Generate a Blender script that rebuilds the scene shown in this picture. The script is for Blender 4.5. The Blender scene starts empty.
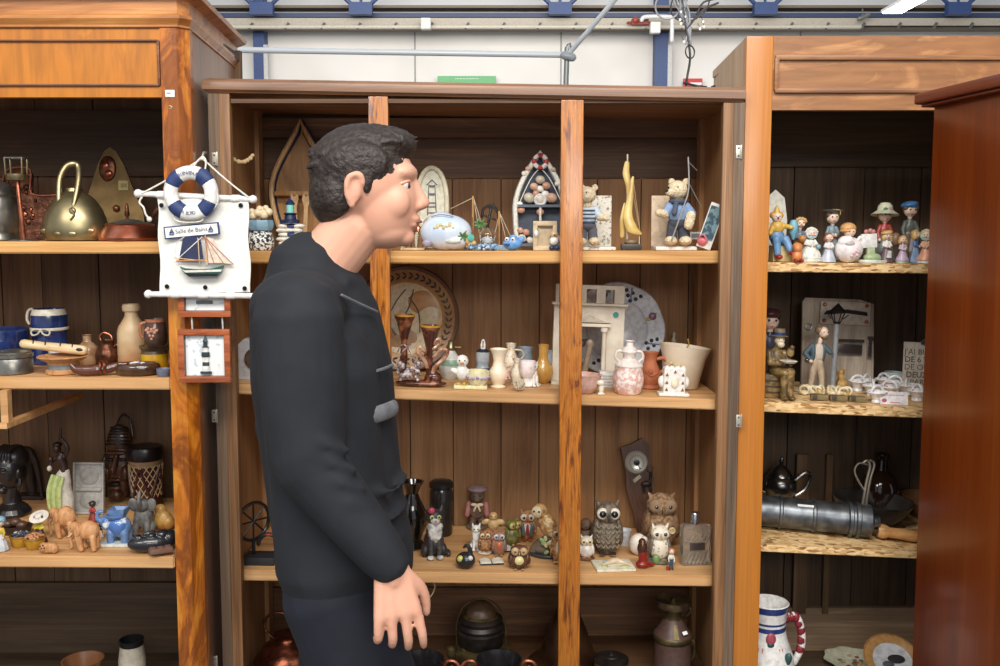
import bpy, bmesh, math, random
from mathutils import Vector, Matrix, Euler, noise
random.seed(7)
SC = bpy.context.scene
COL = SC.collection
PI = math.pi
def C(r, g, b):
    f = lambda c: (c/255/12.92) if c/255 <= .04045 else ((c/255+.055)/1.055)**2.4
    return (f(r), f(g), f(b), 1)

# ---------------------------------------------------------------- camera, world, lights, exposure
F = 940.0; EYE = 1.55; PY0 = 312; PITCH = math.atan((PY0-230)/F)   # the photo is cropped a little off centre
cam_d = bpy.data.cameras.new('camera'); cam = bpy.data.objects.new('camera', cam_d); COL.objects.link(cam)
cam_d.sensor_width = 36; cam_d.lens = F*36/1000; cam_d.clip_start = .05; cam_d.clip_end = 100
cam.location = (0, 0, EYE); cam.rotation_euler = (PI/2-PITCH, 0, 0)
cam_d.shift_y = -(333-PY0)/1000
SC.camera = cam
w = bpy.data.worlds.new('world'); SC.world = w; w.use_nodes = True
w.node_tree.nodes['Background'].inputs[0].default_value = C(235, 240, 250)
w.node_tree.nodes['Background'].inputs[1].default_value = .75
SC.view_settings.view_transform = 'Standard'; SC.view_settings.look = 'None'
SC.view_settings.exposure = -.14; SC.view_settings.gamma = 1; SC.view_settings.use_curve_mapping = False
def area(name, loc, target, sx, sy, power, col=(1, .96, .9)):
    l = bpy.data.lights.new(name, 'AREA'); l.shape = 'RECTANGLE'; l.size = sx; l.size_y = sy; l.energy = power; l.color = col
    o = bpy.data.objects.new(name, l); COL.objects.link(o); o.location = loc
    d = Vector(target)-Vector(loc); o.rotation_euler = d.to_track_quat('-Z', 'Y').to_euler(); return o
area('hall_lamp_row', (.3, -.9, 4.2), (0, 2.3, 1.0), 3.2, .9, 200)
area('hall_lamp_aisle', (-2.6, -1.6, 4.0), (0, 2.3, 1.0), 1.6, .8, 75)
area('shelf_fill_light', (.9, -3.2, 3.0), (0, 2.6, 1.1), 2.6, .9, 85)  # no fixture of the hall: unseen fill added to brighten the shelf interiors
area('hall_lamp_far', (0, 8.0, 4.9), (0, 13.5, 3), 9, 2, 520)

# ---------------------------------------------------------------- projection helpers
CP, SP = math.cos(PITCH), math.sin(PITCH)
def ray(px, py):
    a = (px-500)/F; b = (PY0-py)/F
    return Vector((a, CP + b*SP, -SP + b*CP))
def W(px, py, Y):
    v = ray(px, py); t = Y/v.y
    return Vector((v.x*t, Y, EYE+v.z*t))
def unit(p):   # metres per photo pixel at a world point
    return (p[1]*CP - (p[2]-EYE)*SP)/F

# ---------------------------------------------------------------- materials
MATS = {}
def newmat(name):
    m = bpy.data.materials.new(name); m.use_nodes = True; nt = m.node_tree
    return m, nt, nt.nodes['Principled BSDF']
def glos(name, c, rough=.4, metal=0., c2=None, scale=60., thr=.5, soft=.12, bump=0., coat=0., trans=0., det=3., sss=0):
    """plain or two-tone mottled surface"""
    if name in MATS: return MATS[name]
    m, nt, b = newmat(name); N = nt.nodes.new; L = nt.links.new
    b.inputs['Base Color'].default_value = c; b.inputs['Roughness'].default_value = rough; b.inputs['Metallic'].default_value = metal
    if coat: b.inputs['Coat Weight'].default_value = coat; b.inputs['Coat Roughness'].default_value = .08
    if trans: b.inputs['Transmission Weight'].default_value = trans; b.inputs['IOR'].default_value = 1.3
    if sss: b.inputs['Subsurface Weight'].default_value = sss; b.inputs['Subsurface Radius'].default_value = (.01, .004, .002); 
    if c2 is not None or bump:
        tc = N('ShaderNodeTexCoord'); n = N('ShaderNodeTexNoise'); n.inputs['Scale'].default_value = scale; n.inputs['Detail'].default_value = det
        L(tc.outputs['Object'], n.inputs['Vector'])
        if c2 is not None:
            r = N('ShaderNodeValToRGB'); e = r.color_ramp.elements
            e[0].position = max(0, thr-soft); e[0].color = c; e[1].position = min(1, thr+soft); e[1].color = c2
            L(n.outputs['Fac'], r.inputs[0]); L(r.outputs[0], b.inputs['Base Color'])
        if bump:
            bp = N('ShaderNodeBump'); bp.inputs['Strength'].default_value = bump; bp.inputs['Distance'].default_value = .004
            L(n.outputs['Fac'], bp.inputs['Height']); L(bp.outputs[0], b.inputs['Normal'])
    MATS[name] = m; return m
def wood(name, cs, axis='z', across=14., along=1.2, dist=1.2, rough=.45, streak=.35, mirror=False, island=0., bump=.15, coat=0., fig=0.):
    if name in MATS: return MATS[name]
    m, nt, b = newmat(name); N = nt.nodes.new; L = nt.links.new
    tc = N('ShaderNodeTexCoord'); mp = N('ShaderNodeMapping'); src = tc.outputs['Object']
    if island:
        geo = N('ShaderNodeNewGeometry'); ad = N('ShaderNodeVectorMath'); ad.operation = 'MULTIPLY_ADD'
        ad.inputs[1].default_value = (7, 5, 9); L(geo.outputs['Random Per Island'], ad.inputs[0]); L(src, ad.inputs[2]); src = ad.outputs[0]
    if mirror:
        sx = N('ShaderNodeSeparateXYZ'); ab = N('ShaderNodeMath'); ab.operation = 'PINGPONG'; ab.inputs[1].default_value = .6; cx = N('ShaderNodeCombineXYZ')
        L(src, sx.inputs[0]); L(sx.outputs[0], ab.inputs[0]); L(ab.outputs[0], cx.inputs[0]); L(sx.outputs[1], cx.inputs[1]); L(sx.outputs[2], cx.inputs[2]); src = cx.outputs[0]
    L(src, mp.inputs[0])
    sc = [across]*3; sc['xyz'.index(axis)] = along; mp.inputs['Scale'].default_value = sc
    n = N('ShaderNodeTexNoise'); n.inputs['Scale'].default_value = 1.; n.inputs['Detail'].default_value = 7; n.inputs['Roughness'].default_value = .62; n.inputs['Distortion'].default_value = dist
    L(mp.outputs[0], n.inputs['Vector'])
    fac = n.outputs['Fac']
    if fig:   # flowing growth rings
        wv = N('ShaderNodeMath'); wv.operation = 'MULTIPLY'; wv.inputs[1].default_value = fig; L(fac, wv.inputs[0])
        fr = N('ShaderNodeMath'); fr.operation = 'PINGPONG'; fr.inputs[1].default_value = .5; L(wv.outputs[0], fr.inputs[0])
        m2 = N('ShaderNodeMath'); m2.operation = 'MULTIPLY_ADD'; m2.inputs[1].default_value = .5; L(fr.outputs[0], m2.inputs[0]);
        m3 = N('ShaderNodeMath'); m3.operation = 'MULTIPLY'; m3.inputs[1].default_value = .75; L(fac, m3.inputs[0]); L(m3.outputs[0], m2.inputs[2]); fac = m2.outputs[0]
    r = N('ShaderNodeValToRGB'); e = r.color_ramp.elements
    e[0].position = .3; e[0].color = cs[0]; e[1].position = .72; e[1].color = cs[2]; k = e.new(.5); k.color = cs[1]
    L(fac, r.inputs[0])
    mp2 = N('ShaderNodeMapping'); sc2 = [across*14]*3; sc2['xyz'.index(axis)] = along*4; mp2.inputs['Scale'].default_value = sc2; L(src, mp2.inputs[0])
    n2 = N('ShaderNodeTexNoise'); n2.inputs['Scale'].default_value = 1; n2.inputs['Detail'].default_value = 3; L(mp2.outputs[0], n2.inputs['Vector'])
    r2 = N('ShaderNodeValToRGB'); r2.color_ramp.elements[0].position = .35; r2.color_ramp.elements[0].color = (1-streak,)*3+(1,); r2.color_ramp.elements[1].position = .62; L(n2.outputs['Fac'], r2.inputs[0])
    mx = N('ShaderNodeMix'); mx.data_type = 'RGBA'; mx.blend_type = 'MULTIPLY'; mx.inputs[0].default_value = 1
    L(r.outputs[0], mx.inputs[6]); L(r2.outputs[0], mx.inputs[7]); out = mx.outputs[2]
    if island:
        hs = N('ShaderNodeHueSaturation'); mr = N('ShaderNodeMapRange'); mr.inputs[3].default_value = 1-island; mr.inputs[4].default_value = 1+island
        L(geo.outputs['Random Per Island'], mr.inputs[0]); L(mr.outputs[0], hs.inputs['Value']); L(out, hs.inputs['Color']); out = hs.outputs[0]
    L(out, b.inputs['Base Color']); b.inputs['Roughness'].default_value = rough
    if coat: b.inputs['Coat Weight'].default_value = coat; b.inputs['Coat Roughness'].default_value = .15
    if bump:
        bp = N('ShaderNodeBump'); bp.inputs['Strength'].default_value = bump; bp.inputs['Distance'].default_value = .002
        L(n2.outputs['Fac'], bp.inputs['Height']); L(bp.outputs[0], b.inputs['Normal'])
    MATS[name] = m; return m
def chips(name):
    m, nt, b = newmat(name); N = nt.nodes.new; L = nt.links.new
    tc = N('ShaderNodeTexCoord'); mp = N('ShaderNodeMapping'); mp.inputs['Scale'].default_value = (60, 90, 220); mp.inputs['Rotation'].default_value = (0, 0, .5)
    n = N('ShaderNodeTexNoise'); n.inputs['Scale'].default_value = 18; n.inputs['Detail'].default_value = 2
    ad = N('ShaderNodeVectorMath'); ad.operation = 'MULTIPLY_ADD'; ad.inputs[1].default_value = (2.2,)*3
    v = N('ShaderNodeTexVoronoi'); v.inputs['Scale'].default_value = 1
    L(tc.outputs['Object'], mp.inputs[0]); L(tc.outputs['Object'], n.inputs['Vector']); L(n.outputs['Color'], ad.inputs[0]); L(mp.outputs[0], ad.inputs[2]); L(ad.outputs[0], v.inputs['Vector'])
    s = N('ShaderNodeSeparateColor'); L(v.outputs['Color'], s.inputs[0])
    r = N('ShaderNodeValToRGB'); e = r.color_ramp.elements; e[0].color = C(130, 88, 48); e[0].position = 0; e[1].color = C(236, 202, 148); e[1].position = .8
    k = e.new(.25); k.color = C(200, 156, 100)
    L(s.outputs[0], r.inputs[0]); L(r.outputs[0], b.inputs['Base Color']); b.inputs['Roughness'].default_value = .7
    MATS[name] = m; return m
def glass(name, c=(1, 1, 1, 1), rough=.02):
    if name in MATS: return MATS[name]
    m, nt, b = newmat(name); b.inputs['Base Color'].default_value = c; b.inputs['Transmission Weight'].default_value = 1; b.inputs['Roughness'].default_value = rough; b.inputs['IOR'].default_value = 1.45
    MATS[name] = m; return m
def emit(name, c, s):
    if name in MATS: return MATS[name]
    m, nt, b = newmat(name); b.inputs['Emission Color'].default_value = c; b.inputs['Emission Strength'].default_value = s; MATS[name] = m; return m
def P(r, g, b, rough=.35, **k):
    if not k: k = dict(c2=tuple(c*.62 for c in C(r, g, b)[:3])+(1,), scale=75, thr=.62, soft=.2)   # painted colour, shared by value
    m_ = (r+g+b)/3; r, g, b = [c+(m_-c)*.16 for c in (r, g, b)]
    return glos('paint_%d_%d_%d_%d' % (r, g, b, rough*100) + ('_v' if 'metal' in k else ''), C(r, g, b), rough, **k)

# ---------------------------------------------------------------- geometry
def rotm(r):
    return Euler(r, 'XYZ').to_matrix().to_4x4() if r else Matrix.Identity(4)
class MB:
    def __init__(s, u=1.): s.bm = bmesh.new(); s.m = []; s.u = u
    def mi(s, m):
        if m not in s.m: s.m.append(m)
        return s.m.index(m)
    def _v(s, pts): return [s.bm.verts.new(Vector(p)*s.u) for p in pts]
    def _f(s, vs, i):
        try: f = s.bm.faces.new(vs); f.material_index = i
        except ValueError: pass
    def box(s, c, d, m, rot=None, bev=0, taper=1):
        R = rotm(rot); c = Vector(c); i = s.mi(m); x, y, z = d[0]/2, d[1]/2, d[2]/2
        if bev <= 0:
            vs = s._v([c + R @ Vector((a*x*(taper if e > 0 else 1), b*y*(taper if e > 0 else 1), e*z)) for e in (-1, 1) for b in (-1, 1) for a in (-1, 1)])
            for q in ((0, 2, 3, 1), (4, 5, 7, 6), (0, 1, 5, 4), (2, 6, 7, 3), (0, 4, 6, 2), (1, 3, 7, 5)): s._f([vs[k] for k in q], i)
        else:
            t = bmesh.new(); g = bmesh.ops.create_cube(t, size=1)
            for v in t.verts: v.co = Vector((v.co.x*2*x, v.co.y*2*y, v.co.z*2*z))
            bmesh.ops.bevel(t, geom=t.edges[:], offset=min(bev, x*.9, y*.9, z*.9), segments=2, affect='EDGES', profile=.6)
            s.merge(t, c, R, i)
        return s
    def merge(s, t, c, R, i):
        mp = {}
        for v in t.verts: mp[v] = s.bm.verts.new((Vector(c) + R @ v.co)*s.u)
        for f in t.faces: s._f([mp[v] for v in f.verts], i if i is not None else f.material_index)
        t.free()
    def ball(s, c, r, m, rot=None, n=0):
        if isinstance(r, (int, float)): r = (r, r, r)
        n = n or (12 if max(r) < 5 else 18 if max(r) < 12 else 30)
        t = bmesh.new(); bmesh.ops.create_uvsphere(t, u_segments=n, v_segments=max(6, n*2//3), radius=1)
        for v in t.verts: v.co = Vector((v.co.x*r[0], v.co.y*r[1], v.co.z*r[2]))
        s.merge(t, c, rotm(rot), s.mi(m)); return s
    def cap(s, a, b, r1, r2, m, n=10):
        s.tube([a, b], [r1, r2], m, n, ends=True); return s
    def tube(s, pts, r, m, n=8, ends=True, closed=False, flat=1.):
        P_ = [Vector(p) for p in pts]; N_ = len(P_); i = s.mi(m)
        if isinstance(r, (int, float)): r = [r]*N_
        r = list(r)
        if 3 <= N_ <= 9 and not closed:      # round the bends
            Q, q = [], []
            for k in range(N_-1):
                a, b_, c_, d_ = P_[max(k-1, 0)], P_[k], P_[k+1], P_[min(k+2, N_-1)]
                for j in range(4):
                    t = j/4; Q.append(.5*(2*b_+(c_-a)*t+(2*a-5*b_+4*c_-d_)*t*t+(3*b_-a-3*c_+d_)*t**3)); q.append(r[k]+(r[k+1]-r[k])*t)
            P_ = Q+[P_[-1]]; r = q+[r[-1]]; N_ = len(P_)
        if ends and not closed:      # rounded ends
            d0 = (P_[0]-P_[1]).normalized(); d1 = (P_[-1]-P_[-2]).normalized()
            P_ = [P_[0]+d0*r[0]*.95, P_[0]+d0*r[0]*.6] + P_ + [P_[-1]+d1*r[-1]*.6, P_[-1]+d1*r[-1]*.95]
            r = [r[0]*.25, r[0]*.8] + r + [r[-1]*.8, r[-1]*.25]; N_ += 4
        rings = []; up = None
        for k in range(N_):
            if closed: d = P_[(k+1) % N_]-P_[k-1]
            else: d = P_[min(k+1, N_-1)]-P_[max(k-1, 0)]
            d = d.normalized() if d.length > 1e-9 else Vector((0, 0, 1))
            if up is None: up = Vector((0, 1, 0)) if abs(d.y) < .9 else Vector((0, 0, 1))
            a = d.cross(up)
            if a.length < 1e-4: a = d.orthogonal()
            a.normalize(); b = a.cross(d).normalized(); up = b
            rings.append(s._v([P_[k] + (a*math.cos(2*PI*j/n) + b*math.sin(2*PI*j/n)*flat)*r[k] for j in range(n)]))
        for k in range(N_ if closed else N_-1):
            A, B = rings[k], rings[(k+1) % N_]
            for j in range(n): s._f([A[j], A[(j+1) % n], B[(j+1) % n], B[j]], i)
        if not closed: s._f(rings[0][::-1], i); s._f(rings[-1], i)
        return s
    def lathe(s, prof, m, c=(0, 0, 0), n=24, rot=None, sx=1., sy=1., wob=None):
        """prof: (r, z) or (r, z, material) from bottom up; the profile may turn back inwards for hollow vessels"""
        R = rotm(rot); c = Vector(c); rings = []
        for p in prof:
            rr = max(p[0], 1e-3)
            rings.append(s._v([c + R @ Vector((rr*sx*math.cos(2*PI*j/n)*(wob(j/n) if wob else 1), rr*sy*math.sin(2*PI*j/n)*(wob(j/n) if wob else 1), p[1])) for j in range(n)]))
        for k in range(len(prof)-1):
            mm = prof[k+1][2] if len(prof[k+1]) > 2 else m
            for j in range(n): s._f([rings[k][j], rings[k][(j+1) % n], rings[k+1][(j+1) % n], rings[k+1][j]], s.mi(mm))
        s._f(rings[0][::-1], s.mi(m)); s._f(rings[-1], s.mi(prof[-1][2] if len(prof[-1]) > 2 else m)); return s
    def prism(s, pts, y0, y1, m, c=(0, 0, 0), rot=None, m2=None):
        """outline in x,z pushed from y0 (front) to y1"""
        R = rotm(rot); c = Vector(c); i = s.mi(m)
        A = s._v([c + R @ Vector((p[0], y0, p[1])) for p in pts]); B = s._v([c + R @ Vector((p[0], y1, p[1])) for p in pts]); n = len(pts)
        s._f(A, i if m2 is None else s.mi(m2)); s._f(B[::-1], i)
        for j in range(n): s._f([A[j], B[j], B[(j+1) % n], A[(j+1) % n]], i)
        return s
    def ring(s, c, R_, r, m, n=28, k=8, rot=None, arc=(0, 1), flat=1.):
        Rm = rotm(rot); c = Vector(c); full = arc == (0, 1)
        pts = [c + Rm @ Vector((R_*math.cos(2*PI*(arc[0]+(arc[1]-arc[0])*j/n)), 0, R_*math.sin(2*PI*(arc[0]+(arc[1]-arc[0])*j/n)))) for j in range(n + (0 if full else 1))]
        return s.tube(pts, r, m, k, ends=not full, closed=full, flat=flat)
    def text(s, txt, size, c, m, rot=None, depth=.02, align='CENTER', bold=0.):
        cu = bpy.data.curves.new('t', 'FONT'); cu.body = txt; cu.size = size; cu.align_x = align; cu.align_y = 'CENTER'; cu.extrude = depth; cu.offset = bold; cu.resolution_u = 2
        o = bpy.data.objects.new('t', cu); me = bpy.data.meshes.new_from_object(o); t = bmesh.new(); t.from_mesh(me)
        s.merge(t, c, rotm(rot) @ rotm((PI/2, 0, 0)), s.mi(m)); bpy.data.objects.remove(o); bpy.data.curves.remove(cu); bpy.data.meshes.remove(me); return s
    def build(s, name, parent=None, vox=0, smooth=3, disp=0, dsc=1., ang=40):
        bm = s.bm; bmesh.ops.recalc_face_normals(bm, faces=bm.faces[:])
        me = bpy.data.meshes.new(name); bm.to_mesh(me); bm.free()
        for m in s.m: me.materials.append(m)
        for p in me.polygons: p.use_smooth = True
        if not vox: me.set_sharp_from_angle(angle=math.radians(ang))
        o = bpy.data.objects.new(name, me); COL.objects.link(o)
        if parent is not None: o.parent = parent
        if vox:
            r = o.modifiers.new('remesh', 'REMESH'); r.mode = 'VOXEL'; r.voxel_size = vox*s.u; r.use_smooth_shade = True
            if smooth: q = o.modifiers.new('smooth', 'SMOOTH'); q.iterations = smooth; q.factor = .6
            if disp:
                t = bpy.data.textures.new(name+'_tex', 'CLOUDS'); t.noise_scale = dsc*s.u; t.noise_depth = 2
                d = o.modifiers.new('fur', 'DISPLACE'); d.texture = t; d.strength = disp*s.u; d.mid_level = .5; d.texture_coords = 'LOCAL'
        return o
def tag(o, label=None, cat=None, group=None, kind=None):
    if label: o['label'] = label
    if cat: o['category'] = cat
    if group: o['group'] = group
    if kind: o['kind'] = kind
    return o
ROOTS = []
def empty(name, loc=(0, 0, 0), rot=(0, 0, 0), label=None, cat=None, group=None):
    o = bpy.data.objects.new(name, None); o.empty_display_size = .05; COL.objects.link(o); o.location = loc; o.rotation_euler = rot
    tag(o, label, cat, group); ROOTS.append(o); return o

# ---------------------------------------------------------------- shelves as places to stand things on
class Shelf:
    def __init__(s, pl, pr, yf, yb):      # photo points of the front top edge (left, right), front and back distance
        A, B = W(pl[0], pl[1], yf), W(pr[0], pr[1], yf)
        s.b = (B.z-A.z)/(B.x-A.x); s.a = A.z-s.b*A.x; s.yf = yf; s.yb = yb
    def z(s, x): return s.a+s.b*x
    def at(s, px, by=None, d=None):
        if d is None:
            v = ray(px, by); t = (s.a-EYE)/(v.z-s.b*v.x); Y = min(max(v.y*t, s.yf+.012), s.yb-.02)
        else: Y = s.yf+d
        x = 0
        for _ in range(3):
            z = s.z(x); x = (px-500)*unit((0, Y, z))
        return Vector((x, Y, s.z(x)))
ITEMS = []
class Item:
    """a thing standing on a shelf; its shapes are given in photo pixels from the middle of its base"""
    def __init__(s, name, label, cat, sh, px, by=None, d=None, rz=0., rx=0., ry=0., dz=0., group=None, loc=None):
        p = loc if loc is not None else sh.at(px, by, d); s.u = unit(p); s.loc = Vector(p) + Vector((0, 0, dz*s.u + .0006))
        s.root = empty(name, s.loc, (rx, ry-(sh.b if sh else 0), rz), label, cat, group); s.sh = sh if loc is None else None; s.front = by is not None; s.dz = dz; ITEMS.append(s)
    def b(s): return MB(s.u)
    def put(s, b, name, parent=None, **k): return b.build(name, parent or s.root, **k)
# ================================================================ the hall
white_wall = glos('hall_wall_paint', C(224, 221, 216), .8, c2=C(214, 210, 204), scale=.8)
clad = glos('upper_cladding', C(186, 188, 190), .6)
conc = glos('hall_floor_concrete', C(120, 117, 112), .55, c2=C(104, 101, 97), scale=3)
steel_blue = P(38, 66, 122, .5)
WD = 14.0
b = MB(); b.box((0, 6, -.05), (44, 24, .1), conc); tag(b.build('floor'), kind='structure')
b = MB(); zc = W(500, 32, WD).z
b.box((0, WD+.15, zc/2), (44, .3, zc), white_wall)
for px in (415, 561, 800): b.box((W(px, 50, WD).x, WD-.005, zc/2), (.02, .012, zc), P(150, 150, 150, .7))
tag(b.build('wall_back'), kind='structure')
b = MB(); b.box((0, WD+.15, (zc+6.2)/2+.001), (44, .3, 6.2-zc), clad)
for k in range(7): b.box((0, WD-.01, zc+.25+k*.35), (44, .03, .025), P(140, 143, 146, .6))
tag(b.build('wall_back_upper'), kind='structure')
b = MB()
for y, h, d, m in ((8.5, 2.5, .25, P(120, 100, 76, .6)), (17, 4, .25, P(44, 60, 96, .5)), (24, 7, .3, P(178, 168, 150, .6)), (29.5, 1.5, .2, P(96, 84, 70, .6))):
    p = W(500, y, WD-.3); b.box((0, WD-.3, p.z), (40, d, h*.0147), m)
tag(b.build('trim_1'), kind='structure')
for px, wd in ((260, 11), (661, 13)):
    p = W(px, 50, WD-.15); b = MB(); u = unit(p)
    b.box((p.x, WD-.11, 2.6), (wd*u, .22, 5.2), steel_blue)
    b.box((p.x+wd*u*.62, WD-.2, 2.1), (.06, .06, 4.2), P(190, 188, 184, .5))
    tag(b.build('wall_column'), 'blue steel column of the hall wall', None, kind='structure')
for px in (262, 361, 560, 765, 958):          # roof truss nodes
    p = W(px, 9, WD-.6); u = unit(p); b = MB()
    b.box((p.x, p.y, p.z), (23*u, .12, 12*u), steel_blue)
    b.tube([(p.x, p.y, p.z), (p.x, p.y, p.z+60*u)], 1.5*u, steel_blue, 6)
    for sg in (-1, 1): b.tube([(p.x+sg*9*u, p.y, p.z+4*u), (p.x+sg*45*u, p.y, p.z+38*u)], 2.2*u, steel_blue, 6)
    b.tube([(p.x-60*u, p.y, p.z+60*u), (p.x+60*u, p.y, p.z+60*u)], 3*u, steel_blue, 6)
    tag(b.build('beam'), 'blue steel roof truss node with diagonal struts', None, kind='structure')
# cable brackets along the beam: a part of the trim's cable run
b = MB()
for k in range(22):
    px = 215+k*36; p = W(px, 26, WD-.5); b.box((p.x, p.y, p.z), (.03, .04, .1), P(90, 84, 78, .6), rot=(0, .5, 0))
p0 = W(150, 27, WD-.5); p1 = W(860, 27, WD-.5); b.tube([p0, p1], .03, P(198, 190, 172, .6), 6)
tag(b.build('trim_2'), kind='structure')
# white boxes, conduit and red valve on the wall
p = W(426, 24, WD-.6); u = unit(p); b = MB(u); b.box((0, 0, 0), (10, 8, 11), P(214, 212, 206, .5), bev=1)
o = b.build('junction_box'); o.location = p; tag(o, 'small white junction box on the hall cable run, far left of the blue column', 'junction box')
p = W(655, 28, WD-.65); b = MB(u); b.box((0, 0, 0), (10, 8, 11), P(224, 222, 214, .5), bev=1)
o = b.build('junction_box'); o.location = p; tag(o, 'white junction box at the top of the right blue column', 'junction box')
p = W(640, 22, WD-.6); b = MB(u); b.box((0, 0, 0), (17, 6, 6), P(150, 52, 40, .5), bev=1); b.ball((-5, -3, 1), 3.5, P(166, 60, 46)); b.tube([(-12, 0, -1), (12, 0, -1)], 1.5, P(150, 52, 40))
o = b.build('valve'); o.location = p; tag(o, 'red valve fitting on the far hall wall beside the junction box', 'valve')
b = MB(u); b.tube([(-18, 0, 0), (-14, 0, 3), (8, 0, 3), (11, 0, 2), (12, 0, -2), (12, 0, -20)], 2.1, P(214, 214, 214, .4), 10)
o = b.build('pipe'); o.location = W(660, 20, WD-.75); tag(o, 'bent white pipe over the right blue column', 'pipe')
b = MB(u); b.box((0, 0, 1), (5, 5, 2), P(96, 96, 96)); b.cap((-4, 0, -2), (5, -1, 2), 2.2, 2.2, P(110, 108, 104), 10); b.tube([(0, 0, 2), (0, 2, 8)], .8, P(96, 96, 96))
o = b.build('security_camera'); o.location = W(863, 17, WD-.6); tag(o, 'small grey surveillance camera fixed to the far beam', 'camera')
# green and red signs, far away
p = W(467, 81, WD-.05); b = MB(u); b.box((0, 0, 0), (61, 1.5, 9), P(94, 178, 112, .5)); b.text('................', 7, (0, -1, 3.4), P(228, 240, 228), depth=.05)
o = b.build('wall_sign'); o.location = p+Vector((0, -.05, 0)); tag(o, 'green wall sign just showing above the middle cabinet', 'sign')
p = W(692, 83, WD-.05); b = MB(u); b.box((0, 0, 0), (20, 1.5, 8), P(206, 36, 36, .5)); b.box((3, -1, -1.5), (12, .6, 2.5), P(236, 230, 230))
o = b.build('wall_sign'); o.location = p+Vector((0, -.05, 0)); tag(o, 'small red wall sign low beside the hanging wires', 'sign')
# bright ceiling light
p = W(910, 1, 11.5); b = MB(unit(p)); b.box((0, 0, 0), (22, 90, 3), P(220, 220, 220)); b.box((0, 0, -2), (19, 86, 1.2), emit('lamp_glow', (1, 1, 1, 1), 14)); b.tube([(0, 0, 0), (0, 0, 80)], .6, P(120, 120, 120))
o = b.build('ceiling_light'); o.location = p; tag(o, 'bright white strip lamp hanging under the hall roof', 'ceiling light')
# stall frame
alu = glos('aluminium_pole', C(226, 230, 232), .35, .1)
YS = 5.5; r = empty('stall_frame', (W(568, 57, YS).x, YS, 0), label='white metal market stall frame behind the middle cabinet', cat='frame')
def rel(px, py, Y=YS): return W(px, py, Y)-r.location
b = MB(); b.tube([rel(180, 49), rel(566, 55)], .017, alu, 10); b.build('crossbar', r)
b = MB(); b.tube([rel(567, 56), rel(628, -16, 5.2)], .014, alu, 10); b.build('diagonal_bar', r)
b = MB(); q = rel(571, 59); b.tube([q, rel(566, 82), Vector((q.x-.03, 0, 0))], .015, P(140, 144, 140, .4, metal=.5), 10); b.build('upright', r)
b = MB(); b.tube([rel(180, 49), Vector((rel(180, 49).x, 0, 0))], .015, alu, 8); b.build('upright', r)
b = MB(); b.cap(rel(564, 56)+Vector((0, -.02, 0)), rel(572, 58)+Vector((0, -.02, 0)), .024, .024, P(170, 176, 180), 10); b.build('joint', r)

# ================================================================ cabinet woods
walnut_or = wood('figured_orange_veneer', (C(134, 70, 16), C(206, 128, 32), C(232, 168, 60)), 'z', 4.5, 2., 2.2, .3, .25, mirror=True, coat=.35, fig=1.7)
post_or = wood('orange_walnut_post', (C(112, 54, 10), C(188, 106, 22), C(214, 142, 48)), 'z', 10, 3.4, 2.2, .3, .2, coat=.35, fig=2.2)
beech = wood('pale_walnut_frame', (C(138, 86, 46), C(192, 136, 84), C(218, 172, 118)), 'z', 15, 1.1, 1.4, .42, .2, fig=2.)
beech_h = wood('pale_walnut_rail', (C(124, 78, 44), C(178, 124, 76), C(204, 154, 102)), 'x', 7, 2.2, 2.4, .42, .2, fig=1.9)
raw_side = wood('raw_light_board', (C(176, 142, 106), C(204, 174, 138), C(220, 194, 160)), 'z', 12, 1, 1, .6, .15)
brown_side = wood('brown_side_board', (C(104, 72, 52), C(136, 98, 74), C(156, 118, 90)), 'z', 8, .8, 1, .4, .2, coat=.2)
brown_h = wood('brown_top_board', (C(110, 74, 48), C(150, 108, 76), C(180, 140, 104)), 'x', 14, .9, 1, .42, .25, coat=.15)
grey_old = wood('weathered_stile', (C(88, 70, 54), C(118, 96, 76), C(144, 120, 98)), 'z', 30, 1.2, 1, .6, .35)
stile_br = wood('brown_stile', (C(106, 72, 42), C(146, 104, 66), C(174, 132, 90)), 'z', 30, 1.2, 1.2, .55, .35)
inner = wood('inner_planks', (C(104, 70, 42), C(148, 105, 65), C(172, 130, 86)), 'z', 11, 1.1, 1.8, .6, .2, island=.14, fig=1.)
inner_h = wood('inner_planks_across', (C(84, 56, 34), C(120, 84, 54), C(144, 106, 70)), 'x', 11, 1.1, 1.8, .6, .3, island=.16, fig=2.)
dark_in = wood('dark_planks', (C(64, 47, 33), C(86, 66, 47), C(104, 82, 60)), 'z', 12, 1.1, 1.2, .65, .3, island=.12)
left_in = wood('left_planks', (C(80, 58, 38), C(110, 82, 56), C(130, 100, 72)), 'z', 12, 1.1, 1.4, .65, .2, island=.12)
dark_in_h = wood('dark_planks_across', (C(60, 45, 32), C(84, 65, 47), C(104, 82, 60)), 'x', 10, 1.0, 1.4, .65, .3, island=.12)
shelf_w = wood('shelf_board', (C(176, 128, 80), C(210, 162, 108), C(228, 184, 132)), 'x', 22, 1.1, 1.4, .55, .12)
shelf_y = wood('shelf_board_yellow', (C(176, 122, 62), C(212, 158, 92), C(232, 186, 120)), 'x', 22, 1.1, 1.4, .5, .2)
oak_post = wood('varnished_oak_post', (C(104, 52, 10), C(176, 98, 20), C(206, 134, 44)), 'z', 34, 4., 2.2, .3, .35, coat=.4, fig=3.)
mahog = wood('mahogany_panel', (C(92, 36, 6), C(116, 48, 8), C(134, 62, 16)), 'z', 10, .5, .8, .32, .16, coat=.3)
mahog_h = wood('mahogany_top', (C(84, 34, 22), C(116, 52, 34), C(138, 68, 46)), 'y', 10, .5, .8, .3, .16, coat=.4)
osb = chips('chipboard')
hinge_m = glos('old_hinge_metal', C(206, 200, 186), .35, .7)

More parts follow.
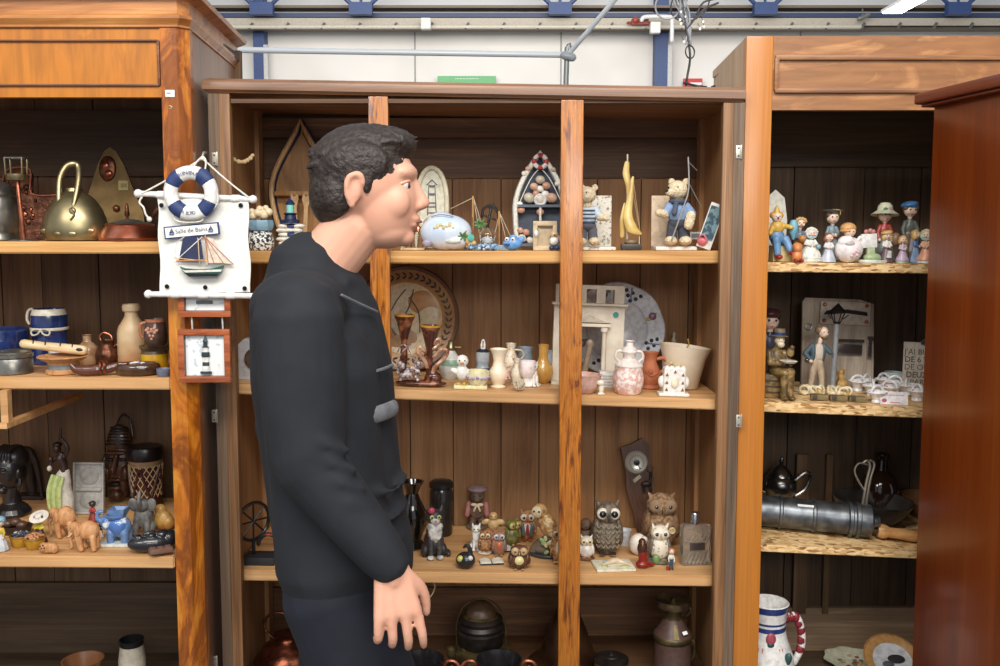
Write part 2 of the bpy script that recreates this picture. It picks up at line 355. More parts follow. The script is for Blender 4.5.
def hinge(root, p, h=.032, wd=.016, ry=0):
    b = MB(); b.box(p, (wd, .003, h), hinge_m, bev=.001)
    for s_ in (-1, 1): b.ball((p[0], p[1]-.002, p[2]+s_*h*.3), .0025, P(90, 84, 74))
    b.tube([(p[0]+wd/2, p[1]-.002, p[2]-h/2), (p[0]+wd/2, p[1]-.002, p[2]+h/2)], .0025, hinge_m, 8)
    return b.build('hinge', root)
def mould(prof, x0, x1, yf, yb, ch, m, mb, zf=None):
    """sweep (out, z) profile round the front and both sides; ch = corner chamfer; zf(x, z) may tilt it"""
    i = mb.mi(m); rows = []
    for o, z in prof:
        a0, a1, f = x0-o, x1+o, yf-o; c = ch
        pts = [(a0, yb, z)] + ([(a0, f+c, z), (a0+c, f, z), (a1-c, f, z), (a1, f+c, z)] if c else [(a0, f, z), (a1, f, z)]) + [(a1, yb, z)]
        if zf: pts = [(p[0], p[1], zf(p[0], p[2])) for p in pts]
        rows.append(mb._v(pts))
    n = len(rows[0])
    for A, B in zip(rows, rows[1:]):
        for j in range(n-1): mb._f([A[j], A[j+1], B[j+1], B[j]], i)
    mb._f(rows[0], i); mb._f(rows[-1], i)
    for j in (0, -1): mb._f([R_[j] for R_ in rows], i)
def planks(mb, x0, x1, y, z0, z1, t, ws, m, vertical=True, gap=.003):
    lo, hi = (x0, x1) if vertical else (z0, z1); a = lo; k = 0
    while a < hi-.01:
        wd = min(ws[k % len(ws)], hi-a)
        if hi-a-wd < .02: wd = hi-a
        off = (k % 2)*.002
        if vertical: mb.box((a+wd/2, y+off, (z0+z1)/2), (wd-gap, t, z1-z0), m)
        else: mb.box(((x0+x1)/2, y+off, a+wd/2), (x1-x0, t, wd-gap), m)
        a += wd; k += 1
    mb.box(((x0+x1)/2, y+t/2+.006, (z0+z1)/2), (x1-x0, .006, z1-z0), dark_in)
def skew(mb, yf, k, xmin=-9):   # the armoires narrow a little towards the wall
    for v in mb.bm.verts:
        if v.co.x > xmin: v.co.x += k*max(0, v.co.y-yf)
def tilt_board(mb, sh, x0, x1, y0, y1, t, m, bev=.003):
    i = mb.mi(m); pts = []
    for y in (y0, y1):
        for x in (x0, x1): pts += [(x, y, sh.z(x)), (x, y, sh.z(x)-t)]
    v = mb._v(pts)
    for q in ((0, 2, 3, 1), (4, 5, 7, 6), (0, 4, 6, 2), (1, 3, 7, 5), (0, 1, 5, 4), (2, 6, 7, 3)): mb._f([v[k] for k in q], i)
    if bev: bmesh.ops.bevel(mb.bm, geom=[e for e in mb.bm.edges if all(vv in v for vv in e.verts)], offset=bev, segments=2, affect='EDGES')

# ---------------------------------------------------------------- left cabinet
LF, LBK = 2.25, 2.83
lx1 = W(188, 100, LF).x; lx0 = lx1-1.30; lst = W(162, 100, LF).x
Lc = empty('cabinet', ((lx0+lx1)/2, LF+.28, 0), label='tall orange walnut armoire without doors, left of the middle cabinet', cat='cabinet')
def lw(p): return Vector(p)-Lc.location
class LM(MB):   # builder taking world coordinates for a cabinet
    def __init__(s, root): super().__init__(1.); s.off = -Vector(root.location)
    def build(s, *a, **k):
        bmesh.ops.translate(s.bm, verts=s.bm.verts[:], vec=s.off); return super().build(*a, **k)
zt_l = W(100, 6, LF).z; zo_l = W(100, 97, LF).z
for sx in (0, 1):
    b = LM(Lc); xx = lx0+.011 if sx == 0 else lx1-.011
    b.box((xx, (LF+.03+LBK)/2, (zt_l+.08)/2), (.022, LBK-LF-.03, zt_l-.08), brown_side)
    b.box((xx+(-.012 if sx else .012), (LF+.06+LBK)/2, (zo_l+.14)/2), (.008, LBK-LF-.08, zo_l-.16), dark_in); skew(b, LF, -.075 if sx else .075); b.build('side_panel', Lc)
    # corner post with a chamfer
    b = LM(Lc); s_ = -1 if sx else 1; xo = lx1 if sx else lx0
    pts = [(xo, LF+.045), (xo, LF+.023), (xo+s_*.023, LF), (xo+s_*.062, LF), (xo+s_*.062, LF+.045)]
    A = b._v([(p[0], p[1], .08) for p in pts]); B = b._v([(p[0], p[1], zt_l) for p in pts]); i = b.mi(post_or)
    b._f(A, i); b._f(B, i)
    for j in range(5): b._f([A[j], A[(j+1) % 5], B[(j+1) % 5], B[j]], i)
    b.build('corner_post', Lc, ang=20)
    b = LM(Lc); b.lathe([(.03, 0), (.045, .03), (.04, .06), (.03, .08)], post_or, c=(xo+s_*.05, LF+.05, 0)); b.build('foot', Lc)
    b = LM(Lc); b.lathe([(.03, 0), (.045, .03), (.04, .06), (.03, .08)], post_or, c=(xo+s_*.05, LBK-.05, 0)); b.build('foot', Lc)
b = LM(Lc); z1 = W(100, 38, LF).z; b.box(((lx0+lx1)/2, LF+.016, (z1+zo_l)/2), (lx1-lx0-.12, .024, z1-zo_l), walnut_or)
b.box(((lx0+lx1)/2, LF+.016, (zt_l+z1)/2), (lx1-lx0-.06, .024, zt_l-z1), walnut_or)
b.build('frieze_panel', Lc)
b = LM(Lc)
za, zb = W(100, 40.5, LF).z, W(100, 85, LF).z; xa, xb = lx0+.066, W(158.5, 60, LF).x
for (c_, d_) in ((((xa+xb)/2, za), (xb-xa, .005)), (((xa+xb)/2, zb), (xb-xa, .005)), ((xa, (za+zb)/2), (.006, za-zb)), ((xb, (za+zb)/2), (.006, za-zb))):
    b.box((c_[0], LF+.001, c_[1]), (d_[0], .008, d_[1]), wood('dark_bead', (C(80, 42, 20), C(120, 70, 34), C(150, 92, 48)), 'x', 20, 2), bev=.002)
b.build('bead_moulding', Lc)
b = LM(Lc); zz = lambda y: W(100, y, LF).z
mould([(.0, zz(28)), (.004, zz(27)), (.004, zz(25)), (.008, zz(22)), (.012, zz(19)), (.012, zz(16)), (.006, zz(15)), (.004, zz(14)), (.004, zz(0)), (.01, zz(-1)), (.03, zz(-4)), (.034, zz(-8)), (0, zz(-9))], lx0, lx1, LF, LBK, .023, wood('cornice_walnut', (C(124, 72, 34), C(184, 118, 58), C(210, 146, 80)), 'x', 12, 1.5, 1.5, .35, .2, coat=.3), b); skew(b, LF, -.075, -1.3)
b.build('cornice', Lc, ang=25)
b = LM(Lc); planks(b, lx0+.022, lx1-.022, LBK-.03, .1, zt_l, .012, (.17, .21, .15, .12), left_in); b.box(((lx0+lx1)/2, LBK-.045, zo_l-.06), (lx1-lx0-.05, .014, .19), dark_in_h); b.box(((lx0+lx1)/2, LBK-.045, .33), (lx1-lx0-.05, .014, .30), dark_in_h)
b.build('back_panel', Lc)
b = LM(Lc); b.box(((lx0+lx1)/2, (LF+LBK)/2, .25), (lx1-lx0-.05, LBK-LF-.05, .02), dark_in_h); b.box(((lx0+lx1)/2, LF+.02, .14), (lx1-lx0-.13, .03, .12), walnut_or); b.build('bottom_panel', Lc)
b = LM(Lc); b.box(((lx0+lx1)/2, (LF+LBK)/2+.02, zt_l-.02), (lx1-lx0-.05, LBK-LF-.09, .02), dark_in_h); b.build('top_panel', Lc)
L1 = Shelf((0, 241.5), (157, 241.5), LF+.035, LBK-.06); L2 = Shelf((0, 377.5), (168, 378), LF+.015, LBK-.06); L3 = Shelf((0, 556), (147, 557), LF+.015, LBK-.06)
for sh, xr, t in ((L1, lx1-.035, .029), (L2, W(168, 380, LF).x, .029), (L3, W(172, 560, LF).x-.0, .029)):
    b = LM(Lc); tilt_board(b, sh, lx0+.03, min(xr, lx1-.064 if sh is not L1 else xr), sh.yf, sh.yb+.01, t, shelf_y if sh is L1 else shelf_w); b.build('shelf', Lc)
b = LM(Lc); p0 = W(0, 424, 2.5); p1 = W(76, 408, 2.68)       # cleat and bracket under the middle shelf
zs2 = L2.z(-1)-.029
b.box((W(6, 400, 2.26).x, 2.26, zs2-.045), (.018, .02, .09), shelf_w); b.box((W(6, 400, 2.26).x, 2.45, zs2-.085), (.02, .42, .014), shelf_w); b.box((W(70, 400, 2.66).x, 2.66, zs2-.016), (.4, .03, .03), dark_in_h)
b.build('shelf_bracket', Lc)
LBt = Shelf((0, 800), (160, 800), LF+.03, LBK-.06); LBt.a = .2606; LBt.b = 0
o = MB(); p = W(170, 93.5, LF-.0012); o.box((0, 0, 0), (.022, .0016, .0165), P(238, 238, 236, .6), bev=.0006); o.box((-.003, -.001, .001), (.010, .0006, .003), P(150, 150, 150)); o = o.build('price_tag'); o.location = p
tag(o, 'blank white price sticker on the orange post above the canvas hanging', 'price tag')
o = MB(); o.tube([(-.004, 0, .003), (.003, 0, 0), (-.003, 0, -.004)], .0009, P(226, 206, 160, .7), 6); ob = o.build('chalk_mark', Lc); ob.location = lw(W(171, 107, LF-.001)); 

# ---------------------------------------------------------------- middle cabinet
CF, CBK = 2.36, 2.83
cxl, cxr = W(208, 100, CF).x, W(745, 100, CF).x; sw = .053
Cc = empty('cabinet', ((cxl+cxr)/2, CF+.25, 0), label='wide brown open cabinet with two oak posts in the middle of the picture', cat='cabinet')
def topz(x):     # the top board drops a little towards the right
    a, c_ = W(205, 93, CF), W(745, 102.5, CF); return a.z+(c_.z-a.z)*(x-a.x)/(c_.x-a.x)
for sx in (0, 1):
    s_ = -1 if sx else 1; xo = cxr if sx else cxl; ztp = topz(xo)
    b = LM(Cc); b.box((xo+s_*.013, CF+.011, (ztp+.02)/2), (.026, .024, ztp-.02), grey_old); b.box((xo+s_*.0395, CF+.012, (ztp+.02)/2), (.027, .026, ztp-.02), stile_br, bev=.002); b.build('front_stile', Cc)
    b = LM(Cc); b.box((xo+s_*.011, (CF+.026+CBK)/2, (ztp+.02)/2), (.02, CBK-CF-.03, ztp-.02), inner)
    b.box((xo+s_*.027, CBK-.09, (ztp+.27)/2), (.012, .05, ztp-.27), inner); b.build('side_panel', Cc)
    for hy in ((159, 416, 662) if not sx else (152, 421)):
        hp = W(214.5 if sx == 0 else 738.5, hy, CF-.002); hinge(Cc, hp-Cc.location, wd=.013)
b = LM(Cc); zf = lambda x, z: topz(x)+z
e_ = .021
mould([(0, 0), (.004, .001), (.006, .004), (.012, .008), (.012, .026), (.010, .030), (.004, .034), (0, .036)], cxl+.001, cxr-.012, CF, CBK+.02, 0, brown_h, b, zf); b.build('top_board', Cc, ang=30)
b = LM(Cc); b.box(((cxl+cxr)/2, CF+.02, topz(0)-.006), (cxr-cxl-.11, .03, .01), inner_h); b.box(((cxl+cxr)/2, CBK-.06, topz(0)-.03), (cxr-cxl-.06, .03, .055), inner_h); b.build('top_rail', Cc)
b = LM(Cc); zsp = W(500, 178, 2.8).z; planks(b, cxl+.02, cxr-.02, CBK-.02, .22, zsp, .012, (.145, .115, .17, .13), inner); b.box(((cxl+cxr)/2, CBK-.03, (zsp+topz(0)+.012)/2), (cxr-cxl-.05, .016, topz(0)+.012-zsp), inner_h)
b.box(((cxl+cxr)/2, CBK-.035, .385), (cxr-cxl-.05, .016, .15), inner_h); b.build('back_panel', Cc)
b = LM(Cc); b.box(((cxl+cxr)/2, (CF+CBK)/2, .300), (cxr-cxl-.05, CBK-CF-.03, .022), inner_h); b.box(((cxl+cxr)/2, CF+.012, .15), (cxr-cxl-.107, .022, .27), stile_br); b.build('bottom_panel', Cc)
C1 = Shelf((250, 251), (720, 251), CF+.036, CBK-.04); C2 = Shelf((232, 384), (717, 400), CF+.036, CBK-.04); C3 = Shelf((236, 570), (712, 576), CF+.036, CBK-.04)
CB = Shelf((300, 640), (700, 640), CF+.03, CBK-.045); CB.a = .3116; CB.b = 0
for sh, t, spl in ((C1, .031, ()), (C2, .026, ()), (C3, .029, ())):
    b = LM(Cc); tilt_board(b, sh, cxl+.024, cxr-.024, sh.yf, sh.yb, t, shelf_y if sh is C1 else shelf_w); b.build('shelf', Cc)
for px, pw_ in ((378, .049), (572.5, .056)):
    xx = W(px, 100, CF).x; zt_ = topz(xx); b = LM(Cc); b.box((xx, CF+.014, (zt_+.3)/2), (pw_, .03, zt_-.3), oak_post, bev=.003); b.build('front_post', Cc)
# ---------------------------------------------------------------- right cabinet
RF, RBK = 2.375, 2.87
rx0 = W(745, 100, RF).x+.001; rx1 = rx0+1.12; rin = W(772, 110, RF).x
Rc = empty('cabinet', ((rx0+rx1)/2, RF+.25, 0), label='tall light walnut armoire with chipboard shelves, right of the middle cabinet', cat='cabinet')
rzt = W(800, 36, RF).z; rzo = W(800, 110, RF).z; rsw = rin-rx0
for sx in (0, 1):
    s_ = -1 if sx else 1; xo = rx1 if sx else rx0
    b = LM(Rc); b.box((xo+s_*rsw/2, RF+.014, (rzt+.02)/2), (rsw, .028, rzt-.02), post_or if 0 else wood('right_post', (C(156, 88, 26), C(196, 124, 46), C(214, 154, 82)), 'z', 12, 1., 1.2, .36, .15, coat=.2, fig=1.6), bev=.003); b.build('front_stile', Rc)
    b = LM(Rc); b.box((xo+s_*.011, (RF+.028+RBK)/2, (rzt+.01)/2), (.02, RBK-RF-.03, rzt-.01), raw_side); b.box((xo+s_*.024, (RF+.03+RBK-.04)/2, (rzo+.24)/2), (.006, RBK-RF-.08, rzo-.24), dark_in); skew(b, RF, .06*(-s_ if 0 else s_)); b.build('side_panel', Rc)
b = LM(Rc); b.box(((rx0+rx1)/2, RF+.014, (rzt+rzo)/2), (rx1-rx0-2*rsw, .026, rzt-rzo), beech_h); b.build('top_rail', Rc)
b = LM(Rc); za, zb = W(800, 58, RF).z, W(800, 91, RF).z; xa, xb = rin+.004, rx1-rsw-.004
for (c_, d_) in ((((xa+xb)/2, za), (xb-xa, .012)), (((xa+xb)/2, zb), (xb-xa, .012)), ((xa+.004, (za+zb)/2), (.012, za-zb)), ((xb-.004, (za+zb)/2), (.012, za-zb))):
    b.box((c_[0], RF-.003, c_[1]), (d_[0], .012, d_[1]), wood('rail_moulding', (C(108, 66, 36), C(150, 100, 60), C(176, 126, 80)), 'x', 20, 2), bev=.004)
b.build('panel_moulding', Rc)
b = LM(Rc); planks(b, rx0+.02, rx1-.02, RBK-.03, .2, rzt-.05, .012, (.15, .10, .21, .17), dark_in); b.box(((rx0+rx1)/2, RBK-.045, rzo-.03), (rx1-rx0-.05, .016, .16), dark_in_h)
zq = W(800, 607, RBK-.05).z; b.box(((rx0+rx1)/2, RBK-.046, (zq+.25)/2), (rx1-rx0-.05, .018, zq-.25), wood('grey_plank', (C(136, 112, 86), C(168, 140, 110), C(188, 162, 132)), 'x', 9, 1, 1.8, .6, .25, fig=2)); b.build('back_panel', Rc)
b = LM(Rc); planks(b, rx0+.02, rx1-.02, 0, 0, .001, .001, (2,), dark_in) if 0 else b.box(((rx0+rx1)/2, (RF+RBK)/2, .238), (rx1-rx0-.05, RBK-RF-.06, .022), dark_in_h); b.box(((rx0+rx1)/2, RF+.015, .12), (rx1-rx0-2*rsw-.002, .026, .20), beech_h); b.build('bottom_panel', Rc)
b = LM(Rc); b.box(((rx0+rx1)/2, (RF+.03+RBK)/2, rzt-.015), (rx1-rx0-.05, RBK-RF-.05, .02), raw_side); b.build('top_panel', Rc)
R1 = Shelf((768, 262.5), (930, 264), RF+.04, RBK-.07); R2 = Shelf((765, 402), (920, 408), RF+.04, RBK-.07); R3 = Shelf((762, 545), (913, 552), RF+.04, RBK-.07)
RB = Shelf((760, 645), (900, 645), RF+.04, RBK-.06); RB.a = .2496; RB.b = 0
for sh, t in ((R1, .024), (R2, .026), (R3, .018)):
    b = LM(Rc); tilt_board(b, sh, rx0+.03, rx1-.03, sh.yf, sh.yb, t, osb, bev=.0015); b.build('shelf', Rc)
for px in (812, 819):
    pass
b = LM(Rc)
for px, wd in ((799, 13), (825, 6)): xx = W(px, 580, RBK-.05).x; b.box((xx, RBK-.056, .62), (wd*.0031, .012, .5), wood('batten', (C(84, 62, 42), C(110, 84, 58), C(128, 100, 72)), 'z', 14, 1))
b.build('batten', Rc)
# ---------------------------------------------------------------- mahogany wardrobe at the right edge
A = W(935, 85, 2.2); th = math.atan(.155); Hm = W(930, 106, 2.2).z
Mc = empty('wardrobe', (A.x, A.y, 0), (0, 0, th), label='dark red mahogany wardrobe standing side on at the right edge', cat='wardrobe')
b = MB(); b.box((.011, -.4, Hm/2), (.022, .8, Hm), mahog, bev=.002); b.build('side_panel', Mc)
b = MB(); b.box((.6-.011, -.4, Hm/2), (.022, .8, Hm), mahog, bev=.002); b.build('side_panel', Mc)
b = MB(); b.box((.3, -.01, Hm/2), (.556, .012, Hm-.04), mahog); b.build('back_panel', Mc)
b = MB(); b.box((.3, -.785, Hm/2+.03), (.556, .022, Hm-.1), mahog, bev=.002); b.ball((.5, -.81, 1), .014, hinge_m); b.build('door', Mc)
b = MB(); b.box((.3, -.4, .04), (.556, .74, .08), mahog); b.build('plinth', Mc)
b = MB(); b.box((.3, -.4, Hm+.002), (.636, .846, .006), mahog_h, bev=.002); b.box((.3, -.4, Hm+.019), (.66, .87, .026), mahog_h, bev=.006); b.build('top_board', Mc)
# ================================================================ shared colours
brass = glos('aged_brass', C(136, 124, 92), .36, .9, c2=C(158, 146, 110), scale=18)
pewter = glos('pewter', C(150, 148, 140), .34, .85, c2=C(118, 116, 110), scale=26, bump=.3)
copper = glos('copper', C(196, 124, 96), .28, .9, c2=C(150, 84, 60), scale=22)
copper_d = glos('dark_copper', C(120, 74, 52), .4, .8, c2=C(74, 46, 34), scale=55, bump=.8)
silver = glos('silver_plate', C(190, 190, 190), .2, .95)
zinc = glos('worn_zinc', C(120, 124, 128), .38, .8, c2=C(84, 88, 92), scale=30)
black = P(26, 26, 28, .3); black_m = P(22, 21, 20, .6); white = P(236, 232, 226, .3); cream = P(232, 222, 198, .3)
rope_m = glos('cotton_rope', C(232, 228, 216), .8, c2=C(206, 200, 186), scale=220)
twine = glos('jute_twine', C(176, 150, 110), .9)
navy = P(34, 56, 112, .6); red = P(176, 40, 34, .35); teal = P(60, 150, 132, .4); blue = P(52, 96, 176, .35)
skin_p = P(242, 206, 180, .35); hair_y = P(206, 148, 70, .45); hair_b = P(110, 66, 38, .45)
terra = glos('terracotta', C(178, 104, 68), .7, c2=C(160, 90, 58), scale=40, bump=.1)
dkwood = glos('carved_dark_wood', C(52, 34, 24), .4, c2=C(84, 54, 34), scale=50)
midwood = wood('carved_wood', (C(140, 88, 48), C(182, 124, 76), C(206, 152, 102)), 'z', 90, 20, 1, .5, .2)
palewood = wood('pale_wood', (C(190, 150, 104), C(220, 184, 138), C(234, 204, 162)), 'z', 70, 8, 1, .5, .12)
darkgl = glos('dark_glass', C(18, 16, 14), .08, 0, coat=.6)
clearg = glass('clear_glass', (.95, .97, .95, 1))
fur_c = glos('cream_fur', C(230, 214, 184), .95, c2=C(206, 186, 150), scale=190, bump=1.)
card = P(226, 220, 206, .6)
def one(it, b, **k): return it.put(b, 'body', **k)

# ================================================================ hangings between the left and middle cabinets
u = .0024*.96; hy = 2.205; hp = W(204, 160, hy)
H = empty('wall_hanging', W(200, 245, hy), (0, 0, 0), 'white canvas bathroom hanging with a sailing boat, above the lighthouse frame', 'wall hanging')
def hb(): return MB(u)
# frame of reference: photo pixels from (200,245); z up
def hx(px, py, y=0): return (px-200, y, 245-py)
cloth = glos('white_canvas', C(236, 234, 228), .8, c2=C(226, 223, 215), scale=30, bump=.2)
b = hb(); i = b.mi(cloth); g = []
for r_ in range(13):
    for c_ in range(13):
        px = 158+92*c_/12+.8*math.sin(r_*.9)*(1 if c_ in (0, 12) else 0); py = 197+96*r_/12
        g.append(hx(px, py, 1.3*math.sin(c_*.9+r_*.25)+.8*math.sin(r_*1.1+c_)))
f_ = b._v(g); k_ = b._v([(p[0], p[1]+1.0, p[2]) for p in g])
for r_ in range(12):
    for c_ in range(12):
        q = [r_*13+c_, r_*13+c_+1, (r_+1)*13+c_+1, (r_+1)*13+c_]; b._f([f_[z] for z in q], i); b._f([k_[z] for z in q[::-1]], i)
for (px, py) in ((163, 205), (243, 205), (166, 287), (205, 288), (245, 289)): b.lathe([(0, 0), (2.0, 0), (2.4, .5), (2, 1), (.9, 1.1), (.9, .4), (0, .4)], glos('eyelet', C(40, 40, 42), .3, .7), c=hx(px, py, -2.2), rot=(PI/2, 0, 0), n=12)
b.build('canvas', H)
for nm, a, c_ in (('top_rod', (139, 193), (255, 199)), ('bottom_rod', (146, 295), (258, 297))):
    b = hb(); b.tube([hx(*a), hx(*c_)], 3.0, white, 12); b.ball(hx(*a), 4.4, white); b.ball(hx(*c_), 4.4, white)
    for k in (.25, .5, .75) if nm[0] == 'b' else (.2, .85):
        b.tube([hx(a[0]+(c_[0]-a[0])*k-3, a[1]+(c_[1]-a[1])*k), hx(a[0]+(c_[0]-a[0])*k+3, a[1]+(c_[1]-a[1])*k)], 3.8, cloth, 12)
    b.build(nm, H)
b = hb(); ap = hx(205, 158, -1)
for e in ((144, 193), (251, 197)): b.tube([ap, [(ap[z]+hx(e[0], e[1], -3)[z])/2+(-1.2 if z == 2 else 0) for z in range(3)], hx(e[0], e[1], -3)], .9, rope_m, 6)
b.tube([hx(205, 156), hx(209, 160, -3), hx(208, 170, -4), hx(200, 176, -4)], .9, rope_m, 6)
b.tube([hx(205, 156), hx(200, 162, -4), hx(194, 172, -5)], .9, rope_m, 6); b.ball(hx(205, 158, -1), 2.2, rope_m)
b.tube([hx(143, 196), hx(141, 202, -3), hx(145, 207, -3), hx(147, 214, -3), hx(150, 218, -3)], 1.0, rope_m, 6); b.ball(hx(150.5, 219, -3), 2.6, rope_m)
b.build('hanging_rope', H)
b = hb(); b.tube([hx(205, 157, 0), hx(205, 152, 4), hx(204, 151, 14)], 1.2, hinge_m, 6); b.build('hook', H)
# life ring with blue bands and raised lettering
rc = hx(195, 193, -8)
b = hb(); b.ring(rc, 20.5, 7.2, white, n=40, k=12, flat=.8)
for a in (45, 135, 225, 315):
    a2 = (a+4)/360; b.ring((rc[0], rc[1]-.1, rc[2]), 20.5, 7.7, navy, n=6, k=12, arc=(a2-.035, a2+.035), flat=.8)
rg = b.build('life_ring', H)
b = hb()
for txt, mid, sg in (('BIENVENUE', 92, -1), ('A BORD', 266, 1)):
    for k, ch in enumerate(txt):
        a = math.radians(mid+sg*(k-(len(txt)-1)/2)*6.6)
        b.text(ch, 4.8, (rc[0]+20*math.cos(a), rc[1]-6.3, rc[2]+20*math.sin(a)), P(110, 120, 150), rot=(0, -(a-PI/2 if sg < 0 else a+PI/2), 0), depth=.15)
b.build('lettering', rg)
b = hb(); b.tube([hx(177, 212, -8), hx(178, 219, -8), hx(186, 222, -8), hx(204, 221, -8), hx(207, 215, -8), hx(216, 205, -8)], .8, rope_m, 6)
b.tube([hx(217, 190, -9), hx(222, 194, -10), hx(221, 204, -9), hx(212, 214, -9)], .8, rope_m, 6); b.build('ring_cord', rg)
b = hb(); b.box(hx(193.5, 230.5, -4), (56, 2, 12.6), navy, rot=(0, -.09, 0), bev=.4); b.box(hx(193.5, 230.5, -5), (53, 1.2, 10), P(240, 238, 232, .5), rot=(0, -.09, 0)); pq = b.build('name_plaque', H)
b = hb(); b.text('Salle de Bains', 6.0, hx(193.5, 230.3, -5.8), P(44, 48, 70), rot=(0, -.09, 0), depth=.12)
for px, py in ((173.5, 232), (213, 229)): b.prism([(-3, -2), (3, -2), (2, -3.2), (-2, -3.2)], -6, -5.4, navy, c=(px-200, 0, 245-py)); b.prism([(-2.6, -1.4), (.2, 4), (.2, -1.4)], -6, -5.4, navy, c=(px-200, 0, 245-py)); b.prism([(.6, 3), (2.8, -1.4), (.6, -1.4)], -6, -5.4, navy, c=(px-200, 0, 245-py))
b.build('lettering', pq)
# half-model boat
S = bpy.data.objects.new('model_boat', None); COL.objects.link(S); S.parent = H
grn = P(30, 92, 78, .35)
b = hb(); hullp = [(-18.5, 2.2), (-14, .6), (0, -.4), (14, .4), (25, 3.4), (22.5, -3), (19, -7), (-9, -7.6), (-13, -5)]
b.prism(hullp, -9, -3.2, grn, c=hx(200, 269)); b.prism([(-17, .6), (-13.8, -1.4), (24, -.4), (23, -2.6), (-12.5, -3.6)], -9.6, -3.4, P(226, 222, 206), c=hx(200, 269)); b.prism([(-12.6, -4.6), (21, -4.8), (19, -7.2), (-9, -7.8)], -9.4, -3.4, black, c=hx(200, 269)); b.build('hull', S)
b = hb(); b.cap(hx(208.8, 265, -6), hx(207.5, 236, -6), .9, .7, palewood); b.cap(hx(201, 266, -6), hx(200, 238, -6), .5, .5, palewood); b.cap(hx(178, 261, -6), hx(206, 260, -6), .7, .7, P(200, 130, 80)); b.cap(hx(178, 260, -6), hx(204, 237, -6), .5, .5, white); b.cap(hx(176, 258, -6), hx(235, 264, -6), .5, .5, palewood); b.build('spars', S)
b = hb(); b.prism([(-18, -14), (7, -14.5), (4, 9), (-13, 9)], -5.6, -4.6, P(44, 52, 88, .85), c=hx(198, 246)); b.prism([(9, 9), (35, -18.5), (12, -16)], -5.6, -4.6, P(228, 212, 194, .85), c=hx(200, 246)); b.prism([(10, 9), (16, 7), (22, -17), (10, -17)], -6.6, -5.8, P(222, 204, 182, .85), c=hx(200, 246)); b.build('sails', S)
b = hb()
for q in ((210, 216, 226, 235)): b.tube([hx(207.5, 237, -6.8), hx(q, 264, -6.8)], .35, P(196, 110, 90), 4)
b.tube([hx(176, 258, -6), hx(178, 244, -6), hx(186, 237, -6)], .4, white, 4); b.build('rigging', S)
# double lighthouse frame hanging below
FR = empty('framed_lighthouse', W(205, 340, 2.222), (0, 0, 0), 'wooden frame with a relief lighthouse on white, hung on cords under the canvas hanging', 'picture frame')
fw = wood('orange_frame', (C(120, 58, 28), C(176, 92, 48), C(200, 118, 66)), 'x', 40, 6, 1, .35, .2, coat=.3)
def fx(px, py, y=0): return (px-205, y, 340-py)
def frame(x0, x1, y0, y1, nm):
    b = MB(u); t = 6.5
    for (a, c_) in (((x0, y0), (x1, y0)), ((x1, y0), (x1, y1)), ((x1, y1), (x0, y1)), ((x0, y1), (x0, y0))):
        mx, my = (a[0]+c_[0])/2, (a[1]+c_[1])/2; L_ = abs(c_[0]-a[0])+abs(c_[1]-a[1]); hz = a[1] == c_[1]
        iy = (t/2 if a[1] == y0 else -t/2) if hz else 0; ix = 0 if hz else (-t/2 if a[0] == x1 else t/2)
        b.box(fx(mx+ix, my+iy, 0), (L_ if hz else t, 7, t if hz else L_-2*t+.6), fw, bev=1.2)
        b.box(fx(mx+ix*1.9, my+iy*1.9, 1), (L_-t*1.7 if hz else 1, 6, 1 if hz else L_-t*2.0), P(74, 60, 56))
    b.box(fx((x0+x1)/2, (y0+y1)/2, 4.2), (x1-x0-.6, 1.6, y1-y0-.6), P(66, 50, 44)); f = b.build(nm, FR)
    b = MB(u); mp_ = glos('chart_paper', C(232, 234, 234), .7, c2=C(196, 204, 208), scale=60, thr=.62, soft=.01)
    b.box(fx((x0+x1)/2, (y0+y1)/2, 2.6), (x1-x0-12, 1, y1-y0-12), mp_); b.build('picture', f); return f
f2 = frame(177.5, 231.5, 328.5, 384, 'lower_frame'); f1 = frame(179, 233, 268, 316, 'upper_frame')
b = MB(u); lh = P(50, 66, 72, .4)
b.lathe([(6, 0), (6, 2), (4, 2.5), (3.8, 8, white), (3.5, 9), (3.5, 12, lh), (3.2, 13, white), (3.1, 17, white), (4.4, 18, lh), (4.2, 22), (3, 22.5), (3, 27, white), (3.8, 28, lh), (2.2, 28.4), (2.2, 33), (3, 33.5), (1, 37), (.4, 39)], lh, c=fx(205, 375, .5), n=16, sy=.5); b.build('lighthouse_relief', f2)
b = MB(u); b.box(fx(205, 301, 1.5), (17, .6, 3.6), P(104, 110, 112)); b.build('caption_strip', f1)
for px in (191.5, 223): b = MB(u); b.tube([fx(px, 315, 1), fx(px+.5, 329, 1)], .9, P(196, 196, 196), 6); b.build('cord', FR)

# wires over the cabinets
wr = glos('grey_wire', C(96, 96, 100), .4); wb = glos('black_wire', C(30, 30, 32), .45)
Y0 = 2.45; WR = empty('string_lights', (W(688, 80, Y0).x, Y0, topz(.4)+.04), label='tangled bundle of string light wires hanging down over the middle cabinet', cat='string lights')
def wx(px, py, dy=0): return W(px, py, Y0+dy)-Vector(WR.location)
b = MB(); random.seed(3)
for k in range(9):
    pts = [wx(672+random.uniform(-3, 20), -60, random.uniform(-.02, .02)), wx(676+random.uniform(-8, 14), -8), wx(682+random.uniform(-4, 8), 12), wx(686+random.uniform(-3, 5), 28), wx(687+random.uniform(-2, 4), 44)]
    b.tube(pts, .0022, wr if k % 2 else P(150, 152, 158), 5)
b.ring(wx(668, 6), .032, .0022, P(160, 162, 166), rot=(.3, .2, 0)); b.ring(wx(690, 4), .05, .002, wr, rot=(.8, .2, .4)); b.ring(wx(690, 52), .016, .0018, wb, rot=(0, 0, .6))
b.build('wire_tangle', WR)
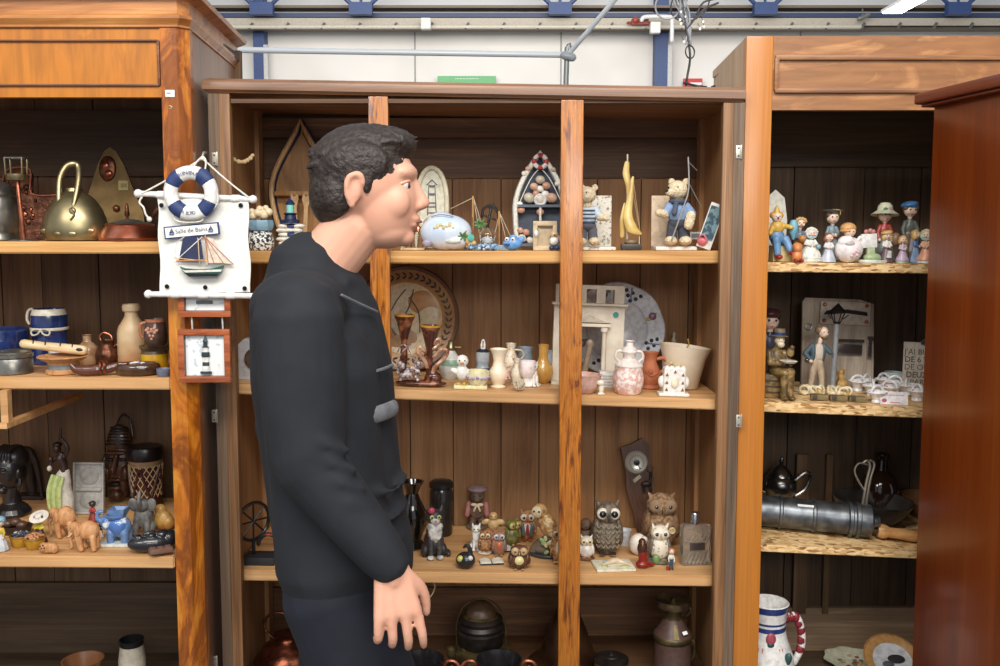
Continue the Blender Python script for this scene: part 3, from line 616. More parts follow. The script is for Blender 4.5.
b = MB(); b.tube([wx(674, -200), wx(676, -60), wx(684, 14), wx(689, 45), wx(690, 60), wx(687, 78), wx(686, 85, -.02)], .003, wb, 6); b.tube([wx(684, 83, -.02), wx(698, 86, -.05), wx(706, 87, -.04)], .003, wb, 6)
b.tube([wx(686, 30), wx(697, 16), wx(706, 8), wx(718, 3)], .0028, wb, 6); b.tube([wx(697, 14), wx(704, 2), wx(722, -2)], .0024, wb, 6)
b.tube([wx(674, -200), wx(674, -500), wx(674, -700)], .003, wb, 6); b.build('main_cable', WR)
bulb = glos('tiny_bulb', C(250, 248, 240), .3)
for (px, py) in ((681, 12), (685, 17), (680, 20), (681, 24), (703, 22), (700, 29), (704, 27), (684, 42)):
    b = MB(); b.ball((0, 0, 0), (.0032, .0032, .0042), bulb, n=8); b.tube([(0, 0, .003), (-.006, .0, .014)], .0008, wb, 4); o = b.build('bulb', WR); o.location = wx(px, py)
# ================================================================ builders for recurring kinds (all in photo pixels)
def eyes(it, par, x, y, z, dx, r=.7, m=None, ring=None, name='eye'):
    for s_ in (-1, 1):
        b = it.b()
        if ring: b.ball((x+s_*dx, y+.15*r, z), (r*2.1, r*.9, r*2.1), ring[0])
        if ring and len(ring) > 1: b.ball((x+s_*dx, y-.3*r, z), (r*1.5, r*.8, r*1.5), ring[1])
        b.ball((x+s_*dx, y-.5*r, z), r, m or black); b.build(name, par)
def figurine(name, label, cat, sh, px, h, by=None, d=None, rz=0, skin=None, hair=hair_y, top=white, low=blue, kind='skirt', hat=None, hatm=None, base=None, bob=False, w=1., arm='down', hold=None, group=None, dz=0, apron=None, shoes=None, sit=False):
    """small painted china figure: base, lower body, torso, arms, head, hair, hat, held thing"""
    it = Item(name, label, cat, sh, px, by, d, rz=rz, dz=dz, group=group); skin = skin or skin_p; q = h/40.
    def V(x, y, z): return (x*q*w, y*q*w, z*q)
    zb = 0
    if base:
        b = it.b(); b.lathe([(8*q*w, 0), (8.6*q*w, .8*q), (8*q*w, 2.4*q), (6*q*w, 3*q)], base, n=18, sy=.8); it.put(b, 'base'); zb = 2.6
    b = it.b()
    if kind == 'skirt':
        b.lathe([(7*q*w, zb*q), (8.2*q*w, (zb+.8)*q), (7.6*q*w, (zb+4)*q), (5.6*q*w, 10*q), (3.6*q*w, 16*q), (3*q*w, 18*q)], low, n=20, sy=.85, wob=lambda t: 1+.05*math.cos(t*2*PI*9)); lo = it.put(b, 'skirt')
    elif kind == 'hoop':
        b.lathe([(9*q*w, zb*q), (10*q*w, (zb+2)*q), (9*q*w, (zb+3)*q), (9.4*q*w, (zb+5)*q), (8.2*q*w, (zb+6)*q), (7.6*q*w, (zb+10)*q), (4*q*w, 17*q), (3*q*w, 19*q)], low, n=24, sy=.85, wob=lambda t: 1+.04*math.cos(t*2*PI*12)); lo = it.put(b, 'skirt')
    else:
        for s_ in (-1, 1):
            b.cap(V(s_*2.2, 0, zb+1.5), V(s_*1.9, 0, 9), 1.5*q, 1.8*q*w, low); b.cap(V(s_*1.9, 0, 9), V(s_*1.5, 0, 17), 1.9*q*w, 2.3*q*w, low)
        b.ball(V(0, 0, 17), (3.4*q*w, 2.6*q*w, 2.6*q), low); lo = it.put(b, 'trousers', vox=max(.28, h/95))
        for s_ in (-1, 1): b = it.b(); b.ball(V(s_*2.4, -1.2, zb+.9), (1.6*q, 2.8*q, 1.1*q), shoes or P(60, 40, 30)); it.put(b, 'shoe')
    b = it.b(); b.ball(V(0, 0, 20.5), (3.5*q*w, 2.8*q*w, 4.6*q), top); b.cap(V(0, 0, 24), V(0, 0, 26), 1.9*q, 1.4*q, top)
    for s_ in (-1, 1):
        b.cap(V(s_*3, 0, 23.6), V(s_*4.9, -1 if arm != 'up' else -.5, 19.5 if arm != 'up' else 27), 1.5*q, 1.3*q, top)
        e = {'down': (s_*4.4, -2.6, 15.4), 'front': (s_*1.6, -4.2, 18.5), 'up': (s_*5.5, -1, 32), 'hips': (s_*3.2, -1.6, 16.4)}[arm]
        b.cap(V(s_*4.9, -1 if arm != 'up' else -.5, 19.5 if arm != 'up' else 27), V(*e), 1.3*q, 1.1*q, top)
    to = it.put(b, 'torso', vox=max(.28, h/95))
    for s_ in (-1, 1):
        e = {'down': (s_*4.3, -2.9, 14.6), 'front': (s_*1.4, -4.9, 18.4), 'up': (s_*5.6, -1.1, 33.2), 'hips': (s_*3.0, -2, 16)}[arm]
        b = it.b(); b.ball(V(*e), (1.2*q, 1.1*q, 1.4*q), skin); it.put(b, 'hand')
    if apron is not None:
        b = it.b(); b.prism([(-2.6*q*w, 3*q), (2.6*q*w, 3*q), (1.8*q, 11*q), (-1.8*q, 11*q)], -5.2*q*w, -3.4*q*w, apron, rot=(.18, 0, 0), c=(0, -2.2*q*w, 4*q)); it.put(b, 'apron')
    hz = 31.; hr = 5.0 if kind != 'pants' or h < 34 else 3.9
    hr = hr if bob or h < 40 else min(hr, 4.4)
    b = it.b(); b.ball(V(0, 0, hz), (hr*q, hr*q*.95, hr*q*1.04), skin); b.cap(V(0, 0, 25), V(0, 0, 28), 1.3*q, 1.5*q, skin); b.ball(V(0, -hr*.97, hz-.5), (.55*q, .6*q, .55*q), skin)
    for s_ in (-1, 1): b.ball(V(s_*hr*.45, -hr*.72, hz-1.3), (1.1*q, .9*q, 1.0*q), skin)
    hd = it.put(b, 'head', vox=max(.22, h/120))
    eyes(it, hd, 0, -hr*.9*q, (hz+.5)*q, 1.55*q, .5*q)
    b = it.b(); b.ball(V(0, -hr*.9, hz-2.3), (.9*q, .35*q, .35*q), P(190, 90, 80)); it.put(b, 'mouth', hd)
    b = it.b(); b.ball(V(0, .9, hz+.9), (hr*1.1*q, hr*1.0*q, hr*1.05*q), hair)
    if bob:
        for s_ in (-1, 1): b.ball(V(s_*hr*.75, .6, hz-2.2), (hr*.5*q, hr*.75*q, hr*.75*q), hair)
    else:
        for k in range(6): a = k*PI/5; b.ball(V(hr*.85*math.cos(a), -1.4, hz+1.6+hr*.62*math.sin(a)), (1.7*q, 1.6*q, 1.6*q), hair)
    it.put(b, 'hair', hd, vox=max(.25, h/110))
    hm = hatm or white; b = it.b()
    if hat == 'wide':
        b.lathe([(hr*1.2*q, -1*q), (hr*2.0*q, -2.1*q), (hr*2.05*q, -1.6*q), (hr*1.15*q, 1.2*q), (hr*1.05*q, 4*q), (hr*.7*q, 6*q), (0, 6.6*q)], hm, c=V(0, .3, hz+2), n=26, rot=(-.12, .05, 0)); b.ball(V(-1.6, -hr*1.05, hz+4), (1.6*q, .8*q, 1.1*q), P(64, 130, 70)); b.ball(V(1.6, -hr*1.05, hz+4.4), (1.2*q, .7*q, 1.*q), P(200, 130, 160)); it.put(b, 'hat')
    elif hat == 'bonnet':
        b.lathe([(hr*.98*q, -1), (hr*1.28*q, -.5), (hr*1.36*q, 1.2*q), (hr*1.18*q, 3*q), (hr*1.0*q, hr*.9*q), (hr*.6*q, hr*1.5*q), (0, hr*1.6*q)], hm, c=V(0, -1.6, hz+.6), rot=(-PI/2-.15, 0, 0), n=22, wob=lambda t: 1+.03*math.cos(t*2*PI*14)); it.put(b, 'bonnet')
    elif hat == 'cap':
        b.ball(V(0, .4, hz+2.6), (hr*1.12*q, hr*1.1*q, hr*.72*q), hm); b.ball(V(0, -hr*.9, hz+2.3), (hr*.8*q, hr*.65*q, .5*q), hm); it.put(b, 'cap', vox=max(.25, h/100))
    elif hat == 'mortar':
        b.lathe([(hr*.95*q, 0), (hr*.95*q, 2.4*q)], hm, c=V(0, .2, hz+2.4), n=18); b.box(V(0, .2, hz+5.1), (hr*2.4*q, hr*2.2*q, .7*q), hm, rot=(.1, -.08, .3)); b.tube([V(0, .2, hz+5.6), V(4.4, -3.6, hz+5.2), V(4.8, -4, hz+2)], .3*q, P(200, 170, 80)); it.put(b, 'mortarboard')
    elif hat == 'beret':
        b.ball(V(-.6, .3, hz+3.4), (hr*1.35*q, hr*1.25*q, hr*.55*q), hm, rot=(0, -.16, 0)); b.ball(V(0, -.3, hz+2.4), (hr*1.04*q, hr*1.02*q, hr*.4*q), hm); it.put(b, 'beret', vox=max(.25, h/110))
    elif hat == 'sombrero':
        b.lathe([(hr*.9*q, 0), (hr*2.1*q, -.6*q), (hr*2.3*q, .6*q), (hr*2.1*q, .9*q), (hr*1.0*q, .9*q), (hr*.9*q, 3.2*q), (hr*.4*q, 4.4*q), (0, 4.6*q)], hm, c=V(0, 0, hz+2.2), n=26, rot=(.5, 0, 0)); it.put(b, 'sombrero')
    if hold: b = it.b(); hold(b, V, q); it.put(b, 'held_bundle')
    return it
def owl(label, sh, px, h, by=None, body=None, wing=None, belly=None, face=None, ringm=None, eye=.9, w=.34, rz=0, base=None, tuft=1., extra=None, beak=None, fat=1., name='owl_figurine', pup=None, vox=None):
    it = Item(name, label, 'owl figurine', sh, px, by, rz=rz); q = h/40.; w_ = w*40*fat
    def V(x, y, z): return (x*q, y*q, z*q)
    body = body or midwood; z0 = 0
    if base: b = it.b(); b.lathe([(w_*.9*q, 0), (w_*1.0*q, 1.2*q), (w_*.8*q, 3.2*q)], base, n=18, wob=lambda t: 1+.08*math.cos(t*2*PI*5)); it.put(b, 'base'); z0 = 2.5
    b = it.b(); b.ball(V(0, 0, z0+(25-z0)/2), (w_*.86*q, w_*.74*q, (14.5-z0/2)*q), body); b.ball(V(0, -.6, 29), (w_*.78*q, w_*.7*q, 8.5*q), body)
    for s_ in (-1, 1):
        if tuft: b.cap(V(s_*w_*.5, 0, 33.5), V(s_*w_*.68, 0, 36+3*tuft), 2.4*q, .7*q, body)
    b.cap(V(0, 3, 8), V(0, w_*.8, 1.2), 3.4*q, 2*q, body); bo = it.put(b, 'body', vox=vox or max(.3, h/90), smooth=2)
    if belly: b = it.b(); b.ball(V(0, -w_*.28, 14+z0/2), (w_*.55*q, w_*.52*q, 9.5*q), belly); it.put(b, 'belly', bo)
    for s_ in (-1, 1):
        b = it.b(); b.ball(V(s_*w_*.74, .6, 15.5), (w_*.26*q, w_*.55*q, 10.5*q), wing or body, rot=(.1, s_*-.14, 0)); it.put(b, 'wing', bo)
        b = it.b(); b.ball(V(s_*w_*.36, -w_*.56, 30), (w_*.37*q, w_*.2*q, w_*.37*q), face or belly or cream)
        if ringm: b.ball(V(s_*w_*.36, -w_*.62, 30), (w_*.27*q, w_*.18*q, w_*.27*q), ringm)
        f = it.put(b, 'face_disc', bo)
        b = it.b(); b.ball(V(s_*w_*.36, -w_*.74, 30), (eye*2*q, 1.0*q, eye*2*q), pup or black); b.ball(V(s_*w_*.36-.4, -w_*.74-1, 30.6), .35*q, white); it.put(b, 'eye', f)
        b = it.b()
        for k in (-1, 0, 1): b.ball(V(s_*w_*.32+k*1.5, -w_*.62, z0+1.1), (.9*q, 1.9*q, 1.1*q), beak or P(196, 150, 90))
        it.put(b, 'foot', bo)
    b = it.b(); b.cap(V(0, -w_*.78, 28.5), V(0, -w_*.86, 25.6), 1.3*q, .5*q, beak or P(196, 150, 90)); it.put(b, 'beak', bo)
    if extra: extra(it, bo, V, q, w_)
    return it
def elephant(label, sh, px, L, h, by, m, face=-1, name='elephant_figurine', tuskm=None, vox=.42, blanket=None, rz=0):
    it = Item(name, label, 'elephant figurine', sh, px, by, rz=rz); f = face
    b = it.b(); b.ball((-f*L*.08, 0, h*.64), (L*.36, L*.24, h*.31), m); b.ball((-f*L*.1, 0, h*.8), (L*.2, L*.17, h*.17), m)
    for sx, sy in ((-.3, -.13), (-.3, .13), (.16, -.13), (.16, .13)):
        b.cap((-f*L*.08+f*L*(sx+.08 if sx < 0 else sx), L*sy, h*.06), (-f*L*.08+f*L*(sx+.1), L*sy, h*.45), L*.088, L*.1, m)
    b.ball((f*L*.3, 0, h*.72), (L*.17, L*.16, h*.2), m)
    b.tube([(f*L*.38, 0, h*.68), (f*L*.46, 0, h*.5), (f*L*.46, 0, h*.3), (f*L*.42, 0, h*.12), (f*L*.46, 0, h*.06)], [L*.08, L*.066, L*.052, L*.042, L*.036], m, 10)
    b.tube([(-f*L*.42, 0, h*.7), (-f*L*.47, 0, h*.5), (-f*L*.45, 0, h*.35)], L*.02, m, 6)
    bo = it.put(b, 'body', vox=vox)
    for sy in (-1, 1):
        b = it.b(); b.ball((f*L*.2, sy*L*.17, h*.66), (L*.12, L*.03, h*.2), m, rot=(sy*.2, f*.25, f*-sy*.35)); it.put(b, 'ear', bo)
        b = it.b(); b.tube([(f*L*.37, sy*L*.08, h*.56), (f*L*.44, sy*L*.1, h*.47), (f*L*.5, sy*L*.1, h*.46)], [L*.026, L*.02, L*.01], tuskm or P(226, 190, 150), 7); it.put(b, 'tusk', bo)
        b = it.b(); b.ball((f*L*.38, sy*L*.13, h*.75), L*.018, black); it.put(b, 'eye', bo)
    if blanket: b = it.b(); b.ball((-f*L*.08, 0, h*.72), (L*.22, L*.262, h*.26), blanket); it.put(b, 'saddle_cloth', bo, vox=.4)
    return it
def cat(label, sh, px, h, by, m, bib=None, rz=0, name='cat_figurine', tm=None, collar=None, eyem=None):
    it = Item(name, label, 'cat figurine', sh, px, by, rz=rz); q = h/50.
    def V(x, y, z): return (x*q, y*q, z*q)
    b = it.b(); b.ball(V(0, 2, 13), (9.5*q, 10*q, 13*q), m); b.ball(V(0, -1, 24), (7.6*q, 7.5*q, 10*q), m); b.ball(V(0, -3, 38), (8.4*q, 7.6*q, 7.4*q), m)
    for s_ in (-1, 1):
        b.cap(V(s_*3.6, -6, 20), V(s_*4, -8.5, 3), 3*q, 2.6*q, m); b.ball(V(s_*8.5, 1, 6), (3.6*q, 7*q, 6*q), m); b.cap(V(s_*5.4, -2.6, 43), V(s_*7, -2.2, 49), 2.4*q, .6*q, m)
    b.tube([V(6, 9, 3), V(13, 4, 3), V(13, -5, 3)], 2.2*q, m, 8); bo = it.put(b, 'body', vox=max(.32, h/90))
    for s_ in (-1, 1): b = it.b(); b.ball(V(s_*4.2, -10.4, 2.1), (3.2*q, 3.8*q, 2.2*q), bib or white); it.put(b, 'paw', bo)
    if bib: b = it.b(); b.ball(V(0, -6.4, 24), (6.6*q, 4.4*q, 9.5*q), bib); b.ball(V(0, -8.4, 36), (4.6*q, 3.6*q, 3.4*q), bib); b.ball(V(0, -5, 30), (7.6*q, 5*q, 5*q), bib); it.put(b, 'bib', bo, vox=max(.32, h/90), disp=1.4*q if h > 45 else 0, dsc=3)
    eyes(it, bo, 0, -10*q, 39.6*q, 3.3*q, 1.0*q, ring=(eyem or P(190, 200, 110),))
    b = it.b(); b.ball(V(0, -11.9, 36.6), (1.1*q, .8*q, .8*q), P(190, 120, 120)); it.put(b, 'nose', bo)
    return it
def teddy(it, h, fur, shirt, pants, scarf=None, face=-1, stripes=None, arm_out=False):
    q = h/70.
    def V(x, y, z): return (x*q*face*-1, y*q, z*q)
    z0 = 5.6
    b = it.b(); b.ball(V(-1, -2, 58), (10*q, 9.5*q, 9*q), fur); b.ball(V(-8, -6, 55.5), (5*q, 4.6*q, 4*q), fur)
    for s_ in (-1, 1): b.ball(V(s_*7+1, 1, 66), (3.4*q, 2*q, 3.4*q), fur)
    b.cap(V(0, -1, 46), V(0, -1, 52), 5*q, 5*q, fur); hd = it.put(b, 'head', vox=.42, smooth=1, disp=1.3, dsc=1.6)
    b = it.b(); b.ball(V(-12.3, -8.5, 57), (1.7*q, 1.4*q, 1.3*q), black); it.put(b, 'nose', hd)
    for s_ in (-1, 1): b = it.b(); b.ball(V(-6.5+s_*4.5, -9.6-s_*.6, 60), 1.2*q, black); it.put(b, 'eye', hd)
    b = it.b(); b.ball(V(0, 0, 36), (10*q, 8*q, 11*q), shirt)
    for s_ in (-1, 1): b.cap(V(s_*8, -1, 42), V(s_*13, -4, 35), 4.6*q, 4.4*q, shirt)
    sh_ = it.put(b, 'shirt', vox=.42)
    if stripes:
        b = it.b()
        for k in range(4): b.lathe([(10.4*q*(1-.02*k), (29+4*k)*q), (10.6*q, (29.7+4*k)*q), (10.3*q, (30.5+4*k)*q)], stripes, sy=.83, n=24)
        it.put(b, 'stripe', sh_)
    b = it.b(); b.ball(V(0, 0, 26), (9.6*q, 8*q, 6*q), pants)
    for s_ in (-1, 1): b.cap(V(s_*5, 0, 24), V(s_*6, -2, 12), 5*q, 5.4*q, pants)
    it.put(b, 'trousers', vox=.42)
    for s_ in (-1, 1):
        b = it.b(); b.ball(V(s_*7, -5, z0+3.6), (6*q, 8*q, 4.6*q), fur); it.put(b, 'foot', vox=.42, disp=1.2, dsc=1.6)
        b = it.b()
        if arm_out or s_ < 0: b.cap(V(s_*13, -4, 35), V(s_*20, -8, 34 if s_ > 0 else 36), 4.6*q, 3.6*q, fur)
        else: b.cap(V(s_*12, -5, 34), V(s_*9, -9, 24), 4.8*q, 4.6*q, fur)
        it.put(b, 'paw', vox=.42, disp=1.2, dsc=1.6)
    if scarf: b = it.b(); b.ring(V(0, -1, 47), 7*q, 2.2*q, scarf, rot=(PI/2, 0, 0), k=8); b.cap(V(-3, -8, 45), V(-5, -9.5, 36), 2.2*q, 3*q, scarf); it.put(b, 'scarf')
def pot(name, label, cat_, sh, px, by, prof, m, d=None, handles=(), rz=0, parts=(), group=None, n=28, rx=0, dz=0, ry=0, sy=1.):
    """lathed vessel; prof in photo pixels; handles: lists of (x, z) points with radius"""
    it = Item(name, label, cat_, sh, px, by, d, rz=rz, group=group, rx=rx, dz=dz, ry=ry)
    b = it.b(); b.lathe(prof, m, n=n, sy=sy); bo = it.put(b, 'body')
    for hpts, hr, hm in handles: b = it.b(); b.tube([(p[0], p[2] if len(p) > 2 else 0, p[1]) for p in hpts], hr, hm or m, 8); it.put(b, 'handle')
    for nm, f in parts: b = it.b(); f(b); it.put(b, nm, bo)
    return it
# ================================================================ left cabinet, top shelf
it = Item('lidded_jar', 'embossed pewter jar with a domed lid, cut by the left edge of the photo', 'jar', L1, -2, d=.13)
b = it.b(); b.lathe([(19, 0), (20, 1), (19.5, 4), (18.5, 6), (18.5, 9), (19.5, 11), (19.5, 40), (18, 43), (18.6, 45)], pewter, n=32, wob=lambda t: 1+.012*math.cos(t*2*PI*18)); it.put(b, 'body')
b = it.b(); b.lathe([(18.5, 45.2), (18.5, 47), (16, 52), (11, 57), (5, 60), (3, 61), (4.5, 64), (3, 67), (0, 68)], pewter, n=32); it.put(b, 'lid')
it = Item('burner_stand', 'copper rod stand with a brass tray and square cage, beside the pewter jar', 'stand', L1, 24, d=.07)
b = it.b(); b.lathe([(14, 0), (14, .8), (10, 1.6), (2, 2.4), (2, 4)], pewter, n=28); it.put(b, 'base')
b = it.b(); b.cap((0, 0, 2), (-4, 0, 60), 2.2, 1.9, copper); it.put(b, 'rod')
b = it.b(); b.lathe([(2, 59), (9, 60), (10, 62), (10, 66), (9, 66), (8.6, 62.4), (1, 62)], brass, c=(-4.5, 0, 0)); it.put(b, 'tray')
b = it.b()
for x in (-1, 1):
    for y in (-1, 1): b.cap((-4.5+x*8, y*5, 65), (-4.5+x*8.6, y*5.4, 82), .9, .9, brass, 6)
for y in (-1, 1): b.cap((-13, y*5.4, 82), (4, y*5.4, 82), .9, .9, pewter, 6)
for x in (-1, 1): b.cap((-4.5+x*8.6, -5.4, 82), (-4.5+x*8.6, 5.4, 82), .9, .9, pewter, 6)
it.put(b, 'cage')
it = Item('copper_mould', 'dark embossed copper relief plaque standing behind the rod stand', 'wall plaque', L1, 30, d=.34, rx=-.12)
b = it.b(); b.prism([(-24, 0), (30, 0), (36, 22), (30, 44), (2, 46), (2, 66), (-4, 71), (-22, 71), (-26, 60), (-27, 30)], -1.2, 1.2, copper_d); 
random.seed(5)
for k in range(46):
    x, z = random.uniform(-23, 30), random.uniform(3, 66)
    if z < 42 or x < 0: b.ball((x, -1.4, z), (random.uniform(1.5, 4), 1.6, random.uniform(1.5, 3.6)), copper if k % 3 == 0 else copper_d, n=8)
it.put(b, 'relief'); b = it.b(); b.tube([(-26, -1.5, 30), (-27, -1.5, 60), (-20, -1.5, 71), (0, -1.5, 70), (2, -1.5, 46), (30, -1.5, 45)], 1.2, copper, 6); it.put(b, 'border')
it = Item('brass_kettle', 'round brass coal kettle with a tall hoop handle', 'kettle', L1, 76, d=.085)
b = it.b(); b.lathe([(26, 0), (29, 1), (31, 6), (31.5, 13), (30, 22), (26, 32), (20, 41), (13, 47), (9, 49), (8, 52), (6, 53), (0, 53.5)], brass, n=36, sx=1, sy=.85); bo = it.put(b, 'body')
b = it.b(); b.tube([(-9, -14, 38), (-10, -8, 60), (-6, -4, 72), (0, -2, 76), (5, 0, 74), (8, -6, 62), (8, -13, 46), (7, -18, 34)], [2.6, 3, 3.2, 3.4, 3.2, 3, 2.8, 2.4], brass, 10); it.put(b, 'handle')
for x in (-22, -6, 7, 22):
    b = it.b(); b.ball((x, -25*math.sqrt(max(0, 1-(x/31)**2)), 10 if abs(x) > 8 else 7), (5, 2, 3), brass); it.put(b, 'embossed_flower', bo)
b = it.b(); b.ball((7, -21, 28), (4, 2.5, 5), brass); b.tube([(7, -22, 31), (10, -24, 26), (7, -25, 21)], 1.2, brass, 6); it.put(b, 'latch', bo)
it = Item('bellows', 'tall drop shaped brass plaque with an oval relief, leaning on the back boards', 'plaque', L1, 110, d=.33, rx=-.1)
dp = [(-26, 0), (27, 0), (34, 12), (32, 26), (24, 44), (14, 70), (6, 84), (0, 88), (-6, 84), (-12, 70), (-20, 44), (-27, 24), (-30, 10)]
b = it.b(); b.prism([(x*1.05, z*1.05) for x, z in dp], -1.5, 1.5, glos('dull_brass', C(128, 104, 66), .42, .8, c2=C(104, 82, 50), scale=20)); it.put(b, 'plate')
b = it.b(); b.ball((-2, -1.6, 71), (8.6, 3, 13), copper_d); b.ball((-3, -3.6, 74), (4, 2.2, 5), copper, n=8); b.ball((0, -3.6, 66), (4, 2, 4), copper, n=8); it.put(b, 'oval_relief')
b = it.b(); b.box((14, -2, 54), (10, .8, 9.6), P(196, 180, 110, .7)); b.box((14.5, -2.6, 54), (6, .5, 4), P(150, 126, 74)); it.put(b, 'price_tag')
b = it.b(); b.ball((7, -2.4, 31), (3.6, 2.6, 3.6), copper_d); b.ball((-20, -2.4, 27), (8, 2, 14), copper_d, rot=(0, -.4, 0)); it.put(b, 'lower_relief')
it = pot('copper_pan', 'low polished copper pan with a knobbed lid beside the brass kettle', 'pan', L1, 130, None, [(27, 0), (29, .8), (30, 3), (25, 12), (23, 15), (24, 16.4)], copper, d=.07)
b = it.b(); b.lathe([(23.6, 16.5), (21, 17.6), (14, 19), (9, 20.6), (6, 21.4), (0, 21.8)], pewter, n=28); l_ = it.put(b, 'lid'); b = it.b(); b.lathe([(1.6, 21.4), (1.3, 24), (2.6, 26), (1.4, 36), (0, 38)], copper_d, c=(-2, 0, 0), n=12); it.put(b, 'knob', l_)
b = it.b(); b.tube([(10, 16, 14), (20, 26, 34), (27, 30, 50)], [2, 2.2, 2.6], copper_d, 8); b.ring((27, 30, 54), 2.6, 1, copper_d); it.put(b, 'handle')
# ---------------------------------------------------------------- left cabinet, middle shelf
bluegl = glos('blue_glaze', C(38, 56, 108), .18, c2=C(26, 38, 78), scale=26, coat=.5)
it = pot('ceramic_bowl', 'deep blue glazed bowl with a dark foot, behind the pewter tin', 'bowl', L2, 0, 368, [(16, 0, black_m), (22, 3, black_m), (26, 12, black_m), (28, 20, bluegl), (28.5, 34, bluegl), (28, 37, bluegl), (26, 37, bluegl), (25, 20, bluegl), (0, 6, bluegl)], black_m)
it = pot('ceramic_pot', 'blue glazed pot with a cord bow round its waist', 'pot', L2, 51, 366, [(15, 0), (17, 1), (18, 12), (17.2, 19), (16.2, 28), (16.6, 31), (17.6, 38), (17.2, 50), (16, 54, P(214, 206, 184)), (15, 56, P(214, 206, 184)), (14, 54, bluegl), (13, 10, bluegl), (0, 6)], bluegl)
cordm = P(206, 198, 174, .7)
b = it.b(); b.lathe([(17, 34), (18.2, 35), (18.2, 37), (17, 38)], cordm); it.put(b, 'cord_band')
b = it.b()
for s_ in (-1, 1): b.tube([(0, -18.5, 36), (s_*3, -19.5, 32), (s_*8, -19.5, 31), (s_*9, -19, 35), (s_*4, -19, 37), (0, -18.5, 36)], .9, cordm, 6)
it.put(b, 'bow'); b = it.b(); b.tube([(-15, -4, 56), (-18.5, -5, 54), (-20, -5, 46), (-18, -5, 41)], 1.3, cordm, 7); it.put(b, 'cord_loop')
it = pot('metal_tin', 'round dull pewter tin with a ridged lid, at the front left corner of the shelf', 'tin', L2, 14, 376, [(17, 0), (18.4, 1), (18.4, 15), (17.6, 16)], pewter)
b = it.b(); b.lathe([(18, 16.2), (19, 17), (19, 20), (17, 21), (17, 22.4), (12, 23.6), (0, 24)], pewter); it.put(b, 'lid')
it = Item('pedestal_dish', 'small turned wooden dish on a grey banded foot, under the striped flute', 'dish', L2, 64, 376)
wd = wood('turned_wood', (C(150, 100, 58), C(196, 142, 92), C(216, 168, 118)), 'z', 60, 50, 1, .45, .15)
b = it.b(); b.lathe([(15.5, 0), (17, .8), (17, 4, wd), (15.6, 5, wd), (15, 10, P(120, 122, 122, .4)), (15.4, 12, wd), (20, 14, wd), (25, 17.4, wd), (24.4, 18.2, wd), (16, 15.6, wd), (0, 15, wd)], wd); it.put(b, 'body')
it = Item('wooden_flute', 'pale wooden flute with burnt dark stripes lying across the pedestal dish', 'flute', L2, 55, 372, dz=23.5, ry=.1)
b = it.b(); b.tube([(-30, 0, 1.6), (-10, 0, 1.2), (10, 0, 1.2), (29, 0, 1.2)], [4.6, 4.3, 4.8, 5], wood('flute_wood', (C(186, 152, 104), C(222, 196, 152), C(236, 214, 178)), 'x', 60, 8, 1, .5, .1), 14); bo = it.put(b, 'body')
for x in (-21, -9, 6, 18): b = it.b(); b.ring((x, 0, 1.4), 4.7, .7, P(48, 32, 24), rot=(0, 0, PI/2+.4), n=14, k=5, arc=(.1, .42)); it.put(b, 'burnt_stripe', bo)
b = it.b(); b.ball((27, -4.3, 2), (3.6, 1.2, 1.8), P(36, 24, 18)); it.put(b, 'mouth_hole', bo)
it = pot('ceramic_jug', 'small round brown glazed bottle with a narrow neck, between the flute and the copper pitcher', 'bottle', L2, 88, 366, [(8, 0), (10.6, 4), (11.4, 11), (9.6, 18), (5, 22.6), (4, 24), (4.2, 29), (5.2, 30), (3.6, 30), (3, 24), (0, 20)], glos('brown_glaze', C(132, 94, 66), .25, c2=C(164, 134, 104), scale=45, coat=.3))
it = pot('copper_pitcher', 'little dark copper pitcher with a looped handle', 'pitcher', L2, 108, 366, [(8, 0), (10.6, 3), (12, 9), (10, 16), (6.6, 19), (6, 22), (7.4, 25), (6.4, 25), (5, 19), (0, 14)], copper_d, handles=(([(9, 8), (14, 9), (15.5, 15), (11, 20), (7, 18)], 1.3, copper), ([(-6, 23), (-7, 29), (-2, 32), (4, 29), (5, 24)], 1.1, copper)))
ston = glos('stoneware', C(204, 180, 142), .4, c2=C(176, 132, 92), scale=9)
it = pot('stoneware_bottle', 'tall tan stoneware bottle with a banded neck', 'bottle', L2, 133, 366, [(13.4, 0), (14.2, 2), (14.4, 32), (13, 38), (8, 46), (6.6, 49), (6.4, 53), (8.4, 54), (9, 58), (8, 61), (5.4, 61), (5, 54), (0, 50)], ston)
it = Item('yellow_pot', 'squat yellow glazed pot under the brown mug', 'pot', L2, 155, 372)
b = it.b(); yg = glos('yellow_glaze', C(204, 158, 30), .22, c2=C(176, 126, 26), scale=22, coat=.4); b.lathe([(12, 0), (13, 1), (13.2, 17), (12.4, 20, P(100, 78, 52)), (14.4, 23, P(92, 74, 56)), (14.8, 25, P(110, 92, 66)), (12, 25, P(92, 74, 56)), (11, 10, yg), (0, 3, yg)], yg); it.put(b, 'body')
it = Item('ceramic_mug', 'dark brown mug with a raised grape leaf, standing on the yellow pot', 'mug', L2, 156.5, 372, dz=25.4)
b = it.b(); bg = glos('mug_brown', C(84, 62, 52), .22, c2=C(64, 46, 38), scale=30, coat=.4); b.lathe([(8.4, 0), (10.4, 2), (11.4, 11), (10, 22), (9, 25), (9.8, 28, P(190, 110, 74)), (8.4, 28, bg), (7.6, 20, bg), (0, 8, bg)], bg); bo = it.put(b, 'body')
b = it.b(); b.tube([(-9, 0, 24), (-14, -1, 22), (-14, -1, 12), (-10, 0, 7)], 1.7, P(176, 104, 70), 8); it.put(b, 'handle')
b = it.b(); lf = P(214, 150, 118, .4)
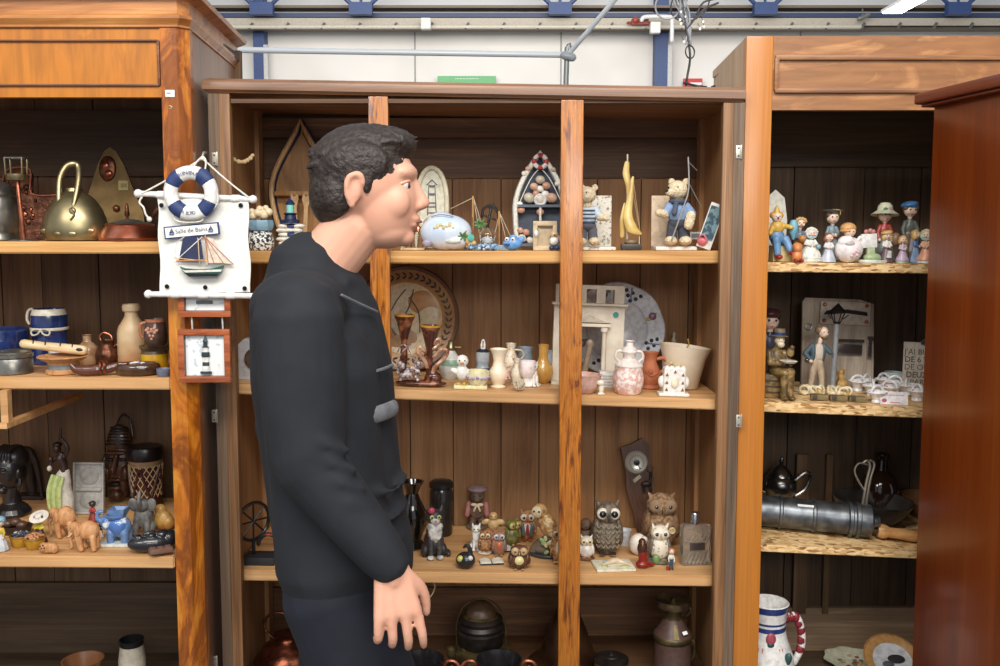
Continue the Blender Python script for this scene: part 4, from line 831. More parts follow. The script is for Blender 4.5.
for x, z in ((0, 18), (-3, 15), (3, 15), (-5, 17.5), (5, 17), (-1.5, 12), (1.5, 11.6), (0, 9), (-3.4, 19), (3, 19.4)): b.ball((x, -10.4, z), (1.7, 1.3, 1.7), lf, n=7)
b.tube([(-6, -9.6, 17), (0, -11.4, 16), (6, -9.6, 18)], .7, lf, 5); it.put(b, 'leaf_relief', bo)
it = pot('small_cup', 'tiny white dish behind the striped flute', 'dish', L2, 60, 367, [(6, 0), (9, 2), (11, 15), (10, 15.4), (8, 4), (0, 3)], P(222, 224, 228), sy=.6)
it = Item('wooden_clog', 'small polished wooden clog with a copper band, at the front of the shelf', 'clog', L2, 97, 379, rz=.25)
b = it.b(); cw = glos('clog_wood', C(96, 54, 40), .22, c2=C(70, 38, 28), scale=30, coat=.4)
b.tube([(-24, 0, 12), (-20, 0, 7), (-12, 0, 5.4), (0, 0, 5.6), (12, 0, 7), (22, 0, 10), (28, 0, 10.4)], [1.6, 4, 5.4, 5.8, 5, 3.4, 2.4], cw, 12, flat=.8); bo = it.put(b, 'body', vox=.5)
b = it.b(); b.ring((8, 0, 8.6), 5.6, 1.6, copper, rot=(0, 0, PI/2), n=18); b.ring((4, 0, 8), 6, 1.4, copper, rot=(0, 0, PI/2), n=18); it.put(b, 'copper_band')
it = pot('wooden_bowl', 'oval dark brown polished bowl at the right end of the shelf', 'bowl', L2, 138, 381, [(17, 0), (21, 2), (23, 7), (21.4, 11), (19.6, 12), (18, 10), (17, 5), (0, 3)], glos('bowl_brown', C(84, 56, 36), .2, c2=C(62, 40, 26), scale=30, coat=.5), sy=.72)
it = pot('small_dish', 'tiny blue grey dish at the shelf end behind the oval bowl', 'dish', L2, 164, 378, [(5, 0), (7, 3), (7.4, 8), (6.4, 8), (5, 3), (0, 2)], P(110, 116, 140))
# ---------------------------------------------------------------- left cabinet, lower shelf
def bust():
    it = Item('african_bust', 'large black carved head bust at the left of the lower shelf', 'bust', L3, 13, 520, rz=-.5)
    b = it.b(); m = glos('ebony', C(34, 32, 33), .32, c2=C(22, 20, 20), scale=20, coat=.2)
    b.lathe([(17, 0), (18, 3), (15, 8), (9, 13), (8, 20)], m, n=20); b.ball((0, 0, 46), (14.5, 16, 21), m); b.ball((2, 4, 58), (13, 14, 14), m); b.cap((0, -2, 14), (0, 0, 36), 7.5, 9, m)
    b.ball((0, -15.4, 44), (3, 3.6, 5), m); b.ball((0, -14, 35), (5, 3.4, 1.6), m); b.ball((0, -13.6, 32.4), (4.4, 3.2, 1.6), m); b.ball((0, -10.6, 27.6), (5.4, 5, 4), m)
    for s_ in (-1, 1): b.ball((s_*6, -12, 50), (4, 3.6, 2), m); b.ball((s_*6, -13.6, 46.6), (3, 2.2, 1.2), m); b.ball((s_*14, 0, 44), (2, 3.6, 5.6), m)
    bo = it.put(b, 'head', vox=.6)
    b = it.b()
    for k in range(7): b.tube([(-12+k*4, -13+abs(k-3)*1.6, 58), (-11+k*3.6, -9, 66), (-9+k*3, 0, 71)], 1.2, m, 6)
    it.put(b, 'braids', bo)
    for s_ in (-1, 1): b = it.b(); b.tube([(s_*15, -1, 39), (s_*16, -2, 33), (s_*15, -3, 28)], [1.4, 2, .8], m, 7); it.put(b, 'earring', bo)
bust()
it = Item('carved_tusk_stand', 'dark carved animal with a long drooping body behind the black bust', 'carving', L3, 27, 500)
b = it.b(); m = glos('dark_carving', C(52, 40, 36), .5, c2=C(36, 28, 25), scale=20)
b.ball((0, 0, 44), (9, 7, 9), m); b.cap((2, 0, 40), (6, 0, 6), 7, 4, m); b.cap((-3, 0, 42), (-9, 0, 8), 3.4, 2.4, m); b.tube([(6, -2, 48), (12, -4, 38), (15, -4, 22), (17, -4, 4)], [4, 3.4, 2.6, 2], m); b.box((3, 0, 1.8), (34, 16, 3.6), m); it.put(b, 'body', vox=.6)
def dancer():
    it = Item('dancer_figurine', 'tall dark skinned dancer figurine with raised arms in a green and white wrap', 'figurine', L3, 63, 522)
    sk = P(58, 36, 30, .35); b = it.b(); b.lathe([(10, 0), (11, 1.4), (9, 3), (7, 3.6)], glos('figure_base', C(120, 110, 90), .5), n=20); it.put(b, 'base')
    b = it.b(); b.tube([(2, 0, 4), (3, 0, 14), (0, 0, 26), (1, 0, 36), (3, 0, 44)], [8, 9, 9.6, 8.6, 5.6], P(206, 198, 184, .4), 16, flat=.8); bo = it.put(b, 'skirt', vox=.5)
    b = it.b()
    for k in range(5): b.tube([(-6+k*2.6, -7.4+abs(k-2)*.4, 42-k*.6), (-9+k*2.8, -8.6, 28), (-9+k*2.6, -8.4, 14), (-8+k*2.4, -7.6, 6)], [1.6, 2.2, 2.2, 1.4], P(166, 182, 96, .4) if k % 2 else P(190, 204, 128, .4), 8)
    it.put(b, 'green_drape', bo)
    b = it.b(); b.tube([(3, 0, 42), (3, 0, 50), (0, 0, 58), (1, 0, 62)], [4.6, 4, 5, 3], sk, 12); b.ball((-3, -.6, 68), (3.8, 4.2, 4.8), sk); b.cap((0, 0, 62), (-2, 0, 66), 2, 2, sk)
    b.tube([(4, 0, 60), (8, -1, 68), (4, -1, 76), (0, 0, 80)], [2.2, 1.8, 1.5, 1.2], sk, 9); b.tube([(-3, 0, 60), (-8, -2, 55), (-10, -4, 48), (-7, -6, 46)], [2.2, 1.8, 1.5, 1.2], sk, 9); b.ball((-8, -5, 58), (2.6, 2, 3), sk)
    it.put(b, 'body', vox=.4)
    b = it.b(); b.ball((-3, .4, 72), (4.6, 4.6, 3), P(36, 24, 22)); b.cap((0, 0, 78), (1, 0, 88), 1.6, 1.1, P(40, 28, 24)); it.put(b, 'headdress')
    b = it.b(); b.ball((-9, -5.6, 49), (2.4, 2.2, 3), P(214, 204, 184)); it.put(b, 'held_cup')
dancer()
it = Item('ceramic_tray', 'pale grey rectangular tray with recesses standing upright against the back', 'tray', L3, 89, 515, rx=-.08)
b = it.b(); g = P(176, 174, 168, .5); b.box((0, 1.5, 26), (30, 2, 52), g, bev=.8)
for c_, s_ in (((-14.4, 26), (2, 52)), ((14.4, 26), (2, 52)), ((0, 51), (28, 2)), ((0, 1.4), (28, 2.6)), ((0, 25), (26, 3))): b.box((c_[0], -.6, c_[1]), (s_[0], 4, s_[1]), g, bev=.6)
b.ball((0, .4, 38), (10, 1.6, 9), P(160, 158, 152, .5)); b.ball((0, .4, 13), (10, 1.6, 8), P(160, 158, 152, .5)); it.put(b, 'body')
def mask():
    it = Item('wooden_mask', 'tall dark brown carved african face mask leaning on the back boards', 'mask', L3, 118, 506, rx=-.1)
    m = glos('mask_wood', C(92, 56, 34), .35, c2=C(58, 36, 24), scale=16, coat=.2); dk = P(24, 18, 15, .5)
    b = it.b(); b.ball((0, 2, 36), (14, 9, 36), m); b.ball((0, 1, 62), (12, 8, 17), m); b.cap((1, -7, 48), (-1, -11.5, 34), 2.2, 4, m); b.ball((0, -8, 51), (11, 3.4, 2.2), m); b.ball((0, -9, 16), (7.4, 4.4, 3), m); b.ball((0, -8.6, 24), (8, 3.4, 2), m); b.ball((0, -5, 8), (7, 6, 6), m)
    for s_ in (-1, 1): b.ball((s_*9, -5, 30), (4, 4, 8), m); b.ball((s_*14.4, 2, 40), (2.4, 4, 9), m)
    bo = it.put(b, 'face', vox=.6)
    for s_ in (-1, 1): b = it.b(); b.ball((s_*6.4, -7.4, 44), (4.4, 1.8, 1.8), dk); it.put(b, 'eye_slit', bo)
    b = it.b(); b.ball((0, -10.6, 20), (6.6, 2.8, 2.4), dk); it.put(b, 'mouth', bo)
    b = it.b()
    for k in range(6): b.ring((0, 1, 58+k*3.4), 12.6-k*.9, .8, dk, rot=(PI/2-.2, 0, 0), n=24, k=5)
    it.put(b, 'hair_bands', bo)
    b = it.b(); b.tube([(-3, 3, 78), (-1, 6, 86), (3, 7, 88), (9, 6, 82), (13, 4, 66)], 1.1, P(44, 30, 24), 6); it.put(b, 'cord', bo)
mask()
def drum():
    it = Item('wooden_drum', 'round drum with a dark rim and a cream lattice pattern beside the wooden mask', 'drum', L3, 147, 512)
    b = it.b(); dk = P(30, 22, 22, .3); rd = P(70, 26, 24, .4)
    b.lathe([(15, 0, dk), (16, 2, dk), (14.6, 8, rd), (14.2, 12, rd), (16, 44, rd), (17, 50, P(150, 120, 90)), (17.4, 52, dk), (17.6, 60, dk), (16.4, 63, dk), (14, 63.6, dk), (0, 62, dk)], dk, n=32); bo = it.put(b, 'body')
    b = it.b(); cr = P(196, 168, 120, .6)
    for k in range(16):
        for sg in (-1, 1):
            pts = []
            for j in range(9):
                a = 2*PI*k/16+sg*j*.16; r_ = 14.6+(j*4)/32*1.9; pts.append((r_*math.cos(a), r_*math.sin(a), 13+j*4))
            b.tube(pts, .5, cr, 4)
    it.put(b, 'lattice', bo)
    b = it.b()
    for k in range(5):
        a0 = -PI/2+k*2*PI/5
        pts = [((14.8+1.6*t)*math.cos(a0+da), (14.8+1.6*t)*math.sin(a0+da), 12+t*30) for t, da in ((0, -.62), (.5, -.3), (1, 0), (.5, .3), (0, .62))]
        b.tube(pts, 1.5, rd, 6)
    it.put(b, 'zigzag_band', bo)
drum()
it = figurine('sombrero_figurine', 'basket seller figurine in a yellow shirt and white sombrero, behind the fruit baskets', 'figurine', L3, 40, 32, by=545, top=P(206, 186, 30), low=P(96, 44, 52), skin=P(90, 56, 40), hair=black, hat='sombrero', hatm=P(226, 218, 204), kind='skirt', arm='front', w=1.15)
for px, by, fr, nm in ((21, 549, P(60, 66, 84, .3), 'small yellow basket heaped with dark grapes'), (35, 551, P(196, 130, 84, .5), 'small yellow basket heaped with orange fruit')):
    it = Item('fruit_basket', nm+' on the lower left shelf', 'basket', L3, px, by)
    b = it.b(); yb = P(190, 138, 26, .45); b.lathe([(7, 0), (8, 1), (9.6, 8), (10, 11), (9, 11), (7, 4), (0, 3)], yb, n=20, wob=lambda t: 1+.03*math.cos(t*2*PI*16)); b.ring((0, 0, 11), 9.8, .9, P(150, 104, 24), rot=(PI/2, 0, 0)); it.put(b, 'basket')
    random.seed(px); b = it.b()
    for k in range(34): a = random.uniform(0, 2*PI); r_ = 8*math.sqrt(random.random()); b.ball((r_*math.cos(a), r_*math.sin(a), 11+3.4*(1-(r_/9)**2)), 1.5, P(200, 204, 212, .3) if (px < 30 and k % 4 == 0) else fr, n=7)
    o = it.put(b, 'fruit'); o['kind'] = 'stuff'
wel = wood('elephant_wood', (C(160, 104, 60), C(202, 146, 96), C(220, 168, 120)), 'z', 60, 14, 1.4, .5, .12)
elephant('carved wooden elephant standing behind, partly hidden by the front wooden elephant', L3, 64, 30, 33, 540, wel, vox=.45)
elephant('carved pale wooden elephant with small tusks, the front one of the two', L3, 86, 33, 31, 553, wel, vox=.45)
it = Item('carved_wood_block', 'tiny carved wooden animal block in front of the baskets', 'carving', L3, 49.5, 555)
b = it.b(); b.box((0, 0, 6), (14, 7, 10), wel, bev=3); b.ball((-5, -2, 7), (4, 4, 5), wel); b.ball((5, 0, 5), (4, 4, 5), wel); bo = it.put(b, 'body', vox=.45)
for x, z in ((-6.4, 9), (-3.6, 10), (-5, 7), (-2.4, 7.4)): b = it.b(); b.ball((x, -5.7, z), .8, black); it.put(b, 'dot', bo)
it = Item('elephant_candlestick', 'blue and white glazed elephant candlestick on a square foot', 'candlestick', L3, 117, 548)
bw = glos('blue_white_glaze', C(72, 112, 176), .15, c2=C(226, 230, 232), scale=34, thr=.56, soft=.05, coat=.4); bl = P(98, 134, 186, .2)
b = it.b(); b.box((0, 0, 1.8), (31, 20, 3.6), P(206, 212, 206, .2), bev=1.2); it.put(b, 'base')
b = it.b(); b.ball((3, 0, 19), (12, 9, 11), bl); b.ball((-9, -1, 24), (6.6, 6.4, 7), bl); b.tube([(-13, -3, 24), (-17, -4, 28), (-16, -4, 34), (-12, -4, 35)], [3, 2.4, 2, 1.6], bl, 9); b.lathe([(9, 28), (11, 31)], bl, n=16)
for x, y in ((-4, -5), (-4, 5), (10, -5), (10, 5)): b.cap((x, y, 4), (x, y, 14), 3.6, 4.2, bl)
bo = it.put(b, 'body', vox=.5)
b = it.b(); b.ball((3, 0, 20), (10.8, 10.6, 10.6), bw); it.put(b, 'saddle_cloth', bo)
b = it.b(); b.lathe([(7, 29), (9, 31), (11, 34), (11.6, 37.6), (9, 37.6), (6, 33), (0, 33)], bl, n=4, rot=(0, 0, .78), c=(3, 0, 0)); it.put(b, 'candle_cup', bo)
for s_ in (-1, 1): b = it.b(); b.ball((-8, s_*6.4, 23), (4, 1.2, 6), bw); it.put(b, 'ear', bo)
it = Item('grey_elephant_group', 'grey stone coloured sitting elephant figurine with a raised trunk, right of the blue elephant', 'elephant figurine', L3, 144, 538)
gs = glos('grey_stone', C(118, 116, 112), .5, c2=C(82, 80, 78), scale=50, bump=.3)
b = it.b(); b.ball((0, 2, 17), (10, 9, 13), gs); b.ball((0, -3, 30), (7, 6.4, 7), gs); b.tube([(0, -8, 30), (0, -11, 34), (0, -10, 40), (0, -8, 45)], [3, 2.4, 2, 1.4], gs, 9)
for s_ in (-1, 1): b.cap((s_*5, -4, 16), (s_*6, -8, 3), 3.6, 3.2, gs); b.cap((s_*7, 2, 8), (s_*9, -6, 2.4), 5, 3.4, gs)
bo = it.put(b, 'body', vox=.5)
for s_ in (-1, 1): b = it.b(); b.ball((s_*9, -2, 30), (5, 1.6, 7), gs, rot=(0, s_*.2, 0)); it.put(b, 'ear', bo)
it = Item('black_mask', 'shiny black carved face mask lying on its back at the front of the shelf', 'mask', L3, 153, 560, rz=.35)
b = it.b(); bm = glos('black_mask_paint', C(34, 34, 38), .25, coat=.3); b.ball((0, 0, 9), (24, 12, 9.6), bm); b.ball((-13, -2, 15), (5, 4, 4), bm); b.ball((-2, -3, 18), (8, 2.8, 4), bm); b.ball((9, -2, 17), (7, 6, 4.6), bm); b.ball((16, 0, 13), (8, 9, 7), bm)
for s_ in (-1, 1): b.ball((-1, s_*5-1, 17), (4.6, 2.6, 3), bm)
bo = it.put(b, 'face', vox=.5)
for s_ in (-1, 1): b = it.b(); b.ball((-4, s_*5-2, 19), (2.8, 1.3, .9), P(14, 14, 15)); it.put(b, 'eye', bo)
b = it.b(); b.ball((-13, -4, 18.4), (1.4, 3.2, .9), P(14, 14, 15)); it.put(b, 'mouth', bo)
it = Item('carved_wood_slab', 'small brown block carved in squares poking out over the shelf edge', 'carving', L3, 158, 561, rz=.5, rx=-.1)
b = it.b(); cb = P(124, 84, 66, .6); b.box((0, -8, 3), (22, 34, 5), cb, bev=.8)
for x in (-7, 0, 7):
    for y in range(5): b.box((x, -21+y*6.6, 5.6), (5.6, 5.4, 2), cb, bev=.8)
it.put(b, 'body')
it = Item('carved_hand', 'honey coloured carved figure behind the black mask by the post', 'carving', L3, 163, 532)
b = it.b(); hm_ = glos('honey_resin', C(196, 154, 84), .35, c2=C(166, 120, 60), scale=30); b.ball((0, 0, 10), (10, 7, 10), hm_); b.ball((-2, 0, 20), (6, 5, 6), hm_); b.ball((6, -2, 8), (7, 6, 7), hm_); b.cap((-4, -4, 16), (-9, -6, 6), 2.6, 2, hm_); it.put(b, 'body', vox=.5)
figurine('small_figurine', 'little standing figure in red with a dark head, in front of the grey tray', 'figurine', L3, 93, 24, by=524, top=red, low=P(150, 38, 32), skin=P(60, 40, 34), hair=black, arm='front')
it = figurine('small_figurine', 'small black and white penguin shaped figure behind the pale wooden elephant', 'figurine', L3, 101, 15, by=538, top=black, low=white, skin=black, hair=black)
it = figurine('small_figurine', 'little yellow and blue figure at the left end of the lower shelf', 'figurine', L3, 1, 38, by=553, top=P(206, 166, 40), low=P(190, 196, 200), hair=P(140, 180, 196), hat='cap', hatm=P(130, 180, 200))
it = Item('carved_wood_bowl', 'dark carved wooden dish with brown fruit behind the baskets', 'bowl', L3, 14, 536)
b = it.b(); dkb = P(52, 38, 32, .4); b.lathe([(12, 0), (17, 4), (19, 9), (17.6, 9), (15, 4), (0, 3)], dkb, sy=.6); it.put(b, 'bowl')
for x, z in ((-6, 10), (2, 12), (8, 9)): b = it.b(); b.ball((x, 0, z), (5.6, 5, 4.4), P(92, 60, 44, .35)); it.put(b, 'fruit')
# ---------------------------------------------------------------- left cabinet, bottom
it = pot('stoneware_jar', 'cream jar with a dark rim standing in the bottom of the left armoire', 'jar', LBt, 133, None, [(12, 0), (13, 4), (13, 26), (11, 40, P(190, 180, 160)), (12, 46, black), (10.6, 46, black), (9.6, 30, black), (0, 20, black)], P(198, 184, 158, .4), d=.3)
it = pot('ceramic_bowl', 'wide brown rimmed bowl low in the bottom of the left armoire', 'bowl', LBt, 84, None, [(11, 0), (12, 3), (15, 16), (20, 34), (18.6, 34), (13, 16), (0, 8)], glos('brown_bowl', C(120, 78, 48), .3, coat=.3), d=.25)
# ================================================================ middle cabinet, top shelf
FW = dict(sh=C1)
it = Item('shell_garland', 'short string of tan driftwood pieces hanging by the left stile of the middle cabinet', 'garland', C1, 240, loc=W(238, 158, CF+.05))
b = it.b(); b.tube([(-11, 0, 5), (-5, -2, -1), (2, -2, -4), (9, -2, -3), (15, 0, 1)], .8, twine, 6)
for k, (x, z) in enumerate(((-9, 3), (-6, 0), (-3, -2), (1, -4), (4, -4.4), (7, -4), (10, -2.6), (13, -.6), (15, 2))): b.ball((x, -2, z), (2.6, 1.8, 1.9+.5*(k % 2)), P(202, 150, 88, .6), rot=(0, k*.7, 0), n=8)
b.tube([(-11, 0, 5), (-14, 6, 7)], .8, twine, 5); it.put(b, 'body', vox=.35)
it = Item('mini_lighthouse', 'slim blue and white lighthouse ornament standing against the left inner side', 'ornament', C1, 243, d=.05)
b = it.b(); b.box((0, 0, 1.6), (11, 9, 3), P(120, 82, 50), bev=.5); b.lathe([(3.6, 3), (3.2, 12), (2.8, 13, P(150, 120, 90)), (2.8, 16, white), (2.5, 44, white), (3.6, 45, blue), (3.6, 47, navy), (2, 47.4, navy), (2, 52, white), (2.8, 53, navy), (1, 57, navy), (0, 60, navy)], P(190, 196, 206), n=16); it.put(b, 'body')
zeb = glos('black_white_pattern', C(226, 224, 216), .4, c2=C(40, 42, 50), scale=150, thr=.5, soft=.01)
it = Item('mermaid_figurine', 'cream figure curled in a blue shell on a black and white patterned pot', 'figurine', C1, 261, d=.06)
b = it.b(); b.lathe([(11, 0), (13, 3), (13.4, 10), (11, 17), (9, 19)], zeb, n=24); it.put(b, 'pot')
b = it.b(); b.lathe([(6, 18), (11, 20), (13, 26), (12, 30), (10, 29), (8, 24), (0, 22)], P(126, 164, 186, .4), n=24, wob=lambda t: 1+.05*math.cos(t*2*PI*8)); it.put(b, 'shell')
b = it.b(); cr = P(232, 206, 164, .45)
for x, z, r_ in ((-7, 34, 4), (-2, 37, 4.6), (4, 35, 4.6), (9, 38, 4), (0, 41, 3.6), (6, 42, 3), (-8, 39, 3)): b.ball((x, -1, z), r_, cr)
it.put(b, 'figure', vox=.45)
it = Item('boat_tray', 'tall boat shaped wooden tray with a navy rim and cross shelf, in the back corner', 'tray', C1, 302, d=.30, rx=-.05)
def arch(w_, h_, n=12, base=.55):   # pointed hull outline
    L_ = [(-w_*(base+(1-base)*math.sin(t*PI)) * (1-max(0, t-.4)**1.8/(.6**1.8)), h_*t) for t in [k/n for k in range(n+1)]]
    return L_+[(-x, z) for x, z in L_[::-1][1:]]
bt = wood('boat_wood', (C(132, 90, 48), C(170, 122, 70), C(190, 144, 90)), 'z', 20, 3, 1.2, .45, .15)
b = it.b(); b.prism(arch(28, 119), 3, 5, bt); it.put(b, 'back'); b = it.b()
o_ = arch(30, 122); b.tube([(x, -3, z) for x, z in o_], [2.6]*len(o_), wood('boat_rim', (C(176, 130, 80), C(206, 162, 108), C(222, 184, 130)), 'z', 30, 5), 8); it.put(b, 'rim')
b = it.b(); b.tube([(x*1.02, 2, z) for x, z in o_], 4, P(34, 46, 80, .5), 6, flat=.7); it.put(b, 'navy_side')
b = it.b(); b.box((0, -2, 50), (50, 14, 4.4), bt, bev=.6); it.put(b, 'cross_shelf'); b = it.b(); b.box((0, -2, 2), (40, 16, 4), bt, bev=.6); it.put(b, 'foot_shelf')
for x, rr in ((-5, -.02), (4, .05)):
    j = Item('wooden_spoon', 'flat wooden spoon hanging inside the boat tray, '+('left' if x < 0 else 'right')+' one of the pair', 'spoon', C1, 302+x*1.0-1, d=.265, dz=8, ry=rr)
    b = j.b(); b.prism([(-2, 0), (2, 0), (2, 34), (4, 40), (4, 44), (2, 47), (1.2, 44), (-1.2, 44), (-2, 47), (-4, 44), (-4, 40), (-2, 34)], 0, 1.6, P(200, 158, 104, .6)); one(j, b)
it = Item('lighthouse_lamp', 'small lighthouse with a teal lamp room on red, white and blue stacked stones', 'ornament', C1, 291, d=.06)
b = it.b()
for k in range(6):
    for s_ in (-1, 0, 1): b.ball((s_*7+(k % 2)*2-1, 0, 2.6+k*4.3), (6.6, 6, 2.5), [P(232, 226, 210), P(190, 44, 48), P(226, 222, 212), P(44, 66, 130)][(k*2+s_+1) % 4] if (k+s_) % 2 else P(232, 226, 210))
it.put(b, 'stones'); b = it.b(); b.lathe([(9, 27), (9, 30), (6, 31), (5.4, 35), (7, 36), (6, 37), (3.8, 37.4), (3.8, 45, P(120, 206, 190, .25)), (5, 46, navy), (2, 50), (.8, 51), (.8, 54)], P(30, 44, 84), n=18); it.put(b, 'lighthouse')
it = Item('toy_boat', 'blue wooden toy fishing boat with a cabin and an orange life ring, behind the man', 'toy boat', C1, 332, d=.10)
b = it.b(); wb_ = P(60, 100, 170, .5); b.prism([(-30, 6), (-30, 13), (28, 13), (34, 17), (30, 0), (-22, 0)], -8, 8, P(232, 228, 218)); b.prism([(-34, 13), (-34, 18), (-24, 17), (28, 17), (36, 22), (34, 13)], -9, 9, wb_); b.box((0, -9.2, 12.4), (58, .6, 1.6), P(196, 60, 50)); it.put(b, 'hull')
b = it.b(); b.box((2, 0, 30), (26, 13, 25), wb_, bev=.4); b.box((2, 0, 43.6), (34, 17, 2.2), P(206, 216, 220), bev=.6); b.box((-7, -6.8, 33), (5, .5, 12), P(150, 190, 214)); it.put(b, 'cabin')
b = it.b(); b.ring((9, -8, 28), 5.4, 2, P(236, 232, 222), k=8)
for a in range(4): b.ring((9, -8, 28), 5.4, 2.15, P(222, 104, 60), k=8, n=4, arc=(a/4+.06, a/4+.16))
it.put(b, 'life_ring')
it = Item('oval_dish', 'cream oval dish with a lighthouse drawing standing upright behind the blue ornament', 'dish', C1, 432, d=.20, rx=-.08)
ov = lambda w_, h_: [(w_*math.cos(a)*(1 if math.sin(a) > 0 else 1), h_/2+h_/2*math.copysign(abs(math.sin(a))**.8, math.sin(a))) for a in [2*PI*k/32 for k in range(32)]]
b = it.b(); b.prism(ov(15.6, 80), 0, 2, P(214, 208, 182, .35)); bo = it.put(b, 'plate')
b = it.b(); b.tube([(x, -1, z) for x, z in ov(15, 79)], 2.4, P(226, 216, 184, .3), 8, closed=True); it.put(b, 'rim', bo)
b = it.b(); ln = P(96, 96, 104, .6)
for z, w_ in ((34, 9), (40, 7), (44, 6), (52, 5), (53, 7), (60, 4.4), (61, 5.6)): b.box((0, -.6, z), (w_, .6, 1), ln)
for s_ in (-1, 1): b.cap((s_*4.4, -.6, 32), (s_*3, -.6, 62), .5, .4, ln, 5); b.cap((s_*5, -.6, 62), (0, -.6, 67), .5, .4, ln, 5)
b.ball((0, -.4, 24), (9, .8, 6), P(170, 130, 130)); it.put(b, 'lighthouse_drawing', bo)
it = Item('cruet_stand', 'small wooden rack of clear glass shakers behind the man\'s chin', 'cruet stand', C1, 413, d=.08)
b = it.b(); b.box((0, 0, 1.2), (24, 12, 2.4), palewood, bev=.4); b.cap((-11, 0, 2), (-9, 0, 24), 1, 1, palewood, 6); b.cap((12, 0, 2), (9, 0, 24), 1, 1, palewood, 6); b.box((0, 0, 24), (20, 3, 1.6), palewood); it.put(b, 'rack')
for x in (-5.4, 5.4): b = it.b(); b.lathe([(4.4, 2.6), (4.6, 14), (3.6, 18)], clearg, n=16, c=(x, 0, 0)); s_ = it.put(b, 'shaker'); b = it.b(); b.lathe([(3.8, 18), (3.6, 22), (2, 24.6), (0, 25)], copper, n=16, c=(x, 0, 0)); it.put(b, 'shaker_cap', s_)
it = Item('blue_shell_ornament', 'large rounded pale blue ceramic pebble painted with an old town scene', 'ornament', C1, 446, d=.055)
b = it.b(); pb = glos('pale_blue_glaze', C(188, 202, 222), .25, c2=C(214, 220, 226), scale=18, coat=.3); b.ball((0, 0, 17.6), (26, 15, 18), pb); b.ball((-4, 0, 24), (17, 12, 14), pb); b.ball((8, -1, 10), (17, 13, 10), pb); bo = it.put(b, 'body', vox=.5)
b = it.b()
for k in range(7): b.ball((-10+k*2.9, -14.2+abs(k-3)*.3, 22+(k % 3)*1.4), (2, 1, 1.6+(k % 2)*1.3), P(206, 192, 140, .5))
it.put(b, 'painted_town', bo); b = it.b(); b.tube([(-14, -8.6, 33), (-4, -11, 35), (8, -9.6, 33)], .4, P(100, 110, 130), 5); b.ball((8, -13.6, 9), (8, 1.6, 2.4), P(196, 200, 190)); it.put(b, 'painted_boat', bo)
b = it.b(); b.ball((-18, -10, 7), (5, 3, 4), P(160, 150, 170)); it.put(b, 'flower', bo)
for nm, px, h_, dd, lb in (('model_sailboat', 473, 53, .10, 'thin brown masted model sailboat with rigging lines behind the green leaves'), ('model_sailboat', 499, 38, .10, 'smaller two line model sailboat just right of the glass ball')):
    it = Item(nm, lb, 'model boat', C1, px, d=dd)
    b = it.b(); b.prism([(-13, 7), (-10, 5), (10, 5), (15, 8), (10, 0), (-8, 0)], -3, 3, P(150, 186, 204, .5)); it.put(b, 'hull')
    b = it.b(); b.cap((0, 0, 4), (.6, 0, h_), .8, .5, P(186, 132, 70)); b.cap((0, 0, h_*.62), (0, 0, h_), 1.1, .8, P(196, 140, 74)); it.put(b, 'mast')
    b = it.b()
    for x, z0 in (((-22, 41) if h_ > 50 else (-6, 8)), (14, 8), (8, 6)): b.cap((.6, 0, h_-1), (x, 0, z0), .35, .35, P(206, 190, 160), 4)
    it.put(b, 'rigging')
it = Item('glass_ball', 'clear glass snow globe on a blue beaded base', 'glass ball', C1, 487.5, d=.05)
b = it.b(); b.ball((0, 0, 14), 8.6, glass('globe_glass', (.96, .98, 1, 1))); it.put(b, 'globe')
b = it.b(); b.lathe([(8, 0), (9, 3), (7, 6)], P(140, 176, 204), n=20); b.ball((0, 0, 10), (5, 4, 4), P(226, 226, 222)); it.put(b, 'base')
it = Item('shell_garden', 'heap of blue beads and small shells along the shelf front under the glass ball', 'beads', C1, 482, d=.02)
it.root['kind'] = 'stuff'; b = it.b(); random.seed(8)
for k in range(70): x = random.uniform(-14, 16); b.ball((x, random.uniform(-2, 2), random.uniform(.8, 5.4)), random.uniform(.8, 1.6), [P(120, 166, 206), P(84, 130, 180), P(196, 212, 222)][k % 3], n=6)
one(it, b)
it = Item('shell_ornament', 'small heap of tan shells with a round teal sticker and green leaves', 'ornament', C1, 472, d=.035)
b = it.b(); random.seed(9)
for k in range(12): b.ball((random.uniform(-6, 3), random.uniform(-3, 3), random.uniform(2, 16)), random.uniform(2, 3.4), [P(206, 170, 112), P(190, 160, 120), P(150, 160, 120)][k % 3], n=8)
it.put(b, 'shells', vox=.4); b = it.b(); b.lathe([(0, 0), (3.4, 0), (3.4, .6), (0, .8)], P(64, 176, 156, .5), c=(-1, -6, 13), rot=(PI/2, 0, 0), n=20); it.put(b, 'teal_sticker')
for cx_, cz_, n_ in ((8, 26, 7), (-9, 14, 6)):
    b = it.b()
    for k in range(n_): a = 2*PI*k/n_; b.tube([(cx_, -3, cz_), (cx_+4*math.cos(a), -4.6, cz_+3.2*math.sin(a)), (cx_+8*math.cos(a), -4, cz_+5.6*math.sin(a)+1)], [.7, 1.5, .2], P(74, 118, 56, .5), 5, flat=.5)
    it.put(b, 'leaves')
it = Item('toy_anchor', 'small black anchor ornament leaning on the back boards', 'anchor', C1, 488, d=.26, dz=20)
b = it.b(); b.cap((-4, 0, -18), (3, 0, 20), 1.2, 1.2, black); b.tube([(-6, 0, 12), (-4, 0, 20), (3, 0, 23), (9, 0, 18), (11, 0, 10)], 1.3, black, 6); b.cap((-3, 0, 13), (7, 0, 9), 1, 1, black); b.ring((3.4, 0, 22), 2.4, .8, black); one(it, b)
it = Item('boat_shelf_display', 'pointed grey boat shaped wall shelf edged with rope and filled with shells', 'wall shelf', C1, 540, d=.17, rx=-.04)
o_ = arch(25, 93, base=.92); b = it.b(); b.prism(o_, 4, 6, P(66, 76, 92, .7)); bk = it.put(b, 'back')
